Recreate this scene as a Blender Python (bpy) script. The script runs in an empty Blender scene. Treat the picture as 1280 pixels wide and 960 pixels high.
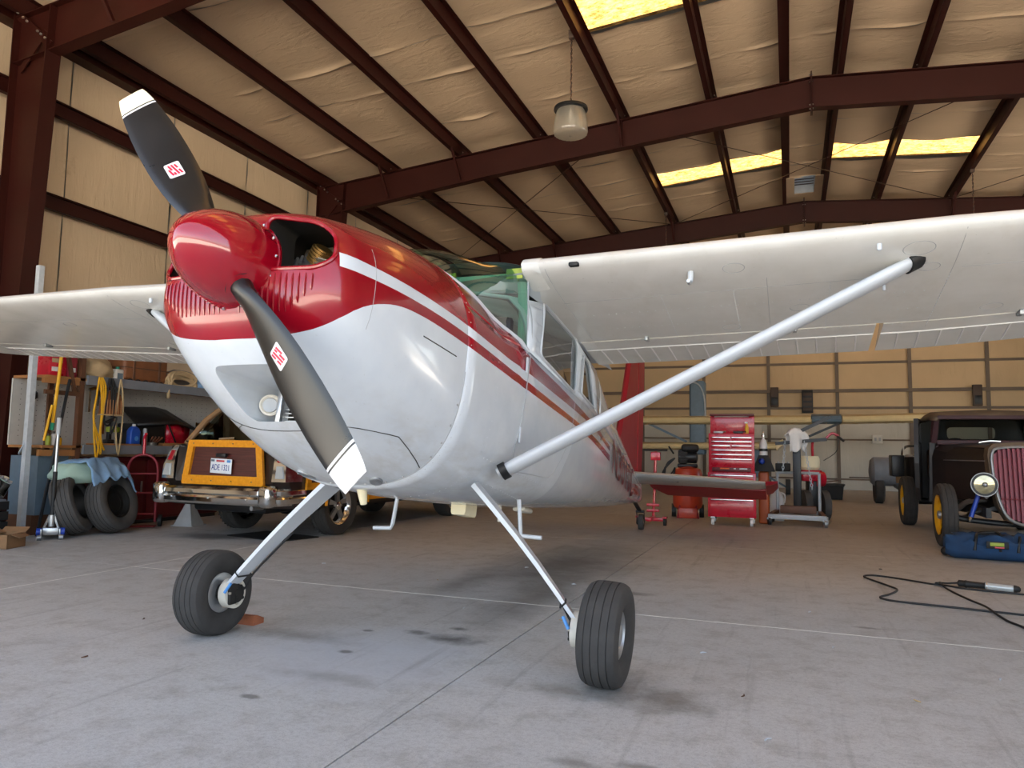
import bpy, bmesh, math, random
from mathutils import Vector, Matrix, noise
from mathutils.geometry import tessellate_polygon
random.seed(7)
SC = bpy.context.scene
COL = SC.collection
R_ = math.radians

# ------------------------------------------------------------------ camera
CAM_H = 1.03
def make_camera():
    yaw, pitch, roll, fpx = R_(20.765), R_(5.176), R_(0.971), 915.4
    f = Vector((-math.sin(yaw)*math.cos(pitch), math.cos(yaw)*math.cos(pitch), math.sin(pitch)))
    r0 = Vector((math.cos(yaw), math.sin(yaw), 0)); u0 = r0.cross(f)
    r = r0*math.cos(roll) + u0*math.sin(roll); u = u0*math.cos(roll) - r0*math.sin(roll)
    cd = bpy.data.cameras.new('camera'); cd.sensor_width = 36; cd.lens = fpx/1280*36
    cd.clip_start = .05; cd.clip_end = 500
    co = bpy.data.objects.new('camera', cd); COL.objects.link(co)
    m = Matrix.Identity(4)
    for i in range(3):
        m[i][0] = r[i]; m[i][1] = u[i]; m[i][2] = -f[i]
    m[2][3] = CAM_H
    co.matrix_world = m
    SC.camera = co
make_camera()

# ------------------------------------------------------------------ world, sun, exposure
SC.view_settings.view_transform = 'Standard'; SC.view_settings.look = 'None'
SC.view_settings.gamma = 1; SC.view_settings.use_curve_mapping = False
SC.view_settings.exposure = 2.62
W = bpy.data.worlds.new('sky'); SC.world = W; W.use_nodes = True
nt = W.node_tree; nt.nodes.clear()
o_ = nt.nodes.new('ShaderNodeOutputWorld'); b_ = nt.nodes.new('ShaderNodeBackground'); s_ = nt.nodes.new('ShaderNodeTexSky')
s_.sky_type = 'NISHITA'; s_.sun_disc = False; s_.sun_elevation = R_(58); s_.sun_rotation = R_(20)
s_.dust_density = 1.6; s_.air_density = 1.0; s_.altitude = 300
b_.inputs['Strength'].default_value = 0.13
hs_ = nt.nodes.new('ShaderNodeHueSaturation'); hs_.inputs['Saturation'].default_value = .6   # hazy sky
nt.links.new(s_.outputs[0], hs_.inputs['Color']); nt.links.new(hs_.outputs[0], b_.inputs[0]); nt.links.new(b_.outputs[0], o_.inputs[0])
sd = bpy.data.lights.new('sun', 'SUN'); sd.energy = 8.5; sd.angle = R_(.6); sd.color = (1, .95, .87)
so = bpy.data.objects.new('sun', sd); COL.objects.link(so)
# the sun stands behind and left of the building, high up: none of it falls through the open front
so.rotation_euler = Vector((-.22, .50, .85)).to_track_quat('Z', 'Y').to_euler()

# ------------------------------------------------------------------ mesh helpers
class MB:
    def __init__(s): s.v = []; s.f = []; s.m = []; s.cur = 0
    def mat(s, i): s.cur = i; return s
    def add(s, vs, fs):
        o = len(s.v); s.v += [tuple(p) for p in vs]
        for f in fs: s.f.append(tuple(i+o for i in f)); s.m.append(s.cur)
        return s
    def box(s, x0, x1, y0, y1, z0, z1):
        return s.add([(x0,y0,z0),(x1,y0,z0),(x1,y1,z0),(x0,y1,z0),(x0,y0,z1),(x1,y0,z1),(x1,y1,z1),(x0,y1,z1)],
              [(0,3,2,1),(4,5,6,7),(0,1,5,4),(1,2,6,5),(2,3,7,6),(3,0,4,7)])
    def rbox(s, x0, x1, y0, y1, z0, z1, r=.01, n=2, M=None):
        bm = bmesh.new(); bmesh.ops.create_cube(bm, size=1)
        for v in bm.verts: v.co = Vector(((x0+x1)/2+v.co.x*(x1-x0), (y0+y1)/2+v.co.y*(y1-y0), (z0+z1)/2+v.co.z*(z1-z0)))
        bmesh.ops.bevel(bm, geom=bm.edges[:], offset=r, segments=n, affect='EDGES', profile=.5, clamp_overlap=True)
        vs = [(M @ v.co if M else v.co.copy()) for v in bm.verts]; bm.verts.index_update()
        fs = [[v.index for v in f.verts] for f in bm.faces]; bm.free()
        return s.add(vs, fs)
    def loft(s, rings, caps=True, closed=True, flip=False):
        n = len(rings[0]); vs = [p for r in rings for p in r]; fs = []
        for i in range(len(rings)-1):
            for j in range(n if closed else n-1):
                k = (j+1) % n
                q = (i*n+j, i*n+k, (i+1)*n+k, (i+1)*n+j)
                fs.append(q[::-1] if flip else q)
        if caps and closed:
            a = tuple(range(n)); b = tuple(range((len(rings)-1)*n, len(rings)*n))
            fs.append(a if flip else a[::-1]); fs.append(b[::-1] if flip else b)
        return s.add(vs, fs)
    def tube(s, pts, r, n=8, caps=True, closed=False):
        pts = [Vector(p) for p in pts]; rs = r if isinstance(r, (list, tuple)) else [r]*len(pts)
        rings = []; up = None
        N = len(pts)
        for i, p in enumerate(pts):
            if closed: d = pts[(i+1) % N]-pts[i-1]
            else: d = (pts[min(i+1, N-1)]-pts[max(i-1, 0)])
            d.normalize()
            if up is None:
                up = Vector((0,0,1)) if abs(d.z) < .9 else Vector((1,0,0))
            a = (up - d*up.dot(d))
            if a.length < 1e-5: a = d.orthogonal()
            a.normalize(); up = a; b = d.cross(a)
            rings.append([p+(a*math.cos(t)+b*math.sin(t))*rs[i] for t in [2*math.pi*k/n for k in range(n)]])
        if closed:
            rings.append(rings[0]); return s.loft(rings, caps=False)
        return s.loft(rings, caps=caps)
    def lathe(s, prof, origin, axis, n=24, caps=True, a0=0, a1=2*math.pi):
        # prof: list of (distance along axis, radius)
        ax = Vector(axis).normalized(); o = Vector(origin)
        u = ax.orthogonal().normalized(); w = ax.cross(u)
        rings = []
        for d, r in prof:
            rings.append([o+ax*d+(u*math.cos(2*math.pi*k/n)+w*math.sin(2*math.pi*k/n))*max(r, 1e-4) for k in range(n)])
        return s.loft(rings, caps=caps)
    def ball(s, c, r, n=10, sx=1, sy=1, sz=1):
        rings = []
        for i in range(n//2+1):
            t = math.pi*i/(n//2)
            rr = max(math.sin(t), 1e-3)
            rings.append([(c[0]+r*sx*rr*math.cos(2*math.pi*k/n), c[1]+r*sy*rr*math.sin(2*math.pi*k/n), c[2]-r*sz*math.cos(t)) for k in range(n)])
        return s.loft(rings, caps=True)
    def beam(s, p0, p1, w, h, up=(0,0,1)):
        p0 = Vector(p0); p1 = Vector(p1); d = (p1-p0).normalized(); u = Vector(up)
        if abs(d.dot(u)) > .98: u = Vector((1,0,0))
        a = d.cross(u).normalized(); b = a.cross(d)
        r = lambda p: [p+a*(-w/2)+b*(-h/2), p+a*(w/2)+b*(-h/2), p+a*(w/2)+b*(h/2), p+a*(-w/2)+b*(h/2)]
        return s.loft([r(p0), r(p1)])
    def prism(s, poly, fn, t0, t1):
        # poly: 2d outline; fn(a, b, t) -> point
        n = len(poly)
        return s.add([fn(a, b, t0) for a, b in poly]+[fn(a, b, t1) for a, b in poly],
                     [tuple(range(n))[::-1], tuple(range(n, 2*n))]+[(i, (i+1) % n, n+(i+1) % n, n+i) for i in range(n)])
    def grid(s, fn, nu, nv):
        vs = [fn(i/nu, j/nv) for i in range(nu+1) for j in range(nv+1)]
        return s.add(vs, [(i*(nv+1)+j, i*(nv+1)+j+1, (i+1)*(nv+1)+j+1, (i+1)*(nv+1)+j) for i in range(nu) for j in range(nv)])
    def mesh(s, name, mats, smooth=35, fix=True):
        me = bpy.data.meshes.new(name); me.from_pydata(s.v, [], s.f)
        for m in (mats if isinstance(mats, (list, tuple)) else [mats]): me.materials.append(MAT[m] if isinstance(m, str) else m)
        me.polygons.foreach_set('material_index', s.m)
        if fix:
            bm = bmesh.new(); bm.from_mesh(me); bmesh.ops.recalc_face_normals(bm, faces=bm.faces[:]); bm.to_mesh(me); bm.free()
        if smooth:
            me.polygons.foreach_set('use_smooth', [True]*len(me.polygons)); me.set_sharp_from_angle(angle=R_(smooth))
        me.update()
        return me
    def build(s, name, mats, parent=None, smooth=35, loc=None, rot=None, fix=True):
        return link(name, s.mesh(name, mats, smooth, fix), parent, loc, rot)

def link(name, data, parent=None, loc=None, rot=None):
    o = bpy.data.objects.new(name, data); COL.objects.link(o)
    if parent: o.parent = parent
    if loc: o.location = loc
    if rot: o.rotation_euler = rot
    return o
def tag(o, label=None, cat=None, group=None, kind=None):
    if label: o['label'] = label
    if cat: o['category'] = cat
    if group: o['group'] = group
    if kind: o['kind'] = kind
    return o
def thing(name, label, cat, loc=(0,0,0), rz=0, group=None, rot=None):
    o = bpy.data.objects.new(name, None); COL.objects.link(o)
    o.location = loc; o.rotation_euler = rot or (0,0,rz); o.empty_display_size = .1
    return tag(o, label, cat, group)
def copy_tree(o, parent=None):
    c = o.copy(); COL.objects.link(c); c.parent = parent
    for ch in list(o.children): copy_tree(ch, c)
    return c
def lerp_tab(tab, x):
    if x <= tab[0][0]: return tab[0][1:]
    for a, b in zip(tab, tab[1:]):
        if x <= b[0]:
            t = (x-a[0])/(b[0]-a[0]); return tuple(p+(q-p)*t for p, q in zip(a[1:], b[1:]))
    return tab[-1][1:]
def smooth_tab(tab, x):
    # Catmull-Rom through the rows of a table
    n = len(tab)
    if x <= tab[0][0]: return tuple(tab[0][1:])
    if x >= tab[-1][0]: return tuple(tab[-1][1:])
    for i in range(n-1):
        if x <= tab[i+1][0]:
            x0, x1 = tab[i][0], tab[i+1][0]; t = (x-x0)/(x1-x0); out = []
            for k in range(1, len(tab[0])):
                y0, y1 = tab[i][k], tab[i+1][k]; d = (y1-y0)/(x1-x0)
                m0 = d if i == 0 else ((tab[i][k]-tab[i-1][k])/(tab[i][0]-tab[i-1][0])+d)/2
                m1 = d if i == n-2 else ((tab[i+2][k]-tab[i+1][k])/(tab[i+2][0]-tab[i+1][0])+d)/2
                if m0*d <= 0: m0 = 0
                if m1*d <= 0: m1 = 0
                h = x1-x0
                out.append((2*t**3-3*t*t+1)*y0+(t**3-2*t*t+t)*h*m0+(-2*t**3+3*t*t)*y1+(t**3-t*t)*h*m1)
            return tuple(out)
def spline(pts, k=8):
    # smooth path through points
    P = [Vector(p) for p in pts]; out = []
    for i in range(len(P)-1):
        a, b, c, d = P[max(i-1, 0)], P[i], P[i+1], P[min(i+2, len(P)-1)]
        for j in range(k):
            t = j/k
            out.append(.5*((2*b)+(c-a)*t+(2*a-5*b+4*c-d)*t*t+(3*b-a-3*c+d)*t**3))
    out.append(P[-1]); return out
def text_mesh(body, size, depth=.0, shear=0, font_scale_x=1, align='CENTER', bold=0):
    cu = bpy.data.curves.new('lettering', 'FONT'); cu.body = body; cu.size = size; cu.extrude = depth; cu.shear = shear
    cu.offset = bold; cu.align_x = align; cu.align_y = 'CENTER'; cu.resolution_u = 3
    ob = bpy.data.objects.new('lettering', cu); COL.objects.link(ob)
    dg = bpy.context.evaluated_depsgraph_get(); me = bpy.data.meshes.new_from_object(ob.evaluated_get(dg))
    bpy.data.objects.remove(ob); bpy.data.curves.remove(cu)
    for v in me.vertices: v.co.x *= font_scale_x
    return me

# ------------------------------------------------------------------ materials
def lin(c):
    if isinstance(c, str): c = tuple(int(c[i:i+2], 16)/255 for i in (0, 2, 4))
    return tuple((x/12.92 if x <= .04045 else ((x+.055)/1.055)**2.4) for x in c)
MAT = {}
class NT:
    def __init__(s, name):
        s.m = bpy.data.materials.new(name); s.m.use_nodes = True; s.t = s.m.node_tree
        s.p = s.t.nodes['Principled BSDF']; s.out = s.t.nodes['Material Output']; MAT[name] = s.m
    def n(s, typ, **kw):
        nd = s.t.nodes.new('ShaderNode'+typ)
        for k, v in kw.items():
            if k.startswith('i_'): nd.inputs[k[2:].replace('_', ' ')].default_value = v
            else: setattr(nd, k, v)
        return nd
    def l(s, a, b): s.t.links.new(a, b)
    def math(s, op, a, b=None, clamp=False):
        nd = s.n('Math', operation=op, use_clamp=clamp)
        for i, x in enumerate((a, b)):
            if x is None: continue
            if isinstance(x, (int, float)): nd.inputs[i].default_value = x
            else: s.l(x, nd.inputs[i])
        return nd.outputs[0]
    def noise(s, co, scale, detail=4, rough=.55, dist=0):
        nd = s.n('TexNoise', i_Scale=scale, i_Detail=detail, i_Roughness=rough, i_Distortion=dist); s.l(co, nd.inputs['Vector']); return nd.outputs[0]
    def ramp(s, fac, stops):
        nd = s.n('ValToRGB'); e = nd.color_ramp.elements
        while len(e) < len(stops): e.new(.5)
        for q, (p, c) in zip(e, stops): q.position = p; q.color = (c, c, c, 1) if isinstance(c, (int, float)) else tuple(c)+(1,)
        s.l(fac, nd.inputs[0]); return nd.outputs[0]
    def mix(s, fac, a, b, mode='MIX'):
        nd = s.n('Mix', data_type='RGBA', blend_type=mode)
        for sock, x in ((nd.inputs[0], fac), (nd.inputs[6], a), (nd.inputs[7], b)):
            if isinstance(x, (int, float)): sock.default_value = x
            elif isinstance(x, tuple): sock.default_value = x+(1,) if len(x) == 3 else x
            else: s.l(x, sock)
        return nd.outputs[2]
    def obj(s): return s.n('TexCoord').outputs['Object']
    def pos(s): return s.n('NewGeometry').outputs['Position']
    def scale(s, co, v):
        nd = s.n('Mapping'); nd.inputs['Scale'].default_value = v; s.l(co, nd.inputs[0]); return nd.outputs[0]
    def bump(s, h, strength=.3, dist=.01):
        nd = s.n('Bump', i_Strength=strength, i_Distance=dist); s.l(h, nd.inputs['Height']); s.l(nd.outputs[0], s.p.inputs['Normal'])
    def set(s, **kw):
        for k, v in kw.items(): s.p.inputs[k.replace('_', ' ')].default_value = v
        return s
def M(name, col, rough=.5, metal=0, var=.12, scale=9, bump=0, bscale=60, coat=0, world=False, spec=None):
    t = NT(name); c = lin(col); t.set(Roughness=rough, Metallic=metal)
    co = t.pos() if world else t.obj()
    nz = t.noise(co, scale, 5)
    f = t.ramp(nz, [(.25, 0.), (.75, 1.)])
    lo = tuple(x*(1-var) for x in c); hi = tuple(min(x*(1+var), 1) for x in c)
    t.l(t.mix(f, lo, hi), t.p.inputs['Base Color'])
    r2 = t.math('ADD', t.math('MULTIPLY', nz, .16), rough-.08); t.l(r2, t.p.inputs['Roughness'])
    if bump: t.bump(t.noise(co, bscale, 4), bump, .004)
    if coat: t.set(Coat_Weight=coat, Coat_Roughness=.04)
    if spec is not None: t.p.inputs['Specular IOR Level'].default_value = spec
    return t.m
def glass(name, col, rough=.02, alpha_mix=.8):
    # thin glazing: tinted see-through sheet with a mirror film that follows Fresnel
    t = NT(name); tr = t.n('BsdfTransparent'); tr.inputs[0].default_value = lin(col)+(1,)
    gl = t.n('BsdfGlossy'); gl.inputs['Roughness'].default_value = rough
    fr = t.n('Fresnel'); fr.inputs[0].default_value = 1.5
    mx = t.n('MixShader'); t.l(t.math('ADD', t.math('MULTIPLY', fr.outputs[0], alpha_mix), .02), mx.inputs[0])
    t.l(tr.outputs[0], mx.inputs[1]); t.l(gl.outputs[0], mx.inputs[2]); t.l(mx.outputs[0], t.out.inputs[0])
    return t.m

def lamp_glass():
    t = NT('lamp_glass'); tr = t.n('BsdfTransparent'); tr.inputs[0].default_value = (.9, .87, .8, 1)
    tl = t.n('BsdfTranslucent'); tl.inputs[0].default_value = (.8, .76, .68, 1); df = t.n('BsdfDiffuse'); df.inputs[0].default_value = (.7, .66, .58, 1)
    gl = t.n('BsdfGlossy'); gl.inputs['Roughness'].default_value = .15
    def mx(f, a, b):
        m = t.n('MixShader'); m.inputs[0].default_value = f; t.l(a.outputs[0], m.inputs[1]); t.l(b.outputs[0], m.inputs[2]); return m
    t.l(mx(.14, mx(.40, tr, mx(.5, tl, df)), gl).outputs[0], t.out.inputs[0])
def build_materials():
    # roof and wall insulation: aged vinyl facing, creased
    for nm, c, stretch in (('insulation_roof', 'cdb394', (.6, 1.6, 1)), ('insulation_wall', 'cbb394', (2.2, 2.2, .35)), ('insulation_rear_brightened', 'd4b68e', (2.2, 2.2, .35)), ('insulation_lower', 'cdc6b8', (2.2, 2.2, .35))):  # rear wall copy lightened and warmed in colour to replace missing light
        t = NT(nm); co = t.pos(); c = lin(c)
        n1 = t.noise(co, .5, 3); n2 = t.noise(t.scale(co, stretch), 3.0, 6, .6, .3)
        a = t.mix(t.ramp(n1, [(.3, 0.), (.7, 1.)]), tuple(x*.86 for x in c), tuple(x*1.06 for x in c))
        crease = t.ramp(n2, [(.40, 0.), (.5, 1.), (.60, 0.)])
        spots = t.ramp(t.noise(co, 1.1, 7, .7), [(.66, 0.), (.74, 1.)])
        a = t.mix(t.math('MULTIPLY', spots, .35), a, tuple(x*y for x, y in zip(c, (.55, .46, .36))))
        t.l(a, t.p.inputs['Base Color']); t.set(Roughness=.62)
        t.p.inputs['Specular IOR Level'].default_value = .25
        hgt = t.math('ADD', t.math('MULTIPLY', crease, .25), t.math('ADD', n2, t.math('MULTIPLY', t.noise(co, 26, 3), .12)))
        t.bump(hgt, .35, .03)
    M('seam_tape', 'c2ab8c', .55, var=.1, scale=4, bump=.4, bscale=20, world=True)
    M('primer_steel', '30100a', .5, 0, .16, 2.2, .08, 30, world=True, spec=.22)
    M('dark_steel_trim', '4a3a30', .55, .2, .2, 3, world=True)
    M('rear_girt', '6b5a4a', .55, .1, .2, 2, world=True)
    M('bolt', 'b9b2a6', .35, .9)
    M('roof_sheet', '8f8f8c', .5, .3)
    # floor
    t = NT('concrete'); co = t.pos()
    big = t.noise(co, .35, 4); mid = t.noise(co, 2.2, 6, .62); fine = t.noise(co, 46, 4, .7); grit = t.noise(co, 190, 2, .6)
    base = t.mix(t.ramp(big, [(.3, 0.), (.7, 1.)]), lin('b2b1ae'), lin('c8c8c6'))
    base = t.mix(t.ramp(mid, [(.35, 0.), (.65, 1.)]), base, lin('bfbebb'))
    base = t.mix(t.math('MULTIPLY', t.ramp(t.noise(co, 5.5, 8, .7), [(.48, 0.), (.66, 1.)]), .42), base, lin('8a8378'))
    base = t.mix(t.math('MULTIPLY', t.ramp(fine, [(.45, 0.), (.68, 1.)]), .30), base, lin('7a7773'))
    base = t.mix(t.math('MULTIPLY', t.ramp(grit, [(.5, 0.), (.68, 1.)]), .32), base, lin('66635f'))
    sp = t.n('SeparateXYZ'); t.l(co, sp.inputs[0]); X, Y = sp.outputs[0], sp.outputs[1]
    def blob(cx, cy, rx, ry, soft=.6, rag=.5, sc=2.5):
        dx = t.math('DIVIDE', t.math('SUBTRACT', X, cx), rx); dy = t.math('DIVIDE', t.math('SUBTRACT', Y, cy), ry)
        d = t.math('SQRT', t.math('ADD', t.math('MULTIPLY', dx, dx), t.math('MULTIPLY', dy, dy)))
        d = t.math('ADD', d, t.math('MULTIPLY', t.math('SUBTRACT', t.noise(co, sc, 5, .65), .5), rag*2))
        return t.ramp(d, [(max(0., 1-soft)*.5, 1.), (.5, 0.)]) if False else t.math('SUBTRACT', 1, t.math('DIVIDE', t.math('SUBTRACT', d, 1-soft), soft), True)
    # pale patch, oil spots, tyre scuffs, dark patches, bounce light painted far back
    for (cx, cy, rx, ry, col, amt, soft, rag, sc) in [
        (-2.05, 3.15, .75, .55, 'b6b8bd', .55, .5, .6, 2.2), (-1.95, 3.62, .5, .3, 'b4b6ba', .4, .5, .5, 3),
        (-1.72, 3.72, .20, .13, '3c3935', .8, .9, .7, 9), (-1.98, 3.78, .10, .06, '4a4640', .7, .7, .6, 14), (-1.80, 3.95, .07, .05, '4a4640', .7, .7, .6, 14),
        (-2.12, 3.28, .05, .035, '4f4a44', .7, .5, .4, 20), (-2.25, 3.7, .04, .03, '4f4a44', .7, .5, .4, 20),
        (-2.55, 3.45, .45, .12, '6d6457', .55, .9, .8, 6), (-.55, 3.2, .35, .22, '5f5a51', .7, .9, .9, 6), (-.9, 3.15, .3, .14, '6a6252', .5, .9, .9, 7),
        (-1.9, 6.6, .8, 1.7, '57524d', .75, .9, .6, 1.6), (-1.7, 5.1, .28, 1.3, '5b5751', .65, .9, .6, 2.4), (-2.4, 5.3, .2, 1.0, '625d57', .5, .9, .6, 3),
        (-1.2, 5.45, .30, .10, '4d4945', .6, .5, .4, 5), (-6.15, 6.7, .55, .3, '4c4743', .7, .5, .5, 3), (-.47, 2.5, .1, .04, '5d5952', .6, .7, .6, 14), (-.7, 2.45, .12, .04, '5d5952', .5, .7, .6, 14),
        (-2.1, 2.55, .06, .03, '54504a', .7, .5, .4, 18), (-3.4, 4.0, .25, .12, '6f685d', .5, .9, .8, 7), (-1.95, 2.9, .4, .1, '6f6a60', .4, .9, .9, 8),
        (.42, 5.0, .1, .035, '5d5952', .6, .6, .5, 14), (.2, 12.5, 9, 5.5, '8a7a66', .55, .8, .2, .6), (1.2, 17.5, 9, 5, '86745e', .5, .8, .2, .6)]:  # last two wide blobs paint warm bounce light on the rear floor
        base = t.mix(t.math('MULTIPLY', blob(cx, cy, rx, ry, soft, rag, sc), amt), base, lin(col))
    # long faint drag marks
    st = t.noise(t.scale(co, (9, .35, 1)), 1.4, 5, .6)
    base = t.mix(t.math('MULTIPLY', t.ramp(st, [(.58, 0.), (.72, 1.)]), .28), base, lin('65605a'))
    st2 = t.noise(t.scale(co, (.5, 6, 1)), 1.7, 5, .6)
    base = t.mix(t.math('MULTIPLY', t.ramp(st2, [(.6, 0.), (.74, 1.)]), .22), base, lin('aeb0b2'))
    t.l(base, t.p.inputs['Base Color'])
    t.l(t.math('ADD', t.math('MULTIPLY', mid, .25), .42), t.p.inputs['Roughness']); t.p.inputs['Specular IOR Level'].default_value = .35
    t.bump(t.math('ADD', t.math('MULTIPLY', fine, .6), grit), .18, .004)
    M('joint_filler', '4b4742', .8, var=.3, scale=20, world=True)
    M('joint_dust', 'ebe8e0', .8, var=.25, scale=6, world=True)
    M('apron', 'c9c0b2', .8, 0, .08, .6, .1, 30, world=True)
    # translucent corrugated skylight
    t = NT('skylight_fibreglass'); co = t.pos()
    fib = t.ramp(t.noise(t.scale(co, (3, 11, 1)), 2.6, 6, .75), [(.38, 0.), (.62, 1.)])
    colr = t.mix(fib, lin('583a18'), lin('a37a42'))
    tl = t.n('BsdfTranslucent'); t.l(colr, tl.inputs[0]); df = t.n('BsdfDiffuse'); t.l(colr, df.inputs[0])
    mx = t.n('MixShader'); mx.inputs[0].default_value = .2; t.l(tl.outputs[0], mx.inputs[1]); t.l(df.outputs[0], mx.inputs[2]); t.l(mx.outputs[0], t.out.inputs[0])
    # generic
    M('tyre', '373533', .85, 0, .25, 14, .25, 90); M('tyre_worn', '4a4744', .85, 0, .22, 10, .3, 70)
    M('rubber_black', '161616', .6); M('black_paint', '1a1a1b', .42, 0, .15); M('black_steel', '202123', .4, .4)
    M('chrome', 'd9d9d6', .09, 1, .03); M('aluminium', 'b9bbbd', .32, .9, .08); M('dull_aluminium', 'a3a5a6', .45, .8, .1)
    M('galvanised', 'bcc3c9', .4, .2, .1, 25); M('grey_paint', '73787f', .5, 0, .12); M('light_grey', 'a9adb0', .5, 0, .1)
    M('white_paint', 'bcc1c6', .32, 0, .04, 5, coat=.3); M('dirty_white', 'cfcabd', .5, 0, .12, 9)
    M('cream', 'e8dcb8', .55, 0, .08); M('yellow', 'dba418', .42, 0, .1); M('orange_paint', 'd9641c', .45); M('blue_paint', '1d3f9e', .35, .1)
    M('red_tool', 'b8122c', .28, 0, .1, 6, coat=.4); M('red_dull', '8d2230', .5, 0, .18, 6); M('red_dark', '5a1018', .45, 0, .2)
    M('maroon_cloth', '6b1c22', .8); M('cardboard', '8d6a48', .8, 0, .15, 7, .1, 50); M('leather', '7b4b2a', .55, 0, .25, 7, .2, 40)
    M('wood', '9b6a3c', .6, 0, .2, 8); M('wood_dark', '5b3a26', .6, 0, .25, 8); M('chock_wood', '9a5a3c', .7, 0, .2, 12)
    M('denim', '7fa3c7', .9, 0, .18, 10, .35, 120); M('mint_cloth', 'a9c4b4', .9, 0, .1, 6, .25, 110); M('white_cloth', 'd9d6d2', .9, 0, .08, 8, .3, 90)
    M('canvas', 'b49b74', .9, 0, .18, 8, .3, 90); M('grey_cloth', '6f6d6a', .9, 0, .2, 8, .3, 80); M('blue_cloth', '1f4a78', .85, 0, .15, 9, .3, 100)
    M('pegboard', 'b8b5ae', .7, 0, .08); M('blue_plastic', '1c50b4', .3); M('clear_grey', 'b4b8b8', .2, .2); M('rust', '6f3b22', .75, .2, .3, 12, .2, 60)
    M('brass', 'a8834a', .4, .8); M('green_plastic', '1f8a68', .4); M('lime', '9aa638', .5); M('tan_fabric_skin', 'd6bf8e', .6, 0, .1, 4)
    M('slate_blue', '5d6f7d', .5, 0, .12); M('socket_white', 'd8d4ca', .5)
    M('plate_white', 'e6ebf0', .4, 0, .04); M('plate_blue', '233a8c', .4); M('plate_red', 'c4424c', .4); M('sky_blue', '4f8fd0', .4)
    glass('window_glass', 'c9cfcb', .02, .45); glass('windshield_glass', 'a8cdbc', .02, .28); lamp_glass(); glass('car_glass', '8d968f')
build_materials()
# ================================================================== the building
RX, ZR, SL = .42, 7.32, .083                 # ridge position, panel height at the ridge, roof slope
XL, XR, YF, YB = -9.2, 10.04, -.25, 24.9
def zp(x): return ZR-SL*abs(x-RX)
FR = [-.15, 6.0, 12.3, 18.5]                  # steel frames
PUR = [.40, 1.57, 3.09, 4.64, 6.19, 7.74, 9.25]
ROWS = [-.25, .9, 2.3, 3.22, 5.2, 7.0, 8.9, 9.82, 11.3, 12.9, 14.3, 15.48, 16.42, 17.2, 19.3, 20.8, 22.1, 23.02, 24.9]

def build_floor():
    m = MB().box(XL, XR, YF, YB, -.22, -.012); fl = tag(m.build('floor', 'joint_filler', smooth=0), kind='structure')
    xs = [XL, -8.96, -5.19, -1.42, 2.35, 6.12, XR]; ys = [YF, 1.0, 4.77, 8.54, 12.31, 16.08, 19.85, YB]
    g = .004
    for i in range(len(xs)-1):
        for j in range(len(ys)-1):
            MB().box(xs[i]+g, xs[i+1]-g, ys[j]+g, ys[j+1]-g, -.012, 0).build('floor_slab', 'concrete', fl, smooth=0)
    # dusty filler lying in the joint across the hangar
    for (x0, x1, y, w) in [(-5.19, -1.42, 4.77, .011), (-1.42, 2.35, 4.77, .010), (2.35, 6.12, 4.77, .009)]:
        MB().box(x0, x1, y-w/2, y+w/2, -.012, .0006).build('joint_strip', 'joint_dust', fl, smooth=0)
    MB().box(-5.196, -5.184, 3.6, 8.5, -.012, .0006).build('joint_strip', 'joint_dust', fl, smooth=0)
    # concrete apron outside
    ap = MB().box(-70, 70, -90, YF, -.3, -.03).box(XR, 70, YF, 60, -.3, -.03).box(-70, XL, YF, 60, -.3, -.03).build('apron', 'apron', smooth=0); tag(ap, kind='structure')
build_floor()

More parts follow.
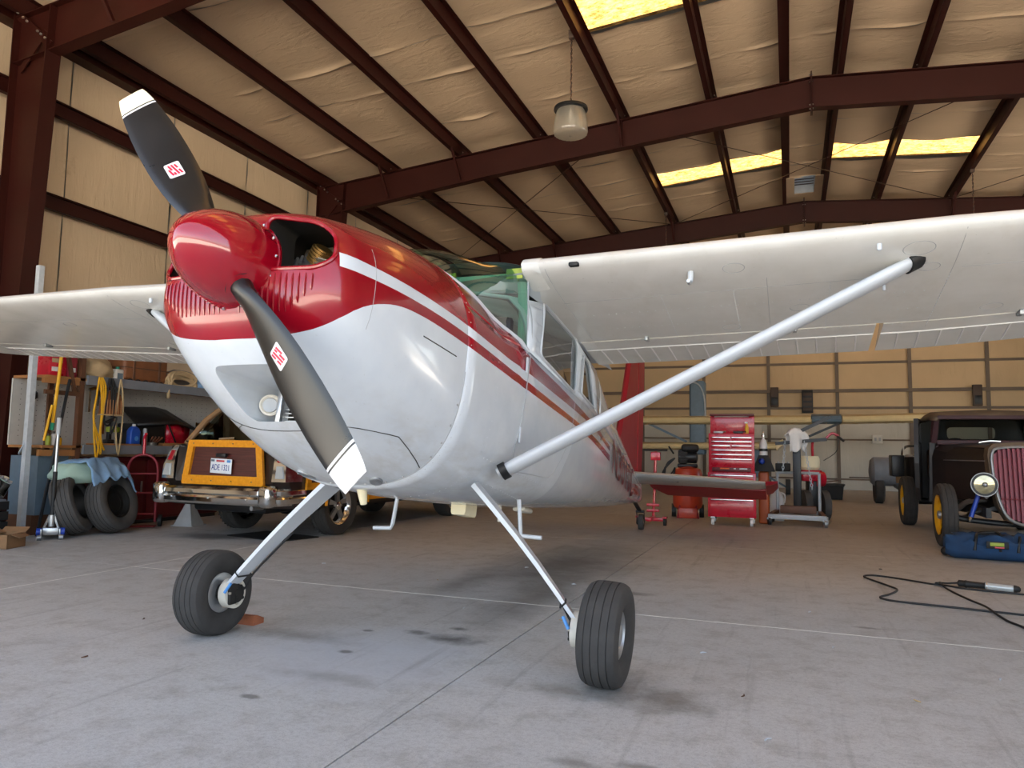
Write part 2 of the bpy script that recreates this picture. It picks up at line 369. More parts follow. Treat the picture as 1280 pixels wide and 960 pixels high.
def build_roof():
    d = MB()
    sky = [(2.3, 3.22), (8.9, 9.82), (15.48, 16.42), (22.1, 23.02)]
    def strip(y0, y1, x0, x1):
        d.add([(x0,y0,zp(x0)+.10),(x1,y0,zp(x1)+.10),(x1,y1,zp(x1)+.10),(x0,y1,zp(x0)+.10),(x0,y0,zp(x0)+.14),(x1,y0,zp(x1)+.14),(x1,y1,zp(x1)+.14),(x0,y1,zp(x0)+.14)],
              [(0,3,2,1),(4,5,6,7),(0,1,5,4),(1,2,6,5),(2,3,7,6),(3,0,4,7)])
    ys = [YF-.1, 2.3, 3.22, 8.9, 9.82, 15.48, 16.42, 17.2, 18.3, 22.1, 23.02, YB+.1]
    for y0, y1 in zip(ys, ys[1:]):
        if (y0, y1) in sky:
            strip(y0, y1, XL-.15, RX-3.09); strip(y0, y1, RX-.40, RX); strip(y0, y1, RX, RX+.40); strip(y0, y1, RX+3.09, XR+.15)
        elif y0 == 17.2: strip(y0, y1, XL-.15, RX-.22); strip(y0, y1, RX+.22, XR+.15)
        else: strip(y0, y1, XL-.15, RX); strip(y0, y1, RX, XR+.15)
    ce = tag(d.build('ceiling', 'roof_sheet', smooth=0), kind='structure')
    edges = sorted([RX-p for p in PUR]+[RX+p for p in PUR]); edges = [XL]+[e for e in edges if XL < e < XR]+[XR]
    for i in range(len(edges)-1):
        x0, x1 = edges[i], edges[i+1]; xm = (x0+x1)/2
        for j in range(len(ROWS)-1):
            y0, y1 = ROWS[j], ROWS[j+1]
            if (y0, y1) in sky and abs(xm-RX) < 3.09 and abs(xm-RX) > .4:
                def fs(u, v, x0=x0, x1=x1, y0=y0, y1=y1):
                    x = x0+(x1-x0)*u; y = y0+(y1-y0)*v
                    return (x, y, zp(x)+.03+.018*math.sin(2*math.pi*v*(y1-y0)/.078))
                MB().grid(fs, 1, 96).build('skylight_panel', 'skylight_fibreglass', ce, fix=False); continue
            sd = i*31+j*17
            vent = abs(xm-RX) < .3 and (y0, y1) == (16.42, 17.2)
            def fn(u, v, x0=x0, x1=x1, y0=y0, y1=y1, sd=sd):
                # the blanket sags between its purlins; a puckered roll runs along each lapped end
                w = v*2-1; v = .5+.5*math.copysign(1-(1-abs(w))**2.6, w)
                x = x0+(x1-x0)*u; y = y0+(y1-y0)*v
                q = noise.noise(Vector((x*1.3+sd, y*2.2, sd*.7)))
                roll = lambda d, k: math.exp(-(d/.035)**2)*max(0, .45+1.1*noise.noise(Vector((x*1.7, k*3.3, 1))))
                r = roll((1-v)*(y1-y0), y1)+roll(v*(y1-y0), y0)
                y += .05*noise.noise(Vector((x*.9, y0 if v < .5 else y1, 4)))*(1 if .3 < y < 24.5 and not any(abs(y-e) < .2 for p in sky for e in p) else 0)
                return (x, y, zp(x)-.035*math.sin(math.pi*min(max(u,0),1))**.6*(.6+.4*math.sin(math.pi*v)) + .016*q + .006*noise.noise(Vector((x*6, y*9, 2))) - .045*r*math.sin(math.pi*min(max(u, 0), 1))**.35)
            if y0 == 17.2 and abs(xm-RX) < .3: continue
            mb = MB().grid(fn, 12, 18); mb.build('insulation_panel', 'insulation_roof', ce, fix=False, smooth=60)
    # the ridge vent: a throat of grey sheet with slats, open above
    for (ya, yb) in [(17.2, 17.22), (18.28, 18.3)]: MB().box(RX-.22, RX+.22, ya, yb, ZR-.06, ZR+.5).build('vent_end', 'light_grey', ce, smooth=0)
    for s in (-1, 1): MB().box(RX+s*.22-.008, RX+s*.22+.008, 17.2, 18.3, ZR-.06, ZR+.5).build('vent_side', 'light_grey', ce, smooth=0)
    for k in range(6): MB().beam((RX-.22, 17.3+k*.17, ZR+.1), (RX+.22, 17.3+k*.17, ZR+.1), .012, .02).build('vent_slat', 'dark_steel_trim', ce, smooth=0)
    MB().box(RX-.4, RX+.4, 17.2, 18.4, ZR+.62, ZR+.64).build('vent_cap', 'roof_sheet', ce, smooth=0)
    for (xa, xb) in [(RX-.4, RX-.22), (RX+.22, RX+.4)]: MB().box(xa, xb, 17.2, 19.3, ZR-.07, ZR-.05).build('insulation_panel', 'insulation_roof', ce, smooth=0)
    MB().box(RX-.22, RX+.22, 18.3, 19.3, ZR-.07, ZR-.05).build('insulation_panel', 'insulation_roof', ce, smooth=0)
    # purlins, one length for each bay: cee sections bolted to the rafters
    for e in edges[1:-1]:
        for b in range(4):
            y0 = FR[b]; y1 = FR[b+1] if b < 3 else YB
            z = zp(e); s = 1 if e < RX else -1
            p = MB()
            p.box(e-.006, e+.006, y0, y1, z-.215, z-.012)
            p.box(min(e, e-s*.075), max(e, e-s*.075), y0, y1, z-.215, z-.205); p.box(min(e, e+s*.075), max(e, e+s*.075), y0, y1, z-.022, z-.012)
            p.box(e-s*.075-.004, e-s*.075+.004, y0, y1, z-.215, z-.195)
            p.build('purlin', 'primer_steel', ce, smooth=0)
    for x in (XL+.14, XR-.14):
        for b in range(4):
            y0 = FR[b]; y1 = FR[b+1] if b < 3 else YB; z = zp(x); s = 1 if x < 0 else -1
            p = MB(); p.box(x-.008, x+.008, y0, y1, z-.26, z-.02); p.box(min(x, x-s*.12), max(x, x-s*.12), y0, y1, z-.26, z-.25); p.box(min(x, x+s*.09), max(x, x+s*.09), y0, y1, z-.03, z-.02)
            p.box(min(x, x+s*.09), max(x, x+s*.09), y0, y1, z-.26, z-.25)
            p.build('eave_strut', 'primer_steel', ce, smooth=0)
    # rafters
    for y in FR[1:]:
        for s in (-1, 1):
            xe = XL+.2 if s < 0 else XR-.2
            top = lambda x: zp(x)-.215
            def dep(x): return .50+.10*min(1, max(0, (abs(x-RX)-5.5)/3.5))
            xs = [RX+s*k*(abs(xe-RX))/10 for k in range(11)]
            r = MB()
            for a, b in zip(xs, xs[1:]):
                for (q0, q1, w) in (((a, top(a)), (b, top(b)), .16), ((a, top(a)-dep(a)), (b, top(b)-dep(b)), .16)):
                    r.add([(q0[0], y-w/2, q0[1]), (q1[0], y-w/2, q1[1]), (q1[0], y+w/2, q1[1]), (q0[0], y+w/2, q0[1]),
                           (q0[0], y-w/2, q0[1]-.012), (q1[0], y-w/2, q1[1]-.012), (q1[0], y+w/2, q1[1]-.012), (q0[0], y+w/2, q0[1]-.012)],
                          [(0,1,2,3),(7,6,5,4),(0,4,5,1),(1,5,6,2),(2,6,7,3),(3,7,4,0)])
                r.add([(a, y-.005, top(a)-.01), (b, y-.005, top(b)-.01), (b, y-.005, top(b)-dep(b)), (a, y-.005, top(a)-dep(a)),
                       (a, y+.005, top(a)-.01), (b, y+.005, top(b)-.01), (b, y+.005, top(b)-dep(b)), (a, y+.005, top(a)-dep(a))],
                      [(0,3,2,1),(4,5,6,7)])
            ra = r.build('rafter', 'primer_steel', ce, smooth=0)
            for p in PUR[1:-1]:
                x = RX+s*p
                MB().box(x-.005, x+.005, y-.075, y-.005, top(x)-dep(x), top(x)-.012).build('stiffener', 'primer_steel', ra, smooth=0) if p in (3.09, .4) else None
                for q in (-.045, .045):
                    MB().ball((x+q-.02*s, y-.09, top(x)+.05), .012, 6).build('bolt', 'bolt', ra)
            for p in (3.09, 6.19, 7.74):                           # flange braces
                x = RX+s*p
                MB().beam((x, y-.45, top(x)+.02), (x, y-.06, top(x)-dep(x)+.05), .04, .04).build('flange_brace', 'primer_steel', ra, smooth=0)
        # ridge splice
        r = MB()
        for q in (-.012, .004): r.box(RX+q, RX+q+.010, y-.09, y+.09, zp(RX)-.80, zp(RX)-.13)
        sp = r.build('ridge_splice', 'primer_steel', ce, smooth=0)
        for z in (-.75, -.68, -.30, -.18):
            for q in (-.025, .02): MB().ball((RX+q, y-.06, zp(RX)+z), .014, 6).build('bolt', 'bolt', sp)
    # bracing rods
    def rod(a, b): MB().tube([a, b], .008, 6).build('brace_rod', 'dark_steel_trim', ce)
    z_ = lambda x: zp(x)-.24
    rod((-8.8, 12.4, z_(-8.8)), (-2.7, 18.4, z_(-2.7))); rod((-2.7, 12.4, z_(-2.7)), (-8.8, 18.4, z_(-8.8)))
    rod((-2.6, 12.4, z_(-2.6)), (3.4, 18.4, z_(3.4))); rod((3.5, 12.4, z_(3.5)), (-2.6, 18.4, z_(-2.6))); rod((3.5, 18.4, z_(3.5)), (8, 12.4, z_(8)))
build_roof()

def panel_wall(parent, ax, c, edges, zed, sgn, mat='insulation_wall', top=None):
    # separate insulation blankets with puckered vertical laps; ax 0: wall at x = c, ax 1: wall at y = c
    for i in range(len(edges)-1):
        for k in range(len(zed)-1):
            a0, a1, z0, z1 = edges[i], edges[i+1], zed[k], zed[k+1]
            def fn(u, v):
                a = a0+(a1-a0)*u; zt = z1
                if top and k == len(zed)-2: zt = top(a)
                z = z0+(zt-z0)*v
                lap = math.exp(-(u*(a1-a0)/.07)**2)
                q = noise.noise(Vector((a*1.8, z*.5, c))) + .6*noise.noise(Vector((a*5, z*1.1, c+3)))
                d = .028*math.sin(math.pi*u)**.5*math.sin(math.pi*v)**.5 + .014*q + .03*lap*(.7+noise.noise(Vector((z*2.5, a0, 2))))
                p = c+sgn*d
                return (p, a, z) if ax == 0 else (a, p, z)
            MB().grid(fn, 14, 6).build('insulation_panel', mat, parent, fix=False, smooth=60)

def build_walls():
    girts = [.35, 1.6, 2.75, 4.17, 5.43]
    eL = [YF, 1.6, 3.4, 5.1, 6.9, 8.7, 10.4, 12.2, 14.0, 15.9, 17.7, 19.5, 21.3, 23.1, YB]
    wl = tag(MB().box(XL-.12, XL-.06, YF-.1, YB+.1, 0, zp(XL)+.12).build('wall_left', 'roof_sheet', smooth=0), kind='structure')
    panel_wall(wl, 0, XL, eL, [0]+girts+[zp(XL)], 1)
    D0, D1, DZ = 12.2, 17.7, 4.17               # open side doorway added out of view between two frames to brighten the rear
    wr = tag(MB().box(XR+.06, XR+.12, YF-.1, D0, 0, zp(XR)+.12).box(XR+.06, XR+.12, D1, YB+.1, 0, zp(XR)+.12).box(XR+.06, XR+.12, D0, D1, DZ, zp(XR)+.12).build('wall_right', 'roof_sheet', smooth=0), kind='structure')
    panel_wall(wr, 0, XR, [e for e in eL if e <= D0], [0]+girts+[zp(XR)], -1); panel_wall(wr, 0, XR, [e for e in eL if e >= D1], [0]+girts+[zp(XR)], -1)
    panel_wall(wr, 0, XR, [e for e in eL if D0 <= e <= D1], [DZ, 5.43, zp(XR)], -1)
    for (w, X, s) in ((wl, XL, 1), (wr, XR, -1)):
        for g in girts:
            for b in range(4):
                y0 = FR[b]; y1 = FR[b+1] if b < 3 else YB
                if s < 0 and b == 2 and g < 4: y0 = 17.7
                p = MB(); xi = X+s*.16; x1 = X+s*.235
                p.box(min(xi, xi+s*.008), max(xi, xi+s*.008), y0, y1, g-.105, g+.105)
                for z in (g-.105, g+.097): p.box(min(xi, x1), max(xi, x1), y0, y1, z, z+.008)
                p.box(min(x1, x1-s*.006), max(x1, x1-s*.006), y0, y1, g-.105, g-.085); p.box(min(x1, x1-s*.006), max(x1, x1-s*.006), y0, y1, g+.085, g+.105)
                p.box(min(X+s*.02, xi), max(X+s*.02, xi), y0, y1, g-.02, g+.02)
                p.build('girt', 'primer_steel', w, smooth=0)
        for y in FR[1:]:
            c = MB(); zt = zp(X+s*.6)-.22
            xo = X+s*.23; xb = X+s*.58; xt = X+s*.86
            for (xa, xb2) in ((xo, xo), (xb, xt)):
                for q in (0,):
                    c.add([(xa, y-.1, 0), (xa+s*.014, y-.1, 0), (xa+s*.014, y+.1, 0), (xa, y+.1, 0), (xb2, y-.1, zt), (xb2+s*.014, y-.1, zt), (xb2+s*.014, y+.1, zt), (xb2, y+.1, zt)],
                          [(0,3,2,1),(4,5,6,7),(0,1,5,4),(1,2,6,5),(2,3,7,6),(3,0,4,7)])
            c.add([(xo, y-.006, 0), (xb, y-.006, 0), (xt, y-.006, zt), (xo, y-.006, zt), (xo, y+.006, 0), (xb, y+.006, 0), (xt, y+.006, zt), (xo, y+.006, zt)],
                  [(0,1,2,3),(7,6,5,4),(0,4,5,1),(1,5,6,2),(2,6,7,3),(3,7,4,0)])
            c.box(min(X+s*.2, X+s*.65), max(X+s*.2, X+s*.65), y-.13, y+.13, 0, .02)
            co = c.build('column', 'primer_steel', w, smooth=0)
            # diagonal knee stiffeners and the bolted knee plate
            k0 = Vector((xt, y-.055, zt-.50)); k1 = Vector((xo, y-.055, zt+.02))
            MB().beam(k0, k1, .1, .014, up=(0,1,0)).build('knee_plate', 'primer_steel', co, smooth=0)
            MB().beam((xo+s*.12, y-.05, zt-.75), (xt-s*.1, y-.05, zt-.30), .014, .08).build('stiffener', 'primer_steel', co, smooth=0)
            for t in (.08, .2, .3, .62, .74, .9):
                p = k0.lerp(k1, t); MB().ball((p.x+.03, y-.115, p.z+.02), .018, 6).build('bolt', 'bolt', co)
    # rear wall
    wb = tag(MB().add([(XL-.1, YB+.06, 0), (XR+.1, YB+.06, 0), (XR+.1, YB+.06, zp(XR)+.1), (RX, YB+.06, ZR+.1), (XL-.1, YB+.06, zp(XL)+.1),
                       (XL-.1, YB+.12, 0), (XR+.1, YB+.12, 0), (XR+.1, YB+.12, zp(XR)+.1), (RX, YB+.12, ZR+.1), (XL-.1, YB+.12, zp(XL)+.1)],
                      [(0,1,2,3,4),(9,8,7,6,5),(0,5,6,1),(1,6,7,2),(2,7,8,3),(3,8,9,4),(4,9,5,0)]).build('wall_rear', 'roof_sheet', smooth=0), kind='structure')
    xs = [XL]+[-.6+2.02*k for k in range(-4, 6)]; xs = [x for x in xs if x < XR]+[XR]
    panel_wall(wb, 1, YB, xs, [2.1, 3.05, 4.6, zp(XL)-.1, 7.3], -1, 'insulation_rear_brightened', top=lambda a: zp(a)); panel_wall(wb, 1, YB, xs, [0, 1.53, 2.1], -1, 'insulation_lower')
    for z, r in ((.32, .03), (1.53, .03), (2.51, .045), (3.05, .06), (3.91, .045), (5.2, .06)):
        MB().beam((XL, YB-.09, z), (XR, YB-.09, z), .05, r*1.6).build('girt', 'rear_girt', wb, smooth=0)
    MB().beam((XL, YB-.15, 3.02), (XR, YB-.15, 3.02), .10, .05).build('girt', 'rear_girt', wb, smooth=0)
    for x in xs[1:-1]:
        MB().box(x-.05, x+.05, YB-.07, YB-.045, 0, zp(x)-.1).build('stud', 'rear_girt', wb, smooth=0)
    # front header and returns around the open doorway
    wf = MB()
    wf.box(XL-.1, XL+.75, YF-.12, YF, 0, zp(XL)); wf.box(XR-.75, XR+.1, YF-.12, YF, 0, zp(XR)); wf.box(XL-.1, XR+.1, YF-.12, YF, 5.75, zp(XL)+.02)
    wf.add([(XL, YF-.12, zp(XL)), (XR, YF-.12, zp(XR)), (RX, YF-.12, ZR+.08), (XL, YF, zp(XL)), (XR, YF, zp(XR)), (RX, YF, ZR+.08)], [(0,1,2),(5,4,3),(0,3,4,1),(1,4,5,2),(2,5,3,0)])
    tag(wf.build('wall_front', 'insulation_wall', smooth=0), kind='structure')
build_walls()
# ================================================================== the airplane
AX, AY = -1.88, 3.29                         # between the main wheels
HY, HZ, AL = 2.03-AY, 1.73, R_(10)           # propeller hub in the airplane's frame, nose-up attitude
CA, SA = math.cos(AL), math.sin(AL)
def B(x, s, v): return Vector((x, HY+s*CA+v*SA, HZ-s*SA+v*CA))
def unB(p):
    dy, dz = p[1]-HY, p[2]-HZ; return p[0], dy*CA-dz*SA, dy*SA+dz*CA
DV = Vector((0, SA, CA)); DS = Vector((0, CA, -SA))

def paint_material(name, stripes=True):
    # white enamel; the red trim follows curves drawn over the side view of the airframe
    t = NT(name); co = t.obj(); sp = t.n('SeparateXYZ'); t.l(co, sp.inputs[0])
    dy = t.math('SUBTRACT', sp.outputs[1], HY); dz = t.math('SUBTRACT', sp.outputs[2], HZ)
    s = t.math('SUBTRACT', t.math('MULTIPLY', dy, CA), t.math('MULTIPLY', dz, SA))
    v = t.math('ADD', t.math('MULTIPLY', dy, SA), t.math('MULTIPLY', dz, CA))
    sn = t.math('DIVIDE', t.math('ADD', s, .3), 8.5); vn = t.math('DIVIDE', t.math('ADD', v, 1), 2)
    def above(pts):
        fc = t.n('FloatCurve'); c = fc.mapping.curves[0]; fc.mapping.use_clip = False
        q = [((a+.3)/8.5, (b+1)/2) for a, b in pts]
        c.points[0].location = q[0]; c.points[1].location = q[-1]
        for p in q[1:-1]: c.points.new(*p)
        for p in c.points: p.handle_type = 'AUTO_CLAMPED'
        fc.mapping.update(); t.l(sn, fc.inputs['Value'])
        return t.math('GREATER_THAN', vn, fc.outputs[0])
    E = 8.1
    c1 = above([(-.3, -.30), (.12, -.30), (.17, -.245), (.216, -.183), (.278, -.136), (.356, -.101), (.446, -.077), (.55, -.066), (.81, -.060), (1.3, -.062), (2.1, -.058), (2.8, -.05), (3.9, -.06), (6.4, -.02), (E, 0)])
    c2 = above([(-.3, -.035), (.15, -.034), (.43, -.022), (.92, -.010), (1.8, -.016), (3.0, -.012), (4.2, -.006), (6.4, .02), (E, .03)])
    c3 = above([(-.3, .020), (.15, .020), (.43, .026), (.97, .037), (1.66, .036), (2.58, .046), (3.1, .050), (4.2, .026), (6.4, .05), (E, .06)])
    c4 = above([(-.3, .95), (1.0, .95), (1.3, .93), (1.55, .50), (1.70, .155), (1.85, .128), (2.3, .116), (3.2, .085), (4.3, .068), (6.4, .085), (E, .09)])
    inv = lambda a: t.math('SUBTRACT', 1, a)
    band = t.math('MULTIPLY', c1, inv(c4)); white_line = t.math('MULTIPLY', c2, inv(c3))
    nosecut = t.math('GREATER_THAN', s, .145)
    red = t.math('MULTIPLY', band, inv(t.math('MULTIPLY', white_line, nosecut)))
    gap = t.math('MULTIPLY', t.math('GREATER_THAN', s, 4.15), t.math('LESS_THAN', s, 6.42))   # lettering interrupts the stripes
    red = t.math('MULTIPLY', red, inv(gap)); red = t.math('MULTIPLY', red, t.math('LESS_THAN', s, 6.95))
    nz = t.noise(co, 6, 5); grime = t.noise(t.scale(co, (3, 1, 3)), 3, 7, .7)
    wh = t.mix(t.ramp(nz, [(.3, 0.), (.7, 1.)]), lin('c3cad1'), lin('ced4d9'))
    low = t.math('MULTIPLY', t.ramp(grime, [(.45, 0.), (.7, 1.)]), t.math('MULTIPLY', t.math('SUBTRACT', -.36, v, True), 5, True))
    wh = t.mix(t.math('MULTIPLY', low, .45), wh, lin('a69f92'))
    specks = t.ramp(t.noise(co, 55, 3, .6), [(.70, 0.), (.74, 1.)])
    wh = t.mix(t.math('MULTIPLY', specks, .25), wh, lin('9a958c'))
    rd = t.mix(t.ramp(nz, [(.3, 0.), (.7, 1.)]), lin('850417'), lin('8f061a'))
    t.l(t.mix(red, wh, rd) if stripes else wh, t.p.inputs['Base Color'])
    bare = t.math('GREATER_THAN', t.math('ADD', s, t.math('MULTIPLY', t.math('MAXIMUM', t.math('SUBTRACT', v, -.35), 0), -.55)), 2.62) if stripes else None
    bare = t.math('MULTIPLY', bare, t.math('MULTIPLY', inv(red), t.math('LESS_THAN', v, .30)))
    t.l(t.math('MULTIPLY', bare, .18), t.p.inputs['Metallic'])
    t.set(Roughness=.2, Coat_Weight=.5, Coat_Roughness=.05)
    t.l(t.math('ADD', t.math('MULTIPLY', grime, .18), .14), t.p.inputs['Roughness'])
    t.bump(t.math('ADD', t.noise(co, 2.6, 3), t.math('MULTIPLY', t.noise(co, 8, 3), .25)), .10, .03)
    return t.m
paint_material('airplane_paint')
def wing_material():
    t = NT('wing_paint'); co = t.obj(); nz = t.noise(co, 4, 5)
    wh = t.mix(t.ramp(nz, [(.3, 0.), (.7, 1.)]), lin('d3d2cc'), lin('dddcd7'))
    stain = t.ramp(t.noise(t.scale(co, (1.5, .8, 1)), 2.2, 8, .7), [(.55, 0.), (.75, 1.)])
    wh = t.mix(t.math('MULTIPLY', stain, .25), wh, lin('b5ab98'))
    dots = t.ramp(t.noise(co, 60, 3, .6), [(.71, 0.), (.75, 1.)])
    wh = t.mix(t.math('MULTIPLY', dots, .5), wh, lin('8e8370'))
    t.l(wh, t.p.inputs['Base Color']); t.set(Roughness=.26, Coat_Weight=.35, Coat_Roughness=.08)
    t.bump(t.noise(t.scale(co, (1.5, 1, 1)), 2.2, 3), .10, .04)
wing_material()
M('red_enamel', '800416', .16, 0, .06, 4, coat=.6)
M('spinner_red', '8b0519', .12, 0, .05, 4, coat=1)
M('tail_silver', 'bcbdbb', .3, .25, .02, 3); M('tail_red', '8e0a1e', .42, 0, .06, 5)
M('blade_black', '161616', .30, 0, .12, 6)
M('engine_dark', '23211e', .6, .3, .3, 12); M('engine_grey', '77746c', .5, .5, .3, 14); M('baffle', '8c8272', .55, .5, .2, 40)
M('lettering_red', '5e0a14', .6)
M('logo_red', 'c0153c', .4); M('sticker_white', 'd6d4d2', .4, 0, .02)
M('mint_paint', '8cc6b4', .45); M('seat_cloth', '55534e', .85, 0, .15, 20); M('cabin_trim', '504d48', .75)
M('seam_dark', '35322e', .7); M('seam_grey', '989b9d', .6)

# section table: s, top, bottom, half width, upper exponent, lower exponent
SEC = [(.070, .125, -.17, .21, 2.2, 2.1), (.085, .165, -.23, .30, 2.3, 2.1), (.12, .195, -.295, .372, 2.4, 2.2), (.17, .220, -.345, .415, 2.5, 2.3), (.24, .246, -.405, .440, 2.5, 2.4),
       (.34, .277, -.475, .463, 2.5, 2.5), (.5, .322, -.560, .490, 2.5, 2.6), (.75, .388, -.655, .512, 2.35, 2.7), (1.0, .435, -.705, .525, 2.2, 2.8),
       (1.3, .458, -.712, .532, 2.1, 2.9), (1.6, .475, -.700, .537, 2.2, 2.9), (1.72, .52, -.693, .539, 3.2, 2.9), (1.85, .58, -.685, .540, 6, 2.9), (2.5, .66, -.635, .540, 7, 2.9), (3.0, .66, -.585, .536, 7, 2.9), (3.45, .645, -.54, .515, 6, 2.9),
       (4.0, .615, -.48, .468, 4.2, 2.7), (5.0, .545, -.365, .365, 3.0, 2.5), (6.0, .45, -.245, .262, 2.6, 2.4), (7.0, .345, -.11, .150, 2.3, 2.3), (7.6, .30, -.03, .085, 2.2, 2.2), (7.8, .28, 0.0, .05, 2.1, 2.1)]
VC = -.08
def sec_pt(s, th, tab=None):
    top, bot, w, nu, nl = tab or smooth_tab(SEC, s)
    vc = VC+.06*max(0, s-3.5)*.6
    c, sn = math.cos(th), math.sin(th)
    n = nu if sn >= 0 else nl
    x = w*math.copysign(abs(c)**(2/n), c)
    v = vc+(top-vc if sn >= 0 else vc-bot)*math.copysign(abs(sn)**(2/n), sn)
    return x, v
def side_x(s, v):
    top, bot, w, nu, nl = smooth_tab(SEC, s); vc = VC+.06*max(0, s-3.5)*.6
    n, h = (nu, top-vc) if v >= vc else (nl, vc-bot)
    q = min(abs(v-vc)/h, 1); return w*(1-q**n)**(1/n)
def bottom_v(s, x):
    top, bot, w, nu, nl = smooth_tab(SEC, s); vc = VC+.06*max(0, s-3.5)*.6
    q = min(abs(x)/w, .999); return vc-(vc-bot)*(1-q**nl)**(1/nl)
def ring(s, n=72, off=0):
    out = []
    for k in range(n):
        # denser where the superellipse turns
        th = 2*math.pi*k/n
        x, v = sec_pt(s, th); out.append(B(x, s, v))
    return out
def theta_at(s, v):
    top, bot, w, nu, nl = smooth_tab(SEC, s); vc = VC+.06*max(0, s-3.5)*.6
    if v >= vc: return math.asin(min(1, ((v-vc)/(top-vc))**(nu/2)))
    return -math.asin(min(1, ((vc-v)/(vc-bot))**(nl/2)))

def boolean_cut(ob, cutters):
    for c in cutters:
        md = ob.modifiers.new('cut', 'BOOLEAN'); md.operation = 'DIFFERENCE'; md.solver = 'EXACT'; md.object = c
        try: md.material_mode = 'TRANSFER'
        except Exception: pass
    bpy.context.view_layer.update()
    dg = bpy.context.evaluated_depsgraph_get(); me = bpy.data.meshes.new_from_object(ob.evaluated_get(dg))
    ob.modifiers.clear(); old = ob.data; ob.data = me; bpy.data.meshes.remove(old)
    for c in cutters: bpy.data.objects.remove(c)
    me.polygons.foreach_set('use_smooth', [True]*len(me.polygons)); me.set_sharp_from_angle(angle=R_(32))

def rounded(poly, r, k=4):
    # round the corners of a 2-d polygon
    out = []; n = len(poly)
    for i in range(n):
        a, b, c = Vector(poly[i-1]), Vector(poly[i]), Vector(poly[(i+1) % n])
        d0 = (a-b); d1 = (c-b); q = min(r, d0.length*.45, d1.length*.45)
        p0 = b+d0.normalized()*q; p1 = b+d1.normalized()*q
        for j in range(k+1):
            t = j/k; out.append(tuple((1-t)**2*p0+2*t*(1-t)*b+t*t*p1))
    return out

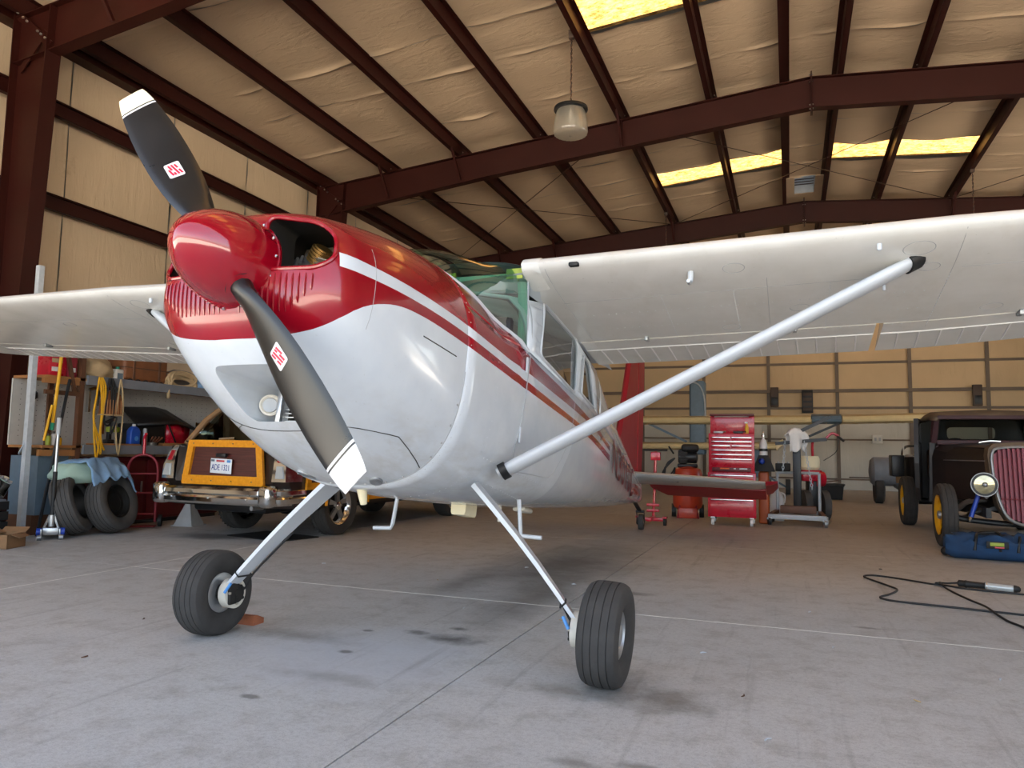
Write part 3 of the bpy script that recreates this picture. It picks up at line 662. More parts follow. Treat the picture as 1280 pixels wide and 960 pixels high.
def build_airplane():
    A = thing('light_airplane', 'white and red high-wing tailwheel airplane parked nose-up inside the hangar', 'airplane', (AX, AY, 0))
    # ---------------- cowling
    ss = [.070, .078, .085, .10, .12, .145, .17, .205, .24, .29, .34, .42, .5, .62, .75, .88, 1.0]
    cw = MB().loft([ring(s, 96) for s in ss]); cow = cw.build('cowling', ['airplane_paint', 'engine_dark'], A, fix=True)
    cut = []
    for sx in (-1, 1):                                       # cooling inlets
        poly = rounded([(.125*sx, -.062), (.335*sx, -.058), (.384*sx, -.01), (.366*sx, .085), (.295*sx, .142), (.105*sx, .160)], .04)
        m = MB(); m.mat(1)
        cx_, cv_ = .23*sx, .05; rr = [[B(x, s, v) for x, v in poly] for s in (-.05, .24)]+[[B(cx_+(x-cx_)*k-.03*sx*(k-1)*4, s, cv_+(v-cv_)*k) for x, v in poly] for s, k in ((.30, 1.25), (.47, 1.45))]
        m.loft(rr); cut.append(m.build('cutter', ['airplane_paint', 'engine_dark'], A))
    m = MB()                                                 # chin inlet
    poly0 = rounded([(-.165, -.372), (.165, -.372), (.135, -.535), (-.135, -.535)], .04); poly1 = rounded([(-.125, -.385), (.125, -.385), (.12, -.528), (-.12, -.528)], .03)
    poly1 = poly1 if len(poly1) == len(poly0) else poly0
    m.loft([[B(x, .05, v) for x, v in poly0], [B(x, .40, v) for x, v in poly0], [B(x, .58, v) for x, v in poly1]]); cut.append(m.build('cutter', ['airplane_paint', 'engine_dark'], A))
    bpy.context.view_layer.update()
    boolean_cut(cow, cut)
    # rolled lips of the inlets
    for sx in (-1, 1):
        poly = rounded([(.125*sx, -.062), (.335*sx, -.058), (.384*sx, -.01), (.366*sx, .085), (.295*sx, .142), (.105*sx, .160)], .04)
        pts = []
        for x, v in poly:
            # depth of the bowl surface at this point
            lo, hi = .07, .6
            for _ in range(30):
                mid = (lo+hi)/2; top, bot, w, nu, nl = smooth_tab(SEC, mid)
                n, h = (nu, top-VC) if v >= VC else (nl, VC-bot)
                ins = (abs(x)/w)**n+(abs(v-VC)/h)**n < 1
                if ins: hi = mid
                else: lo = mid
            pts.append(B(x, hi, v))
        MB().tube(pts, .009, 8, closed=True).build('inlet_lip', 'airplane_paint', cow)
        # engine seen through the inlet
        MB().box(min(.0, .37*sx), max(.0, .37*sx), 0, .01, 0, .26).build('baffle', 'baffle', cow, smooth=0, loc=B(0, .46, -.07))
        axd = Vector((sx*.6, -.15, .75)).normalized(); base = B(.16*sx, .32, .075)
        for k in range(5): MB().lathe([(0, .046), (.006, .046), (.006, .036), (.013, .036)], base+axd*(.013*k), axd, 18).build('cylinder_fin', 'brass', cow)
        MB().tube([base-axd*.10, base-axd*.05, base], [.020, .024, .026], 12).build('cylinder_tube', 'engine_grey', cow)
        MB().rbox(-.06, .06, -.03, .03, -.05, .05, .02, 3).build('crankcase', 'dull_aluminium', cow, loc=B(.075*sx, .33, .045), rot=(R_(-20), 0, R_(14*sx)))
        for k in range(4): MB().tube([B((.07+.022*k)*sx, .28, .04+.01*k), B((.06+.022*k)*sx, .30, .085+.006*k)], .007, 8).build('stud', 'dull_aluminium', cow)
        MB().tube(spline([B(.05*sx, .26, -.03), B(.10*sx, .255, .02), B(.15*sx, .27, -.02), B(.19*sx, .28, .03)], 5), .012, 8).build('ignition_lead', 'engine_dark', cow)
        MB().grid(lambda u, v: B((.22+.14*u)*sx, .235+.05*u+.012*math.sin(v*40), -.055+.115*v*(1-.3*u)), 8, 30).build('baffle_seal', 'baffle', cow)
        # pressed ribs below the inlet
        for k in range(13):
            x = (.045+.0235*k)*sx; pts = []
            v0 = -.078; v1 = -.215 if abs(x) < .25 else -.215+(abs(x)-.25)*1.0
            for j in range(7):
                v = v0+(v1-v0)*j/6
                lo, hi = .07, .6
                for _ in range(30):
                    mid = (lo+hi)/2; top, bot, w, nu, nl = smooth_tab(SEC, mid); n, h = (nu, top-VC) if v >= VC else (nl, VC-bot)
                    if (abs(x)/w)**n+(abs(v-VC)/h)**n < 1: hi = mid
                    else: lo = mid
                pts.append(B(x, hi, v))
            MB().tube(pts, [.002, .0055, .006, .006, .006, .0055, .002], 6).build('rib', 'red_enamel', cow)
    # chin duct: round screened vent and oil cooler fins
    cx, cs, cv = -.098, .50, -.455
    MB().lathe([(0, .044), (.012, .044), (.014, .038), (.010, .031), (.004, .031)], B(cx, cs, cv), (.55, -.8, .15), 24).build('vent_ring', 'dirty_white', cow)
    MB().lathe([(.0, .031), (.006, .029)], B(cx, cs-.004, cv), (.55, -.8, .15), 20).build('vent_screen', 'dull_aluminium', cow)
    MB().rbox(-.012, .012, -.01, .01, -.08, .08, .004).build('cooler_flange', 'aluminium', cow, loc=B(-.05, .50, -.455), rot=(R_(-8), 0, 0))
    for k in range(9): MB().box(-.035, .12, -.02, .02, -.002, .002).build('cooler_fin', 'dull_aluminium', cow, smooth=0, loc=B(0, .535, -.385-.016*k))
    MB().grid(lambda u, v: B(-.05+.175*u, .56, -.53+.15*v), 1, 1).build('cooler_core', 'engine_dark', cow)
    # lower cowl blisters and seams
    for (x, s) in ((-.17, .90), (.16, 1.06-.10)):
        P = lambda a, b: B(a, b, bottom_v(b, a)); p = P(x, s); nrm = (P(x, s+.02)-p).cross(P(x+.02, s)-p).normalized()
        if nrm.z > 0: nrm = -nrm
        m = MB(); m.lathe([(-.006, .030), (.004, .030), (.007, .024), (.005, .018), (-.002, .0)], (0, 0, 0), (0, 0, 1), 20)
        ob = m.build('drain_blister', 'dull_aluminium', cow, loc=p, rot=nrm.to_track_quat('Z', 'Y').to_euler()); ob.scale = (1.0, 1.7, 1)
    def seam(pts, r=.0022, mat='seam_dark', parent=None): MB().tube(pts, r, 5).build('seam', mat, parent or cow)
    def surf(s, th): x, v = sec_pt(s, th); return B(x, s, v)
    seam([surf(1.0, -math.pi*.5+t*math.pi*.5*1.0/12*12*.95*q) for t in (1,) for q in [k/24-0 for k in range(-24, 25)]], .003, 'seam_grey')
    for sx in (-1, 1):
        f = (lambda th: th) if sx > 0 else (lambda th: math.pi-th)
        seam([surf(s, f(theta_at(s, -.535))) for s in (.50, .56, .62, .68, .73)])
        seam([surf(s, f(theta_at(s, -.535-(s-.73)*.33))) for s in (.73, .82, .92, .99)])
        seam([surf(s, f(theta_at(s, -.14))) for s in (.62, .75, .9)], .003)
        seam([surf(.30, f(theta_at(.30, .1-.04*k))) for k in range(9)], .0012, 'seam_grey')
    seam([surf(.50, -math.pi/2+.9*q/10) for q in range(-10, 5)], .0025)
    for k in range(16):                                      # cowl fasteners along the rear edge
        th = -math.pi/2+(k-7.5)*.17; p = surf(.985, th); MB().ball(p, .006, 6).build('fastener', 'dull_aluminium', cow)
    # ---------------- fuselage shell
    F = MB(); BELT = .15; NB = 60
    st = [1.0, 1.1, 1.2, 1.35, 1.5, 1.65, 1.8, 2.0, 2.25, 2.5, 2.75, 3.0, 3.25, 3.45, 3.6, 3.8, 4.0, 4.3, 4.6, 5, 5.4, 5.8, 6.2, 6.6, 7.0, 7.3, 7.6, 7.8]
    def U(s):
        tb = theta_at(s, BELT); return [surf(s, tb-(math.pi+2*tb)*k/NB) for k in range(NB+1)]
    F.loft([U(s) for s in st], caps=False, closed=False)
    def UP(s): 
        tb = theta_at(s, BELT); return [surf(s, tb+(math.pi-2*tb)*k/40) for k in range(41)]
    F.loft([UP(s) for s in st if s >= 3.45], caps=False, closed=False)
    F.add(ring(7.8, 40), [tuple(range(40))])
    # scuttle: from the firewall up to the curved foot of the windshield
    def sb(k): u = abs(2*k/40-1); return 1.08+.67*u**2.1
    def deck(k, t):
        s = 1.0+(sb(k)-1.0)*t; tb = theta_at(s, BELT); return surf(s, tb+(math.pi-2*tb)*k/40)
    F.loft([[deck(k, t/8) for k in range(41)] for t in range(9)], caps=False, closed=False)
    # narrow wedge of skin between scuttle and door post
    fus = F.build('fuselage', 'airplane_paint', A, smooth=40)
    md = fus.modifiers.new('thickness', 'SOLIDIFY'); md.thickness = .004; md.offset = 0
    foot = [deck(k, 1) for k in range(41)]
    def ctop(x):
        u = abs(x)/.5; return B(x, 1.64+.12*u**4, .665-.03*u**2)
    tops = [ctop(.5-1.0*k/40) for k in range(41)]
    # windshield
    def ws(i, j):
        t = j/12; p = foot[i].lerp(tops[i], t); u = abs(2*i/40-1)
        return p+(DV*.05-DS*.06)*math.sin(math.pi*t)*(1-u**3)
    MB().loft([[ws(i, j) for i in range(41)] for j in range(13)], caps=False, closed=False).build('windshield', 'windshield_glass', A, fix=False, smooth=60)
    MB().tube([p+DV*.004 for p in foot], .013, 8).build('windshield_trim', 'white_paint', A)
    # cabin sides with door and quarter windows
    door_w = rounded([(1.915, .182), (2.01, .545), (2.745, .550), (2.695, .152)], .07, 5)
    quart = rounded([(2.832, .190), (2.885, .475), (3.06, .475), (3.27, .185)], .04, 5)
    outer = [(1.745, BELT), (2.2, BELT), (2.6, BELT), (3.0, BELT), (3.45, BELT), (3.47, .35), (3.40, .60), (3.0, .615), (2.5, .63), (2.0, .64), (1.76, .64), (1.75, .4)]
    def fine(poly, k):
        out = []
        for i in range(len(poly)):
            a, b = Vector(poly[i]), Vector(poly[(i+1) % len(poly)]); n = max(1, int((b-a).length/k))
            out += [tuple(a.lerp(b, j/n)) for j in range(n)]
        return out
    for sx in (-1, 1):
        o2 = fine(outer, .08); tri = tessellate_polygon([[Vector((a, b, 0)) for a, b in lst] for lst in (o2, fine(door_w, .08), fine(quart, .08))])
        allp = o2+fine(door_w, .08)+fine(quart, .08)
        m = MB().add([B(sx*side_x(a, b), a, b) for a, b in allp], [t for t in tri])
        cs_ = m.build('cabin_side', 'airplane_paint', A, smooth=60)
        sm = cs_.modifiers.new('thickness', 'SOLIDIFY'); sm.thickness = .02; sm.offset = -sx*1.0 if False else 0
        MB().add([B(sx*(side_x(a, b)-.03), a+.02, b) for a, b in allp], [t for t in tri]).build('cabin_lining', 'cabin_trim', A, smooth=60)
        for nm, poly in (('door_window', door_w), ('quarter_window', quart)):
            m = MB().add([B(sx*(side_x(a, b)-.004), a, b) for a, b in poly], [tuple(range(len(poly)))])
            w = m.build(nm, 'window_glass', A, fix=False, smooth=0)
            MB().tube([B(sx*(side_x(a, b)+.008), a, b) for a, b in poly], .010, 6, closed=True).build('window_frame', 'white_paint', w)
        # door outline, hinges, handle
        dl = rounded([(1.83, .60), (1.79, .12), (1.72, -.42), (1.85, -.50), (2.45, -.45), (2.70, -.05), (2.765, .56)], .05, 3)
        MB().tube([B(sx*(side_x(a, b)+.001), a, b) for a, b in fine(dl, .06)], .003, 5).build('door_seam', 'seam_grey', A)
        for v in (-.32, .07): MB().rbox(-.006, .006, -.012, .012, -.045, .045, .005).build('door_hinge', 'white_paint', A, loc=B(sx*(side_x(1.74, v)+.004), 1.745, v), rot=(-AL, 0, 0))
        # windshield post
        MB().tube([B(sx*.485, 1.79, BELT-.02), B(sx*.475, 1.80, .40), B(sx*.455, 1.79, .60)], .030, 8).build('windshield_post', 'mint_paint', A)
        MB().tube([B(sx*.53, 1.748, BELT-.02), B(sx*.520, 1.752, .40), B(sx*.503, 1.755, .60)], .005, 6).build('post_seal', 'seam_grey', A)
    # overhead skin and cabin fittings
    MB().loft([[B(x, s, v-.10*(abs(x)/.6)**4) for x in [-.6+1.2*k/20 for k in range(21)]] for s, v in ((1.66, .672), (1.9, .735), (2.4, .75), (3.0, .70), (3.5, .648))], caps=False, closed=False).build('cabin_roof', 'airplane_paint', A)
    MB().loft([[B(x, s, .60) for x in (-.5, .5)] for s in (1.80, 3.4)], caps=False, closed=False).build('headliner', 'cabin_trim', A)
    MB().rbox(-.50, .50, -.02, .02, -.03, .03, .01).build('forward_spar_tube', 'mint_paint', A, loc=B(0, 1.80, .615))
    MB().rbox(-.49, .49, -.03, .03, -.17, .13, .03).build('instrument_panel', 'black_paint', A, loc=B(0, 1.62, .18), rot=(-AL, 0, 0))
    for sx in (-1, 1):
        MB().rbox(-.21, .21, -.06, .06, -.32, .32, .05, 3).build('seat_back', 'seat_cloth', A, loc=B(sx*.25, 2.62, .05), rot=(-AL-.2, 0, 0))
        MB().rbox(-.21, .21, -.22, .22, -.07, .07, .05, 3).build('seat_cushion', 'seat_cloth', A, loc=B(sx*.25, 2.38, -.24), rot=(-AL, 0, 0))
    MB().rbox(-.42, .42, -.01, .01, -.36, .55, .005).build('rear_bulkhead', 'cabin_trim', A, loc=B(0, 3.52, 0), rot=(-AL, 0, 0))
    MB().rbox(-.42, .42, -.06, .06, -.26, .26, .05, 3).build('rear_seat_back', 'seat_cloth', A, loc=B(0, 3.3, .0), rot=(-AL-.15, 0, 0))
    MB().rbox(-.05, .05, -.005, .005, -.03, .03, .004).build('compass', 'lime', A, loc=B(.44, 1.70, .60)); MB().rbox(-.035, .035, -.008, .008, -.02, .02, .004).build('placard', 'lime', A, loc=B(.05, 1.68, .60)); MB().rbox(-.09, .09, -.006, .006, -.05, .05, .01).build('sun_visor', 'green_plastic', A, loc=B(-.10, 1.72, .555))
    # panel seams and rivet lines on the fuselage
    for s in (1.33, 3.75, 4.45, 5.2, 6.0, 6.8):
        for sx in (-1, 1):
            lo = -math.pi/2; hi = theta_at(s, BELT if s < 3.5 else .3)
            pts = [surf(s, (lo+(hi-lo)*k/20) if sx > 0 else math.pi-(lo+(hi-lo)*k/20)) for k in range(21)]
            MB().tube(pts, .0016, 4).build('skin_lap', 'seam_grey', fus)
    for (v0, s0, s1, st_) in ((-.50, 1.42, 2.5, .045), (-.60, 1.42, 2.5, .05)):
        mm = MB(); s = s0
        while s < s1:
            v = v0+.0*s; x = side_x(s, v); mm.ball(B(x, s, v), .0055, 5); s += st_
        tag(mm.build('rivet_row', 'white_paint', fus), kind='stuff')
    mm = MB()
    for k in range(24): 
        x, v = sec_pt(1.03, -1.45+.1*k); mm.ball(B(x, 1.03, v), .005, 5)
        x, v = sec_pt(1.36, -1.45+.07*k); mm.ball(B(x, 1.36, v), .005, 5)
    tag(mm.build('rivet_row', 'white_paint', fus), kind='stuff')
    # registration on both sides, wrapped to the skin
    for sx in (-1, 1):
        me = text_mesh('N3010C', .44, 0, .0, 1.02, bold=.002)
        xs = [v.co.x for v in me.vertices]; x0, x1 = min(xs), max(xs)
        bm = bmesh.new(); bm.from_mesh(me); bmesh.ops.triangulate(bm, faces=bm.faces[:]); bmesh.ops.subdivide_edges(bm, edges=[e for e in bm.edges if e.calc_length() > .08], cuts=2); bm.to_mesh(me); bm.free()
        for v in me.vertices:
            a = (v.co.x-x0)/(x1-x0); b = v.co.y
            s = 4.30+a*2.0 if sx > 0 else 6.30-a*2.0
            vv = .0+b*.98+.012*(s-4.3)
            v.co = B(sx*(side_x(s, vv)+.012), s, vv)
        me.materials.append(MAT['lettering_red']); link('registration', me, A)
    # ---------------- spinner and propeller
    def PB(x, d, v): return B(x, d+.012, v-.027)
    pr = [(-.225, .002), (-.222, .018), (-.212, .045), (-.19, .076), (-.155, .107), (-.11, .134), (-.06, .154), (-.01, .166), (.04, .172), (.082, .174), (.085, .168)]
    sp = MB(); rings = []
    for d, r in pr: rings.append([PB(r*math.cos(2*math.pi*k/48), d, r*math.sin(2*math.pi*k/48)) for k in range(48)])
    sp.loft(rings); spin = sp.build('spinner', 'spinner_red', A, smooth=50)
    for k in range(14):
        a = 2*math.pi*k/14+.1
        for d, rr in ((.062, .174),): MB().ball(PB(rr*math.cos(a), d, rr*math.sin(a)), .0065, 8).build('screw', 'chrome', spin)
    bulk = [[PB(r*math.cos(2*math.pi*k/48), d, r*math.sin(2*math.pi*k/48)) for k in range(48)] for d, r in ((.078, .160), (.078, .178), (.088, .178), (.088, .120))]
    MB().loft(bulk, caps=False).build('spinner_bulkhead', 'spinner_red', spin)
    PA = R_(40.2)
    for sgn in (1, -1):
        # radial direction in the propeller disc (x, v)
        rad = Vector((-math.sin(PA), math.cos(PA)))*sgn; tan = Vector((-rad.y, rad.x))
        def bp(r, c, h, tw):
            # c chordwise, h thickness; pitch twists the chord out of the disc
            a = c*math.cos(tw)+h*math.sin(tw); d = -c*math.sin(tw)+h*math.cos(tw)
            q = rad*r+tan*a; return PB(q.x, d, q.y)
        tab = [(.10, .085, .075, 52), (.16, .090, .070, 48), (.24, .120, .050, 40), (.34, .158, .036, 33), (.48, .190, .027, 27), (.62, .200, .021, 23), (.78, .194, .017, 20), (.92, .172, .013, 17.5), (1.0, .150, .011, 16), (1.045, .132, .009, 15), (1.068, .118, .006, 15)]
        tab = [(a*.966, b*.92, c, d) for a, b, c, d in tab]
        def section(r):
            ch, th, tw = smooth_tab(tab, r); tw = R_(tw); pts = []
            n = 14
            for k in range(n):
                t = k/(n-1); x = (t-.5)*ch; y = th*(2.0*math.sqrt(max(t*(1-t), 0)))*(.85 if r > .22 else .95)
                pts.append((x, -y*.62))
            for k in range(n-2, 0, -1):
                t = k/(n-1); x = (t-.5)*ch; y = th*(2.0*math.sqrt(max(t*(1-t), 0)))
                pts.append((x, y*(.25 if r > .3 else .55)))
            return [bp(r, -sgn*0+x*1.0, y, tw) for x, y in pts]
        # round the tip trailing corner by sloping the end
        rr = [.10, .13, .16, .2, .24, .29, .34, .41, .48, .55, .62, .70, .78, .86, .90, .922]
        bl = MB().loft([section(r) for r in rr]).build('propeller_blade', 'blade_black', A, smooth=50)
        MB().loft([section(r) for r in (.922, .932)]).build('tip_line', 'sticker_white', bl, smooth=50)
        MB().loft([section(r) for r in (.932, .939)]).build('tip_line', 'blade_black', bl, smooth=50)
        MB().loft([section(r) for r in (.939, .97, 1.0, 1.02, 1.032)]).build('blade_tip', 'cream' if sgn > 0 else 'sticker_white', bl, smooth=50)
        # maker's sticker: white rounded square with red slanted bars
        r0 = .50; ch, th, tw = smooth_tab(tab, r0); tw = R_(tw)
        def stk(a, b, lift):
            r = r0+a; ch, th, twr = smooth_tab(tab, r); twr = R_(twr); t = b/ch+.5
            y = th*2*math.sqrt(max(t*(1-t), 0))*.85
            return bp(r, b, -y*.62-lift, twr)
        sq = rounded([(-.034, -.030), (.034, -.030), (.034, .030), (-.034, .030)], .008, 3)
        st_ = MB().add([stk(a*1.25, b, .0012) for a, b in sq]+[stk(0, 0, .0012)], [(i, (i+1) % len(sq), len(sq)) for i in range(len(sq))]).build('maker_sticker', 'sticker_white', bl, smooth=0)
        bars = [(-.020, -.026, -.004), (-.020, .004, .024), (-.008, -.026, .026), (.004, -.026, -.012), (.004, .0, .026), (.014, -.026, .006)]
        for b, a0, a1 in bars:
            MB().add([stk(a0*1.2, b+.25*a0, .002), stk(a1*1.2, b+.25*a1, .002), stk(a1*1.2, b+.008+.25*a1, .002), stk(a0*1.2, b+.008+.25*a0, .002)], [(0,1,2,3)]).build('logo_bar', 'logo_red', bl, smooth=0)
        # dark disc standing for the shaded opening where the blade leaves the spinner
        bc = [PB((rad*.158).x+.0, 0, (rad*.158).y)]
        ax = Vector((rad.x, 0, 0))+DV*rad.y
        MB().lathe([(-.03, .056), (-.004, .058), (-.004, .02)], bc[0], ax, 28, caps=True).build('blade_opening_shade', 'rubber_black', spin)
    # ---------------- wings
    INC = math.atan2(.624-.546, 1.69)
    def airfoil(n=16):
        up, lo = [], []
        for k in range(n+1):
            x = .5*(1-math.cos(math.pi*k/n)); t = .6*(.2969*math.sqrt(x)-.126*x-.3516*x*x+.2843*x**3-.1015*x**4)
            m, p = .02, .4; yc = m/p**2*(2*p*x-x*x) if x < p else m/(1-p)**2*((1-2*p)+2*p*x-x*x)
            up.append((x, yc+t)); lo.append((x, yc*.9-t*.72))
        return up, lo
    up, lo = airfoil()
    def plan(x):
        # leading edge s, chord, twist washout
        ax_ = abs(x)
        if ax_ <= 2.62: return 1.637, 1.69
        t = (ax_-2.62)/(5.50-2.62); return 1.637+.16*t, 1.69-.55*t
    def wp(sx, x, c, y):
        le, ch = plan(x); tip = 1.0
        d = c*ch; yy = y*ch
        return B(sx*x, le+d*math.cos(INC)+yy*math.sin(INC), .624+.0265*(x-.58)-d*math.sin(INC)+yy*math.cos(INC))
    def foil_y(c, upper):
        lst = up if upper else lo
        for a, b in zip(lst, lst[1:]):
            if c <= b[0]: return a[1]+(b[1]-a[1])*(c-a[0])/(b[0]-a[0])
        return lst[-1][1]
    HC = .68
    def wing_ring(sx, x, c_end, tipk=1.0, droop=0):
        cs = [.5*(1-math.cos(math.pi*k/18))*1.0 for k in range(19)]; cs = [c*c_end for c in cs]
        cs = [c_end*(k/18)**1.7 for k in range(19)]
        pts = [wp(sx, x, c, foil_y(c, True)*tipk-droop) for c in reversed(cs)]+[wp(sx, x, c, foil_y(c, False)*tipk-droop) for c in cs[1:]]
        return pts
    for sx in (-1, 1):
        xs = [.50, .9, 1.4, 1.9, 2.40, 2.62, 3.0, 3.5, 4.0, 4.6, 5.2]
        W_ = MB(); W_.loft([wing_ring(sx, x, HC) for x in xs])
        # rounded tip cap
        tipr = []
        for (x, ce, k, dr) in ((5.2, 1.0, 1, 0), (5.35, .985, .93, .002), (5.45, .95, .78, .008), (5.52, .88, .55, .02), (5.555, .76, .25, .035)):
            tipr.append(wing_ring(sx, x, ce, k, dr))
        W_.loft(tipr)
        wing = W_.build('wing', 'wing_paint', A, smooth=40)
        # flap and aileron with pressed stiffeners on the underside
        for nm, xa, xb, gap in (('flap', .535, 2.385, .012), ('aileron', 2.425, 5.185, .010)):
            def cring(x):
                c0 = HC+gap; cs = [c0+(1-c0)*k/6 for k in range(7)]
                fl = -.012 if nm == 'flap' else 0
                return [wp(sx, x, c, foil_y(c, True)+fl*0) for c in reversed(cs)]+[wp(sx, x, c0-.006, (foil_y(c0, True)+foil_y(c0, False))/2)]+[wp(sx, x, c, foil_y(c, False)) for c in cs]
            n = 10; fb = MB().loft([cring(xa+(xb-xa)*k/n) for k in range(n+1)]).build(nm, 'wing_paint', A, smooth=40)
            x = xa+.10
            while x < xb-.03:
                p = [wp(sx, x+.015*(c-.8)/.2, c, foil_y(c, False)) for c in (.80, .86, .93, .985)]
                MB().tube(p, .0055, 5).build('stiffener', 'sticker_white', fb); x += .118
            p = [wp(sx, xa+(xb-xa)*k/12, .795, foil_y(.795, False)) for k in range(13)]
            MB().tube(p, .006, 5).build('stiffener', 'sticker_white', fb)
            for k in (.25, .75):
                q = wp(sx, xa+(xb-xa)*k, HC+.004, foil_y(HC, False)); MB().rbox(-.012, .012, -.05, .03, -.022, .008, .005).build('hinge', 'dull_aluminium', fb, loc=q)
        # underside details
        def under(x, c, off=0): return wp(sx, x, c, foil_y(c, False)-off)
        for (x, c, rx, rc) in ((1.62, .115, .055, .034), (1.95, .47, .055, .034), (1.55, .62, .055, .034), (2.48, .10, .07, .042), (2.55, .22, .05, .03), (2.95, .60, .055, .034), (3.6, .3, .055, .034)):
            MB().tube([under(x+rx*math.cos(2*math.pi*k/24), c+rc*math.sin(2*math.pi*k/24)*.9) for k in range(24)], .0016, 4, closed=True).build('inspection_cover', 'seam_grey', wing)
        for pts in ([(x, .27) for x in (.62, 1.2, 1.8, 2.4)], [(2.66, c) for c in (.02, .2, .4, .6, .75)], [(1.78, c) for c in (.2, .4, .62)], [(x, .24) for x in (2.7, 3.5, 4.5)], [(.63, c) for c in (.0, .1, .3, .5, .75)]):
            fpt = []
            for (a, b), (a2, b2) in zip(pts, pts[1:]): fpt += [under(a+(a2-a)*t/5, b+(b2-b)*t/5) for t in range(6)]
            MB().tube(fpt, .0013, 4).build('panel_line', 'seam_grey', wing)
        mm = MB()
        for x in (2.66, 1.2, 1.6, 2.1):
            for k in range(22): mm.ball(under(x, .28+.021*k), .0042, 5)
        for c in (.40, .55, .70):
            for k in range(40): mm.ball(under(.7+.048*k, c), .004, 5)
        tag(mm.build('rivet_row', 'white_paint', wing), kind='stuff')
        q = under(2.30, .055); MB().lathe([(0, .012), (.03, .012), (.035, .006)], q, (0, 0, -1), 10).build('tie_down_ring', 'white_paint', wing)
        q = under(.80, .012); MB().rbox(-.028, .028, -.02, .02, -.012, .012, .008, M=Matrix.Translation(q)).build('fresh_air_inlet', 'rubber_black', wing)
        if sx > 0:
            q = under(1.40, .10); MB().tube([q+Vector((0,.03,.01)), q+Vector((0,.01,-.06)), q+Vector((0,-.02,-.075)), q+Vector((0,-.075,-.075))], [.016, .014, .012, .010], 10).build('pitot_mast', 'white_paint', wing)
            q = under(2.36, .30); MB().tube([q, q+Vector((0,0,-.05))], .008, 8).build('fuel_vent', 'white_paint', wing)
        # leading-edge root cuff
        MB().loft([[wp(sx, x, c, foil_y(c, True)+.004*(1 if x < .6 else 0)) for c in (.14, .08, .04, .015, .004, 0)]+[wp(sx, x, c, foil_y(c, False)-.004*(1 if x < .6 else 0)) for c in (.004, .015, .04, .08, .14)] for x in (.50, .59, .60)], caps=False, closed=False).build('root_cuff', 'wing_paint', wing, smooth=40)
        # fairing that closes the gap between cabin side and wing root
        def rf(s, t):
            a = B(sx*side_x(s, .555), s, .555); c = (s-1.637)/1.69; b = under(.60, max(c, .01), -.004)
            return a.lerp(b, t)
        MB().loft([[rf(s, t/3) for t in range(4)] for s in (1.68, 1.72, 1.78, 1.9, 2.2, 2.5, 2.8, 3.1, 3.32)], caps=False, closed=False).build('root_fairing', 'white_paint', wing, smooth=60)
        # lift strut
        p0 = B(sx*.525, 1.55, -.548); p1 = under(2.50, .19)+Vector((0, 0, .02))
        d = (p1-p0).normalized(); cdir = (DS-d*DS.dot(d)).normalized(); tdir = d.cross(cdir)
        def srg(p, c, t): return [p+cdir*(c/2*math.copysign(abs(math.cos(a))**(.8), math.cos(a))+ (0))+tdir*(t/2*math.sin(a)) for a in [2*math.pi*k/20 for k in range(20)]]
        st_ = MB().loft([srg(p0.lerp(p1, t), .125*q, .062*q) for t, q in ((-.01, .8), (.015, .92), (.04, 1), (.5, 1), (.93, 1), (.975, .9), (1.0, .8))]).build('lift_strut', 'white_paint', A, smooth=50)
        MB().loft([srg(p0.lerp(p1, t), .14, .075) for t in (.972, 1.0)]).build('strut_cuff', 'rubber_black', st_, smooth=50)
        MB().loft([srg(p0.lerp(p1, t), .138, .078) for t in (-.004, .012)]).build('strut_cuff', 'rubber_black', st_, smooth=50)
    # ---------------- main gear
    for sx in (-1, 1):
        q0 = Vector((sx*.40, 3.40-AY, .86)); q1 = Vector((sx*.985, 3.26-AY, .255))
        L = MB(); rg = []
        for t in (0, .08, .2, .4, .6, .8, .93, 1.0):
            p = q0.lerp(q1, t); w = .150-.085*t; th = .024-.006*t
            nrm = Vector((.72*sx, 0, .70)); fy = Vector((-.26*sx, .96, .0)).normalized()
            bow = .015*math.sin(math.pi*t)
            rg.append([p+nrm*(bow-th/2)-fy*w/2, p+nrm*(bow-th/2)+fy*w/2, p+nrm*(bow+th/2)+fy*w/2, p+nrm*(bow+th/2)-fy*w/2])
        L.loft(rg); leg = L.build('landing_gear_leg', 'white_paint', A, smooth=20)
        fy = Vector((-.26*sx, .96, 0)).normalized(); nrm = Vector((.72*sx, 0, .70)); pc = q0.lerp(q1, .86)
        MB().tube([pc+fy*a_*.042+nrm*b_*.016 for a_, b_ in ((-1, -1), (1, -1), (1, 1), (-1, 1))], .005, 6, closed=True).build('hose_clamp', 'rubber_black', leg)
        MB().tube(spline([q0.lerp(q1, .5)+Vector((-sx*.02, .05, 0)), q0.lerp(q1, .84)+Vector((-sx*.02, .045, -.01)), q0.lerp(q1, .95)+Vector((-sx*.03, .06, -.03)), Vector((sx*.95, 3.32-AY, .27))], 5), .006, 6).build('brake_line', 'rubber_black', leg)
        MB().tube([q0.lerp(q1, .93)+Vector((-sx*.02, -.06, -.0)), q0.lerp(q1, .98)+Vector((-sx*.02, -.065, -.02))], .008, 8).build('line_fitting', 'sky_blue', leg)
        # wheel
        c = Vector((sx*1.105, 3.285-AY, .225)); camber = Vector((sx, 0, .055*sx*sx)).normalized(); camber = Vector((sx, 0, -.04)).normalized()
        rt = .228; hw = .092
        prof = []
        for (a, r) in [(-.62, .105), (-.78, .118), (-.93, .145), (-1.0, .172), (-.965, .196), (-.86, .214), (-.70, .2225), (-.57, .2258), (-.555, .2215), (-.53, .2215), (-.515, .2265), (-.22, .228), (-.205, .2235), (-.18, .2235), (-.165, .2283)]:
            prof.append((a*hw, r))
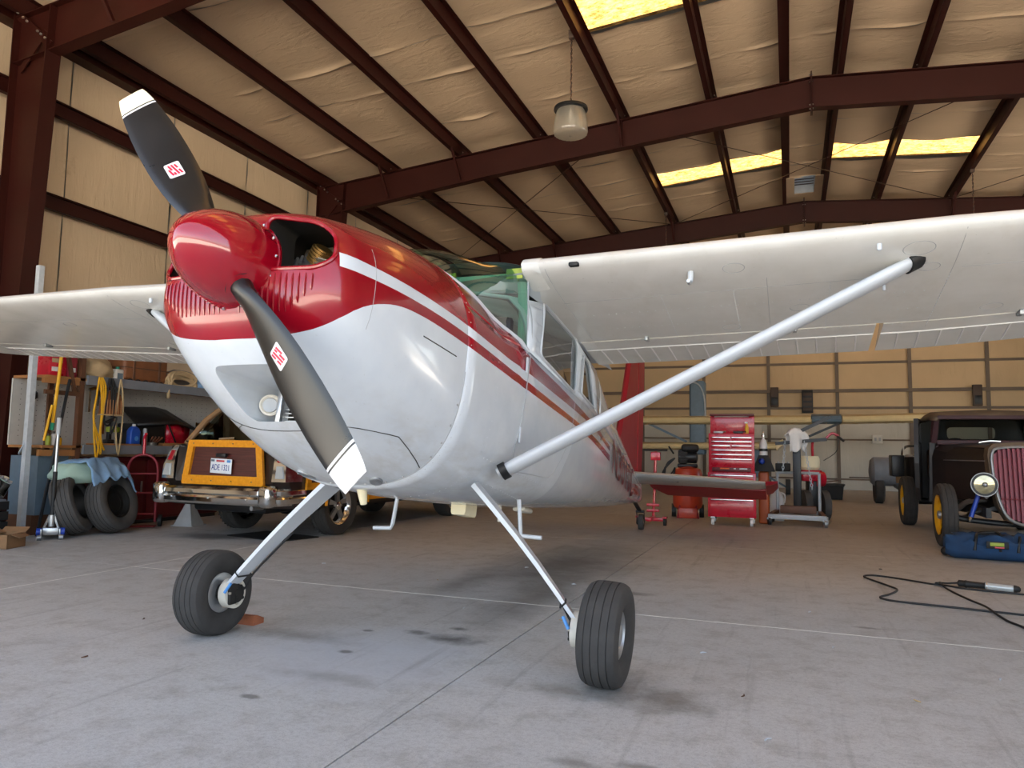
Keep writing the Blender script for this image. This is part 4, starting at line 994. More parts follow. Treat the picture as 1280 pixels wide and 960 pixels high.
        prof = prof+[(-a, r) for a, r in reversed(prof)]
        ty = MB().lathe(prof, c, camber, 48, caps=False).build('tyre', 'tyre', A, smooth=28)
        inn = -1
        hb = MB(); hb.lathe([(-.058, .04), (-.062, .100), (-.058, .108), (.058, .108), (.062, .100), (.045, .092), (.03, .050), (.062, .046), (.066, .02)], c, camber, 32, caps=True)
        wheel = hb.build('wheel_hub', 'dull_aluminium', A, smooth=35)
        for k in range(6):
            a = 2*math.pi*k/6; MB().ball(c+camber*.046+Vector((0, math.cos(a)*.068, math.sin(a)*.068)), .008, 6).build('hub_bolt', 'bolt', wheel)
        MB().lathe([(-.100, .03), (-.100, .078), (-.150, .080), (-.152, .03)], c, camber, 28).build('brake_disc', 'dirty_white', wheel)
        MB().lathe([(-.05, .05), (-.165, .05)], c, camber, 20).build('axle_flange', 'engine_dark', wheel)
        cal = MB(); cal.rbox(-.03, .03, -.035, .035, -.06, .06, .012)
        MB().rbox(-.034, .034, -.03, .03, -.055, .055, .012).build('brake_caliper', 'engine_dark', wheel, loc=c-camber*.135+Vector((0, .055 if sx > 0 else -.03, .0)))
        for k in range(7):
            a = 2*math.pi*k/7+.3; MB().ball(c-camber*.160+Vector((0, math.cos(a)*.055, math.sin(a)*.055)), .010, 6).build('brake_bolt', 'bolt' if k % 2 else 'engine_dark', wheel)
        MB().tube([c-camber*.17, c+camber*.02], .022, 12).build('axle', 'engine_dark', wheel)
        # boarding step
        MB().tube([B(sx*.40, 2.16, -.62), B(sx*.42, 2.17, -.80), B(sx*.43, 2.17, -.825), B(sx*.55, 2.17, -.83)], .0125, 10).build('boarding_step', 'white_paint', A)
    # things hanging below the belly
    MB().loft([[B(x*k, s, v) for x, s in ((-.05, 2.2), (.05, 2.2), (.045, 2.38), (-.045, 2.38))] for k, v in ((1, -.62), (.95, -.705), (.8, -.72))]).build('belly_scoop', 'cream', A)
    MB().rbox(-.05, .05, -.10, .10, -.02, .02, .018, 3).build('belly_antenna', 'dirty_white', A, loc=B(.0, 3.35, -.57), rot=(-AL, 0, 0))
    MB().tube([B(-.02, 1.13, -.69), B(-.02, 1.17, -.775)], [.028, .016], 12).build('breather_tube', 'cream', A)
    MB().tube([B(.1, 2.62, -.60), B(.1, 2.63, -.72)], [.016, .011], 8).build('drain_mast', 'dirty_white', A)
    # ---------------- tail
    # fin and rudder, red
    def vsurf(outline, t, name, mat, xoff=0):
        mid = [(sum(a for a, b in outline)/len(outline), sum(b for a, b in outline)/len(outline))]
        m = MB(); n = len(outline)
        in_ = [((a-mid[0][0])*.86+mid[0][0], (b-mid[0][1])*.93+mid[0][1]) for a, b in outline]
        rings = [[B(0, a, b) for a, b in outline], [B(t, a, b) for a, b in in_]]
        m.loft(rings, caps=False); m.add([B(t, a, b) for a, b in in_], [tuple(range(n))])
        m.loft([[B(0, a, b) for a, b in outline], [B(-t, a, b) for a, b in in_]], caps=False); m.add([B(-t, a, b) for a, b in in_], [tuple(range(n))])
        return m.build(name, mat, A, smooth=25)
    def bw(y, z): _, s, v = unB((0, y-AY, z)); return s, v
    fin = vsurf([bw(8.15, .98), bw(8.47, 1.27), bw(9.04, 2.13), bw(9.30, 2.50), bw(9.62, 2.52), bw(9.58, 1.6), bw(9.50, .75), bw(8.9, .78)], .035, 'vertical_fin', 'tail_red')
    rud = vsurf([bw(9.64, 2.52), bw(9.60, 1.6), bw(9.52, .62), bw(9.62, .50), bw(9.80, .55), bw(9.90, 1.0), bw(10.06, 2.2), bw(10.02, 2.46), bw(9.85, 2.55)], .028, 'rudder', 'tail_red')
    for k in range(9):
        z = .85+.18*k; p = [B(.024, *bw(9.66+.02*k, z)), B(.012, *bw(9.86+.02*k, z-.05))]
        MB().tube(p, .006, 5).build('stiffener', 'tail_red', rud)
    # tailplane: bare metal leading part, red elevator hanging down
    for sx in (-1, 1):
        def sr(x, le, te, z0, pitch, th):
            pts = []
            for c in (1, .8, .55, .3, .12, .03, 0): pts.append((c, th*math.sqrt(max(c, 0)*1.0)*(1-c)**.6*1.6+.0))
            for c in (.03, .12, .3, .55, .8, 1): pts.append((c, -th*math.sqrt(c)*(1-c)**.6*1.6))
            out = []
            for c, t in pts:
                d = (te-le)*c; out.append(Vector((sx*x, le-AY+d*math.cos(pitch)+t*math.sin(pitch), z0-d*math.sin(pitch)+t*math.cos(pitch))))
            return out
        st_ = MB().loft([sr(.06, 9.02, 9.66, .775, R_(12), .075), sr(.5, 9.06, 9.66, .757, R_(12), .07), sr(1.0, 9.10, 9.66, .735, R_(12), .062), sr(1.45, 9.15, 9.66, .712, R_(12), .05), sr(1.60, 9.22, 9.66, .705, R_(12), .035)]).build('stabilizer', 'tail_silver', A, smooth=40)
        z0 = [.655, .638, .62, .606, .60]
        el = MB()
        def er(x, le, te, z, pitch, th):
            d = te-le; f = lambda c, t: Vector((sx*x, le-AY+d*c*math.cos(pitch)+t*math.sin(pitch), z-d*c*math.sin(pitch)+t*math.cos(pitch)))
            return [f(1, .003), f(.5, th*.6), f(0, th), f(-.03, 0), f(0, -th), f(.5, -th*.6), f(1, -.003)]
        el.loft([er(.16, 9.665, 9.85, .652, R_(26), .03), er(.34, 9.665, 10.06, .645, R_(26), .03), er(1.0, 9.665, 10.04, .622, R_(26), .028), er(1.45, 9.665, 10.0, .604, R_(26), .022), er(1.60, 9.665, 9.98, .60, R_(26), .02)])
        el.loft([er(1.605, 9.36, 9.97, .685, R_(16), .026), er(1.68, 9.42, 9.93, .69, R_(16), .022), er(1.74, 9.55, 9.85, .70, R_(16), .012)])
        ev = el.build('elevator', 'red_dark' if False else 'tail_red', A, smooth=40)
    # tail wheel
    tw = Vector((0, 9.93-AY, .105))
    MB().lathe([(-.03, .045), (-.038, .075), (-.034, .098), (-.015, .105), (.015, .105), (.034, .098), (.038, .075), (.03, .045)], tw, (1, .08, 0), 28, caps=False).build('tail_tyre', 'tyre', A)
    th_ = MB().lathe([(-.032, .02), (-.030, .046), (.030, .046), (.032, .02)], tw, (1, .08, 0), 20).build('tail_wheel_hub', 'dull_aluminium', A)
    for s in (-1, 1): MB().beam(tw+Vector((s*.05, 0, 0)), tw+Vector((s*.05, -.05, .13)), .008, .03).build('fork', 'black_steel', th_)
    MB().rbox(-.055, .055, -.04, .03, -.015, .02, .008).build('fork_head', 'black_steel', th_, loc=tw+Vector((0, -.055, .14)))
    MB().loft([[Vector((sx_*.025, y-AY, z+dz)) for sx_, dz in ((-1, 0), (1, 0), (1, .02), (-1, .02))] for y, z in ((9.3, .42), (9.55, .36), (9.75, .28), (9.90, .225))]).build('tail_spring', 'black_steel', A)
    MB().ball(B(.0, 7.85, .05), .035, 10).build('tail_light', 'clear_grey', A)
    return A
build_airplane()

# wooden chock behind the far wheel
MB().loft([[Vector((x, y, z)) for y, z in ((0, 0), (.09, 0), (.09, .03), (.03, .055), (0, .055))] for x in (0, .13)]).build('wheel_chock', 'chock_wood', None, 0, (-3.03, 3.52, 0))
tag(bpy.data.objects['wheel_chock'], 'small brown wooden chock on the floor against an airplane tyre', 'chock')
# ================================================================== the left wall: rack, bench and what stands there
def lump(parent, name, mat, c, r, seed=0, amp=.12, n=26, e=2.4, fold=0, loc=None, flat=True):
    # soft rounded bundle: a superellipsoid pushed about by noise, flattened where it rests
    m = MB(); rings = []
    for i in range(n//2+1):
        ph = -math.pi/2+math.pi*i/(n//2); row = []
        for k in range(n):
            th = 2*math.pi*k/n
            sg = lambda t: math.copysign(abs(t)**(2/e), t)
            p = Vector((sg(math.cos(ph))*sg(math.cos(th)), sg(math.cos(ph))*sg(math.sin(th)), sg(math.sin(ph))))
            q = 1+amp*noise.noise(p*1.7+Vector((seed, seed*.7, 0)))+fold*.5*noise.noise(Vector((p.x*6+seed, p.y*2, p.z*2)))
            z = p.z*q*r[2]
            if flat: z = max(z, -r[2]*.86)
            row.append((c[0]+p.x*q*r[0], c[1]+p.y*q*r[1], c[2]+z))
        rings.append(row)
    return m.loft(rings).build(name, mat, parent, smooth=60, loc=loc)

def build_tyre(parent, r, w, rim_r, mat='tyre', grooves=True, prefix='', axis=(1,0,0), c=(0,0,0), dish=True, rim_mat='engine_dark', n=40):
    h = w/2
    prof = [(-.70, rim_r), (-.86, rim_r+.02), (-1.0, (rim_r+r)/2), (-.96, r-.035), (-.84, r-.010)]
    if grooves:
        for g in (-.55, -.2): prof += [(g-.05, r-.001), (g-.035, r-.008), (g+.035, r-.008), (g+.05, r)]
    else: prof += [(-.4, r)]
    prof = prof+[(-a, b) for a, b in reversed(prof)]
    ty = MB().lathe([(a*h, b) for a, b in prof], c, axis, n, caps=False).build('tyre', mat, parent, smooth=30)
    ax = Vector(axis).normalized()
    rm = MB(); rm.lathe([(-.74*h, rim_r+.008), (-.70*h, rim_r-.012), (-.1*h, rim_r-.03), (.1*h, rim_r-.03), (.70*h, rim_r-.012), (.74*h, rim_r+.008)], c, axis, n, caps=False)
    rim = rm.build('rim', rim_mat, parent, smooth=30)
    return ty, rim

def left_side():
    # ---- storage rack
    RXF, RXB = -7.78, -8.32
    rk = thing('storage_rack', 'long grey two-level storage rack with a workbench deck along the left wall', 'rack', (-8.05, 7.6, 0))
    L = lambda x, y, z: (x+8.05, y-7.6, z)
    def bx(m, x0, x1, y0, y1, z0, z1): return m.box(x0+8.05, x1+8.05, y0-7.6, y1-7.6, z0, z1)
    for y in (6.25, 9.35):
        for x in (RXF-.03, RXB): bx(MB(), x-.03, x+.03, y-.03, y+.03, 0, 2.35 if x > -8 else 2.2).build('post', 'wood_dark' if y < 7 else 'rust', rk, smooth=0)
    bx(MB(), RXF-.06, RXF-.03, 8.55, 8.61, 1.08, 1.76).build('post', 'rust', rk, smooth=0)
    bx(MB(), RXB, RXF, 5.80, 9.4, 1.76, 1.79).build('shelf_board', 'wood', rk, smooth=0); bx(MB(), RXB, RXF, 5.80, 9.4, .97, 1.0).build('bench_top', 'wood', rk, smooth=0)
    for z0, z1 in ((1.72, 1.83), (.90, 1.01)):
        bx(MB(), RXF-.01, RXF+.03, 6.3 if z0 > 1 else 6.3, 9.4, z0, z1).build('front_beam', 'grey_paint', rk, smooth=0)
        bx(MB(), RXF-.05, RXF-.01, 5.78, 6.22, z0-.02, z0+.05).build('side_beam', 'wood', rk, smooth=0)
    MB().beam(L(-7.80, 5.80, 1.60), L(-7.80, 6.22, 1.60), .03, .05).build('cross_rail', 'wood_dark', rk, smooth=0)
    MB().beam(L(-7.79, 5.98, 2.3), L(-7.79, 6.16, 1.62), .03, .04).build('brace', 'wood_dark', rk, smooth=0)
    bx(MB(), RXB-.02, RXB, 5.8, 9.4, 1.0, 1.76).build('pegboard', 'pegboard', rk, smooth=0)
    mm = MB()
    for j in range(11):
        for k in range(30): bx(mm, RXB-.001, RXB+.001, 5.9+.1*k, 5.908+.1*k, 1.1+.06*j, 1.108+.06*j)
    tag(mm.build('peg_holes', 'rubber_black', rk, smooth=0), kind='stuff')
    bx(MB(), -8.3, -7.86, 5.83, 6.2, .22, .88).build('end_panel', 'slate_blue', rk, smooth=0)
    bx(MB(), -8.3, -7.9, 5.83, 6.2, .0, .22).build('kick_box', 'wood_dark', rk, smooth=0)
    # ---- dark red cabinet under the bench
    cb = thing('base_cabinet', 'dark red steel cabinet standing under the bench deck of the rack', 'cabinet', (-8.12, 7.7, 0))
    MB().rbox(-.2, .2, -1.0, 1.0, .05, .86, .01).build('body', 'red_dark', cb)
    for k in range(3):
        d = MB().rbox(.2, .215, -.96+.65*k, -.36+.65*k, .09, .82, .005).build('door', 'red_dark', cb); MB().rbox(.215, .235, -.42+.65*k, -.40+.65*k, .4, .55, .004).build('handle', 'dull_aluminium', d)
    MB().box(-.18, .18, -.98, .98, 0, .05).build('plinth', 'black_paint', cb, smooth=0)
    # ---- on the upper shelf
    Z1 = 1.79
    rc = thing('parts_case', 'red plastic parts case with white printed panels on the shelf end', 'case', (-7.98, 5.95, Z1))
    MB().rbox(-.17, .17, -.11, .11, 0, .36, .015).build('body', 'red_tool', rc)
    for k in range(3): MB().rbox(.171, .176, -.08, .02+.03*(k % 2), .05+.1*k, .10+.1*k, .002).build('printed_panel', ['sticker_white', 'canvas', 'red_dark'][k], rc)
    rc2 = thing('parts_case', 'red plastic parts case with white latch beside the shelf post', 'case', (-7.98, 6.135, Z1))
    MB().rbox(-.17, .17, -.06, .06, 0, .34, .015).build('body', 'red_dull', rc2); MB().rbox(.171, .182, -.03, .03, .06, .11, .004).build('latch', 'sticker_white', rc2)
    lump(None, 'canvas_bag', 'canvas', (0, 0, .15), (.2, .22, .16), 3, .3, fold=.3, loc=(-8.02, 6.55, Z1-.002)); tag(bpy.data.objects['canvas_bag'], 'slumped tan canvas bag on the upper shelf beside the post', 'bag')
    jg = thing('plastic_bottle', 'cream plastic bottle with printed label between bag and suitcase', 'bottle', (-7.88, 6.80, Z1))
    MB().rbox(-.05, .05, -.065, .065, 0, .17, .02, 3).build('body', 'dirty_white', jg); MB().lathe([(0, .022), (.03, .022)], (0, 0, .17), (0, 0, 1), 12).build('cap', 'green_plastic', jg); MB().box(.051, .052, -.04, .04, .04, .12).build('label', 'slate_blue', jg, smooth=0)
    sc = thing('suitcase', 'old brown leather suitcase with dark straps on the upper shelf', 'suitcase', (-8.03, 7.19, Z1))
    MB().rbox(-.22, .22, -.35, .35, .04, .40, .05, 3).build('shell', 'leather', sc); MB().rbox(-.225, .225, -.355, .355, .20, .215, .004).build('seam_band', 'wood_dark', sc)
    for y in (-.2, .2): MB().rbox(-.226, .226, y-.02, y+.02, .035, .405, .008).build('strap', 'wood_dark', sc)
    MB().rbox(-.2, .2, -.33, .33, 0, .05, .01).build('webbing_tray', 'canvas', sc)
    for k in range(5): MB().tube(spline([(.205, -.3+.12*k, .035), (.225, -.25+.12*k, .0+.06), (.21, -.2+.12*k, .03)], 4), .008, 6).build('webbing', 'black_paint', sc)
    lump(None, 'tarp_roll', 'grey_cloth', (0, 0, .14), (.17, .40, .15), 5, .2, fold=.4, loc=(-8.12, 8.02, Z1-.003)); tag(bpy.data.objects['tarp_roll'], 'dark grey rolled tarp lying behind the rope bundle', 'tarp')
    rb = thing('rope_bundle', 'coiled bundle of cream rope hanging over the shelf edge', 'rope', (-7.84, 7.76, Z1))
    for k in range(9):
        rr = .17+.012*math.sin(k*2.1); cx = .02+.012*(k % 3)
        MB().tube([(cx+.06*math.sin(a*2+k)*.4, rr*1.35*math.cos(a)+.02*math.sin(k), .06+rr*.62*math.sin(a)+.012*k-.02) for a in [2*math.pi*j/24 for j in range(24)]], .019, 7, closed=True).build('coil', 'canvas', rb)
    MB().tube(spline([(.05, -.22, .02), (.08, -.25, -.06), (.07, -.24, -.13), (.05, -.2, -.10)], 5), .02, 7).build('loose_end', 'canvas', rb)
    lump(None, 'rag_bundle', 'denim', (0, 0, .08), (.09, .19, .09), 9, .3, fold=.5, loc=(-7.86, 8.20, Z1-.002)); tag(bpy.data.objects['rag_bundle'], 'crumpled blue rag bundle at the far end of the upper shelf', 'rags')
    # ---- on the bench deck
    Z0 = 1.0
    ob = thing('oil_bottle', 'blue plastic motor oil bottle with white cap on the bench', 'bottle', (-7.88, 7.10, Z0))
    MB().loft([[(x*a, y*b, z) for x, y in rounded([(-.045, -.075), (.045, -.075), (.045, .075), (-.045, .075)], .02, 3)] for a, b, z in ((.95, .95, 0), (1, 1, .02), (1, 1, .19), (.9, .75, .23), (.5, .3, .255))]).build('body', 'blue_plastic', ob)
    MB().lathe([(0, .022), (.03, .022)], (0, 0, .255), (0, 0, 1), 12).build('cap', 'sticker_white', ob); MB().lathe([(0, .03), (.002, .03)], (.046, .01, .10), (1, 0, 0), 16).build('label', 'sky_blue', ob)
    sp = thing('spray_can', 'silver spray can with grey cap next to the oil bottle', 'can', (-7.87, 7.27, Z0))
    MB().lathe([(0, .033), (.16, .034), (.18, .028)], (0, 0, 0), (0, 0, 1), 18).build('body', 'aluminium', sp); MB().lathe([(.18, .027), (.23, .024), (.235, .01)], (0, 0, 0), (0, 0, 1), 16).build('cap', 'light_grey', sp)
    dr = thing('cordless_drill', 'lime and black cordless drill lying on the bench', 'drill', (-7.90, 6.82, Z0))
    MB().rbox(-.035, .035, -.10, .07, .14, .21, .02, 3).build('motor_housing', 'lime', dr); MB().lathe([(0, .028), (.05, .026), (.07, .012), (.12, .006)], (0, .07, .175), (0, 1, 0), 14).build('chuck', 'black_paint', dr)
    MB().rbox(-.025, .025, -.09, -.04, .04, .15, .012).build('grip', 'black_paint', dr); MB().rbox(-.04, .04, -.12, -.01, 0, .05, .012).build('battery', 'black_paint', dr)
    bb = tag(MB().rbox(-.14, .14, -.28, .28, 0, .03, .004).build('wood_board', 'wood', None, loc=(-7.93, 6.86, Z0-.0)), 'thin tan board lying on the bench under the drill', 'board')
    dr.location.z += .03
    # car body part: dark hood over a red panel
    cp = thing('body_panel', 'red and black sheet metal car body panel lying on the bench', 'car part', (-8.09, 7.70, Z0))
    MB().loft([[(x, y, z) for x, y, z in ((-.2, -.45, .52), (.16, -.52, .30), (.2, -.52, .27))], [(-.2, .10, .55), (.18, .14, .36), (.2, .14, .32)], [(-.2, .30, .52), (.18, .48, .27), (.2, .48, .24)]], caps=False, closed=False).build('dark_lid', 'black_paint', cp, smooth=20).modifiers.new('t', 'SOLIDIFY').thickness = .02
    MB().loft([[(.14, -.0, .05), (.12, .02, .36)], [(.16, .36, .04), (.12, .44, .30)], [(-.1, .46, .04), (-.1, .46, .30)]], caps=False, closed=False).build('red_side', 'red_tool', cp, smooth=20).modifiers.new('t', 'SOLIDIFY').thickness = .02
    MB().rbox(-.2, .12, -.5, .0, .02, .30, .02).build('dark_well', 'rubber_black', cp); MB().tube([(.17, -.02, .34), (.19, .12, .06)], .012, 6).build('strut', 'black_steel', cp)
    MB().rbox(-.2, .2, -.1, .45, 0, .05, .01).build('wood_rest', 'wood', cp)
    for i, (y, lab) in enumerate(((8.34, 'chrome deep-dish car wheel on the bench beside the red panel'), (8.62, 'black spoked car wheel with chrome lip on the bench end'))):
        wh = thing('car_wheel', lab, 'wheel', (-7.93, y, Z0+.19))
        ax = Vector((.72, .45 if i else .62, .05)).normalized(); c = Vector((0, 0, 0))
        MB().lathe([(-.09, .165), (-.085, .178), (-.06, .165), (.05, .16), (.085, .182), (.095, .184), (.09, .172), (.06, .15)], c, ax, 32, caps=False).build('rim', 'chrome', wh)
        MB().lathe([(.0, .15), (.005, .02)], c, ax, 28).build('disc', 'black_paint' if i else 'dull_aluminium', wh)
        u = ax.orthogonal().normalized(); w = ax.cross(u)
        if i:
            for k in range(6):
                a = 2*math.pi*k/6; d = u*math.cos(a)+w*math.sin(a); MB().beam(c+ax*.02+d*.03, c+ax*.045+d*.152, .022, .018, up=ax).build('spoke', 'dull_aluminium', wh, smooth=0)
        MB().lathe([(.0, .04), (.05, .035), (.055, .01)], c, ax, 16).build('hub_cap', 'chrome', wh)
    for (y, hgt, m_, lab) in ((6.02, .12, 'lime', 'small lime bottle on the bench by the pegboard'), (6.09, .15, 'sticker_white', 'small white bottle on the bench by the pegboard'), (6.16, .10, 'yellow', 'small yellow tub on the bench by the pegboard')):
        t_ = thing('small_bottle', lab, 'bottle', (-7.98, y, Z0)); MB().lathe([(0, .028), (hgt*.8, .028), (hgt*.9, .016)], (0, 0, 0), (0, 0, 1), 14).build('body', m_, t_); MB().lathe([(hgt*.9, .014), (hgt*1.1, .013)], (0, 0, 0), (0, 0, 1), 10).build('cap', 'black_paint', t_)
    cl = thing('part_clutter', 'small rusty engine part with hose stubs on the bench', 'engine part', (-7.90, 7.42, Z0))
    MB().lathe([(0, .06), (.05, .06), (.06, .03), (.10, .03)], (0, 0, 0), (0, 0, 1), 16).build('body', 'engine_grey', cl)
    for k in range(4): MB().tube(spline([(.02, -.03+.03*k, .06), (.06, -.06+.05*k, .10), (.07, -.05+.05*k, .13)], 4), .012, 8).build('stub', 'rust', cl)
    # ---- hanging tools
    bd = thing('hand_broom', 'copper-coloured dustpan brush hanging upside down from the upper shelf', 'brush', (-7.74, 6.62, 1.38))
    MB().loft([[(x*q, y*p, z) for x, y in rounded([(-.03, -.15), (.03, -.15), (.03, .15), (-.03, .15)], .02, 2)] for q, p, z in ((1, 1.02, 0), (1.05, 1, .02), (.9, .97, .18), (.7, .80, .25), (.35, .2, .29))]).build('pan', 'leather', bd)
    for k in range(7): MB().tube([(.035, -.12+.04*k, .01), (.033, -.115+.038*k, .18)], .006, 5).build('ridge', 'wood', bd)
    MB().tube([(0, 0, .27), (0, 0, .40)], .014, 8).build('handle', 'canvas', bd); MB().box(-.034, .034, -.155, .155, -.012, .004).build('lip', 'canvas', bd, smooth=0)
    for i, (mt, y0, drop, lab) in enumerate((('yellow', 6.42, .95, 'long yellow air hose looped from the shelf edge'), ('rubber_black', 6.56, .55, 'black cable coil hanging from the shelf edge'), ('canvas', 6.72, .90, 'tan cord hanging from the shelf edge beside the brush'))):
        h_ = thing('hanging_hose', lab, 'hose', (-7.72, y0, 1.80))
        for k in range(3 if i != 2 else 1):
            MB().tube(spline([(0, .0+.02*k, .02), (.01, .03+.03*k, -.15), (.0, .06, -.45-.1*k), (.01, .02+.05*k, -drop+.05*k), (0, -.04, -.5), (.01, -.03, -.2), (0, .0, .02)], 6), .011, 7).build('loop', mt, h_)
    for (z0, z1, mt, y, lab) in ((1.15, 1.72, 'rust', 7.0, 'rusty caliper-shaped clamp hanging against the pegboard'), (1.42, 1.70, 'chrome', 6.78, 'chrome pipe fitting hanging under the upper shelf')):
        t_ = thing('hanging_tool', lab, 'tool', (-8.28, y, z0)); MB().beam((.02, -.05, 0), (.02, -.05, z1-z0), .03, .05).build('shank', mt, t_, smooth=0); MB().tube(spline([(.02, -.05, z1-z0), (.03, .05, z1-z0+.02), (.03, .10, z1-z0-.08), (.02, .10, (z1-z0)*.3)], 5), .02, 8).build('arm', mt, t_)
    yt = thing('pole_pruner', 'yellow-handled pole tool with a green cuff hung on the rack end', 'pole tool', (-7.74, 5.88, 1.15))
    MB().tube([(0, .06, 1.1), (0, .03, .55), (0, -.0, .1)], .018, 8).build('pole', 'yellow', yt); MB().tube([(0, 0, .10), (0, -.01, .02)], .024, 8).build('cuff', 'green_plastic', yt); MB().tube([(0, -.02, .30), (.01, -.06, .12), (.0, -.09, -.10)], .014, 8).build('lever', 'yellow', yt)
    tp = thing('torch_plunger', 'black-headed steel rod tool hanging on the pegboard', 'tool', (-8.27, 6.02, 1.15)); MB().tube([(0, 0, 0), (0, 0, .4)], .012, 8).build('rod', 'light_grey', tp); MB().lathe([(.38, .02), (.40, .045), (.46, .04), (.48, .02)], (0, 0, 0), (0, 0, 1), 14).build('head', 'black_paint', tp)
    # ---- galvanised post and dark bars leaning at the column
    cd = thing('steel_conduit', 'tall bright galvanised steel strut standing at the red column', 'post', (-7.82, 5.66, 0))
    MB().box(-.03, .03, -.03, .03, 0, 3.0).build('channel', 'galvanised', cd, smooth=0); MB().beam((.0, -.03, 1.02), (.02, -.10, .90), .008, .02).build('clip', 'galvanised', cd, smooth=0)
    MB().rbox(-.05, .05, -.05, .05, 0, .012, .003).build('foot_plate', 'galvanised', cd)
    br = tag(MB().tube([(0, 0, 0), (-.05, .30, 1.75)], .017, 8).build('steel_bar', 'black_steel', None, loc=(-7.70, 5.76, .01)), 'long thin black steel bar leaning against the rack end', 'bar')
    # ---- floor jack with upright handle
    jk = thing('floor_jack', 'aluminium and blue floor jack with its tall handle upright', 'jack', (-7.36, 5.66, 0), R_(48))
    for s in (-1, 1):
        MB().rbox(s*.085-.008, s*.085+.008, -.05, .40, .04, .12, .006).build('side_frame', 'aluminium', jk)
        MB().lathe([(-.02, .03), (.02, .03)], (s*.10, -.03, .03), (1, 0, 0), 14).build('front_caster', 'dull_aluminium', jk); MB().lathe([(-.018, .04), (.018, .04)], (s*.10, .36, .04), (1, 0, 0), 14).build('rear_wheel', 'dull_aluminium', jk)
        MB().lathe([(-.024, .042), (.024, .042)], (s*.105, -.0, .085), (1, 0, 0), 14).build('pivot_cap', 'blue_paint', jk)
        MB().beam((s*.075, .0, .10), (s*.02, .02, .26), .018, .02).build('yoke_arm', 'aluminium', jk, smooth=0)
    MB().rbox(-.07, .07, .02, .34, .05, .10, .012).build('lift_arm', 'dull_aluminium', jk); MB().rbox(-.075, .075, -.03, .02, .05, .13, .012).build('hydraulic_unit', 'aluminium', jk)
    MB().tube([(0, .02, .22), (0, .03, .72)], .022, 12).build('handle_sleeve', 'rubber_black', jk); MB().tube([(0, .03, .72), (.0, .055, 1.28)], .017, 12).build('handle', 'aluminium', jk); MB().tube([(0, .05, 1.12), (.0, .056, 1.30)], .023, 12).build('handle_grip', 'light_grey', jk); MB().tube([(0, .02, .14), (0, .02, .26)], .032, 12).build('handle_socket', 'aluminium', jk)
    # ---- cardboard box and shiny engine cover at the left edge
    cbx = thing('cardboard_box', 'open brown cardboard box on the floor at the column', 'box', (-7.22, 5.06, 0), R_(20)); cbx.scale = (.66, .66, .62)
    for (a, b, c_, d) in ((-.2, .2, -.2, -.19), (-.2, .2, .19, .2), (-.2, -.19, -.2, .2), (.19, .2, -.2, .2)): MB().box(a, b, c_, d, 0, .22).build('side', 'cardboard', cbx, smooth=0)
    MB().box(-.2, .2, -.2, .2, 0, .01).build('bottom', 'cardboard', cbx, smooth=0)
    for (p0, p1, w) in (((-.1, 0, .215), (-.26, 0, .30), .38), ((.19, 0, .22), (.30, .03, .17), .38), ((0, .195, .22), (0, .30, .29), .38)):
        MB().beam(p0, p1, w, .008).build('flap', 'cardboard', cbx, smooth=0)
    ec = thing('valve_cover', 'finned polished aluminium engine cover resting on a dark crate', 'engine cover', (-7.66, 5.12, .52), 0, rot=(R_(-25), R_(8), R_(15)))
    MB().rbox(-.12, .12, -.17, .17, 0, .18, .03, 3).build('cover', 'chrome', ec)
    for k in range(5): MB().rbox(-.125, .125, -.14+.07*k-.01, -.14+.07*k+.01, .17, .20, .006).build('fin', 'aluminium', ec)
    for (y, z) in ((-.12, .23), (.14, .23)): MB().lathe([(0, .035), (.05, .035), (.055, .02)], (.03, y, z-.05), (0, 0, 1), 16).build('filler_cap', 'cream', ec)
    cr = thing('parts_crate', 'dark crate holding engine parts at the foot of the column', 'crate', (-7.76, 5.12, 0))
    for k in range(4):
        for s in (-1, 1): MB().box(-.2, .2, s*.2-.01, s*.2+.01, .02+.105*k, .105+.105*k).build('slat', 'black_steel', cr, smooth=0); MB().box(s*.2-.01, s*.2+.01, -.2, .2, .02+.105*k, .105+.105*k).build('slat', 'black_steel', cr, smooth=0)
    MB().box(-.2, .2, -.2, .2, 0, .02).build('bottom', 'black_steel', cr, smooth=0); MB().rbox(-.19, .19, -.19, .19, .36, .44, .01).build('tray', 'grey_paint', cr)
    # ---- two tyres leaning, clothes thrown on top
    for i, (x, y, lean, rz, lab) in enumerate(((-7.40, 6.04, R_(19), R_(34), 'worn bald tyre leaning behind another under the cloths'), (-7.24, 6.40, R_(15), R_(13), 'worn tyre on a rusty steel rim leaning in front of another'))):
        t_ = thing('leaning_tyre', lab, 'tyre', (x, y, 0), rot=(0, 0, rz)); r = .335
        ax = Vector((math.cos(lean), 0, math.sin(lean))); c = Vector((-.10, 0, r*math.cos(lean)+.105*math.sin(lean)))
        build_tyre(t_, r, .23, .19, 'tyre_worn', True, axis=ax, c=c, n=44)
        if i: 
            MB().lathe([(.02, .185), (.0, .165), (.03, .10), (.02, .06), (.0, .055), (-.01, .0)], c, ax, 28).build('wheel_disc', 'engine_dark', t_)
            u = ax.orthogonal().normalized(); w = ax.cross(u)
            for k in range(5): a = 2*math.pi*k/5; MB().lathe([(-.02, .018), (.02, .016)], c+(u*math.cos(a)+w*math.sin(a))*.085, ax, 8).build('wheel_nut', 'engine_dark', t_)
    pl = lump(None, 'mint_pillow', 'mint_cloth', (0, 0, .12), (.20, .33, .135), 2, .18, 34, 2.6, .14, (-7.56, 6.12, .575)); tag(pl, 'pale green cushion squashed on top of the two tyres', 'cushion')
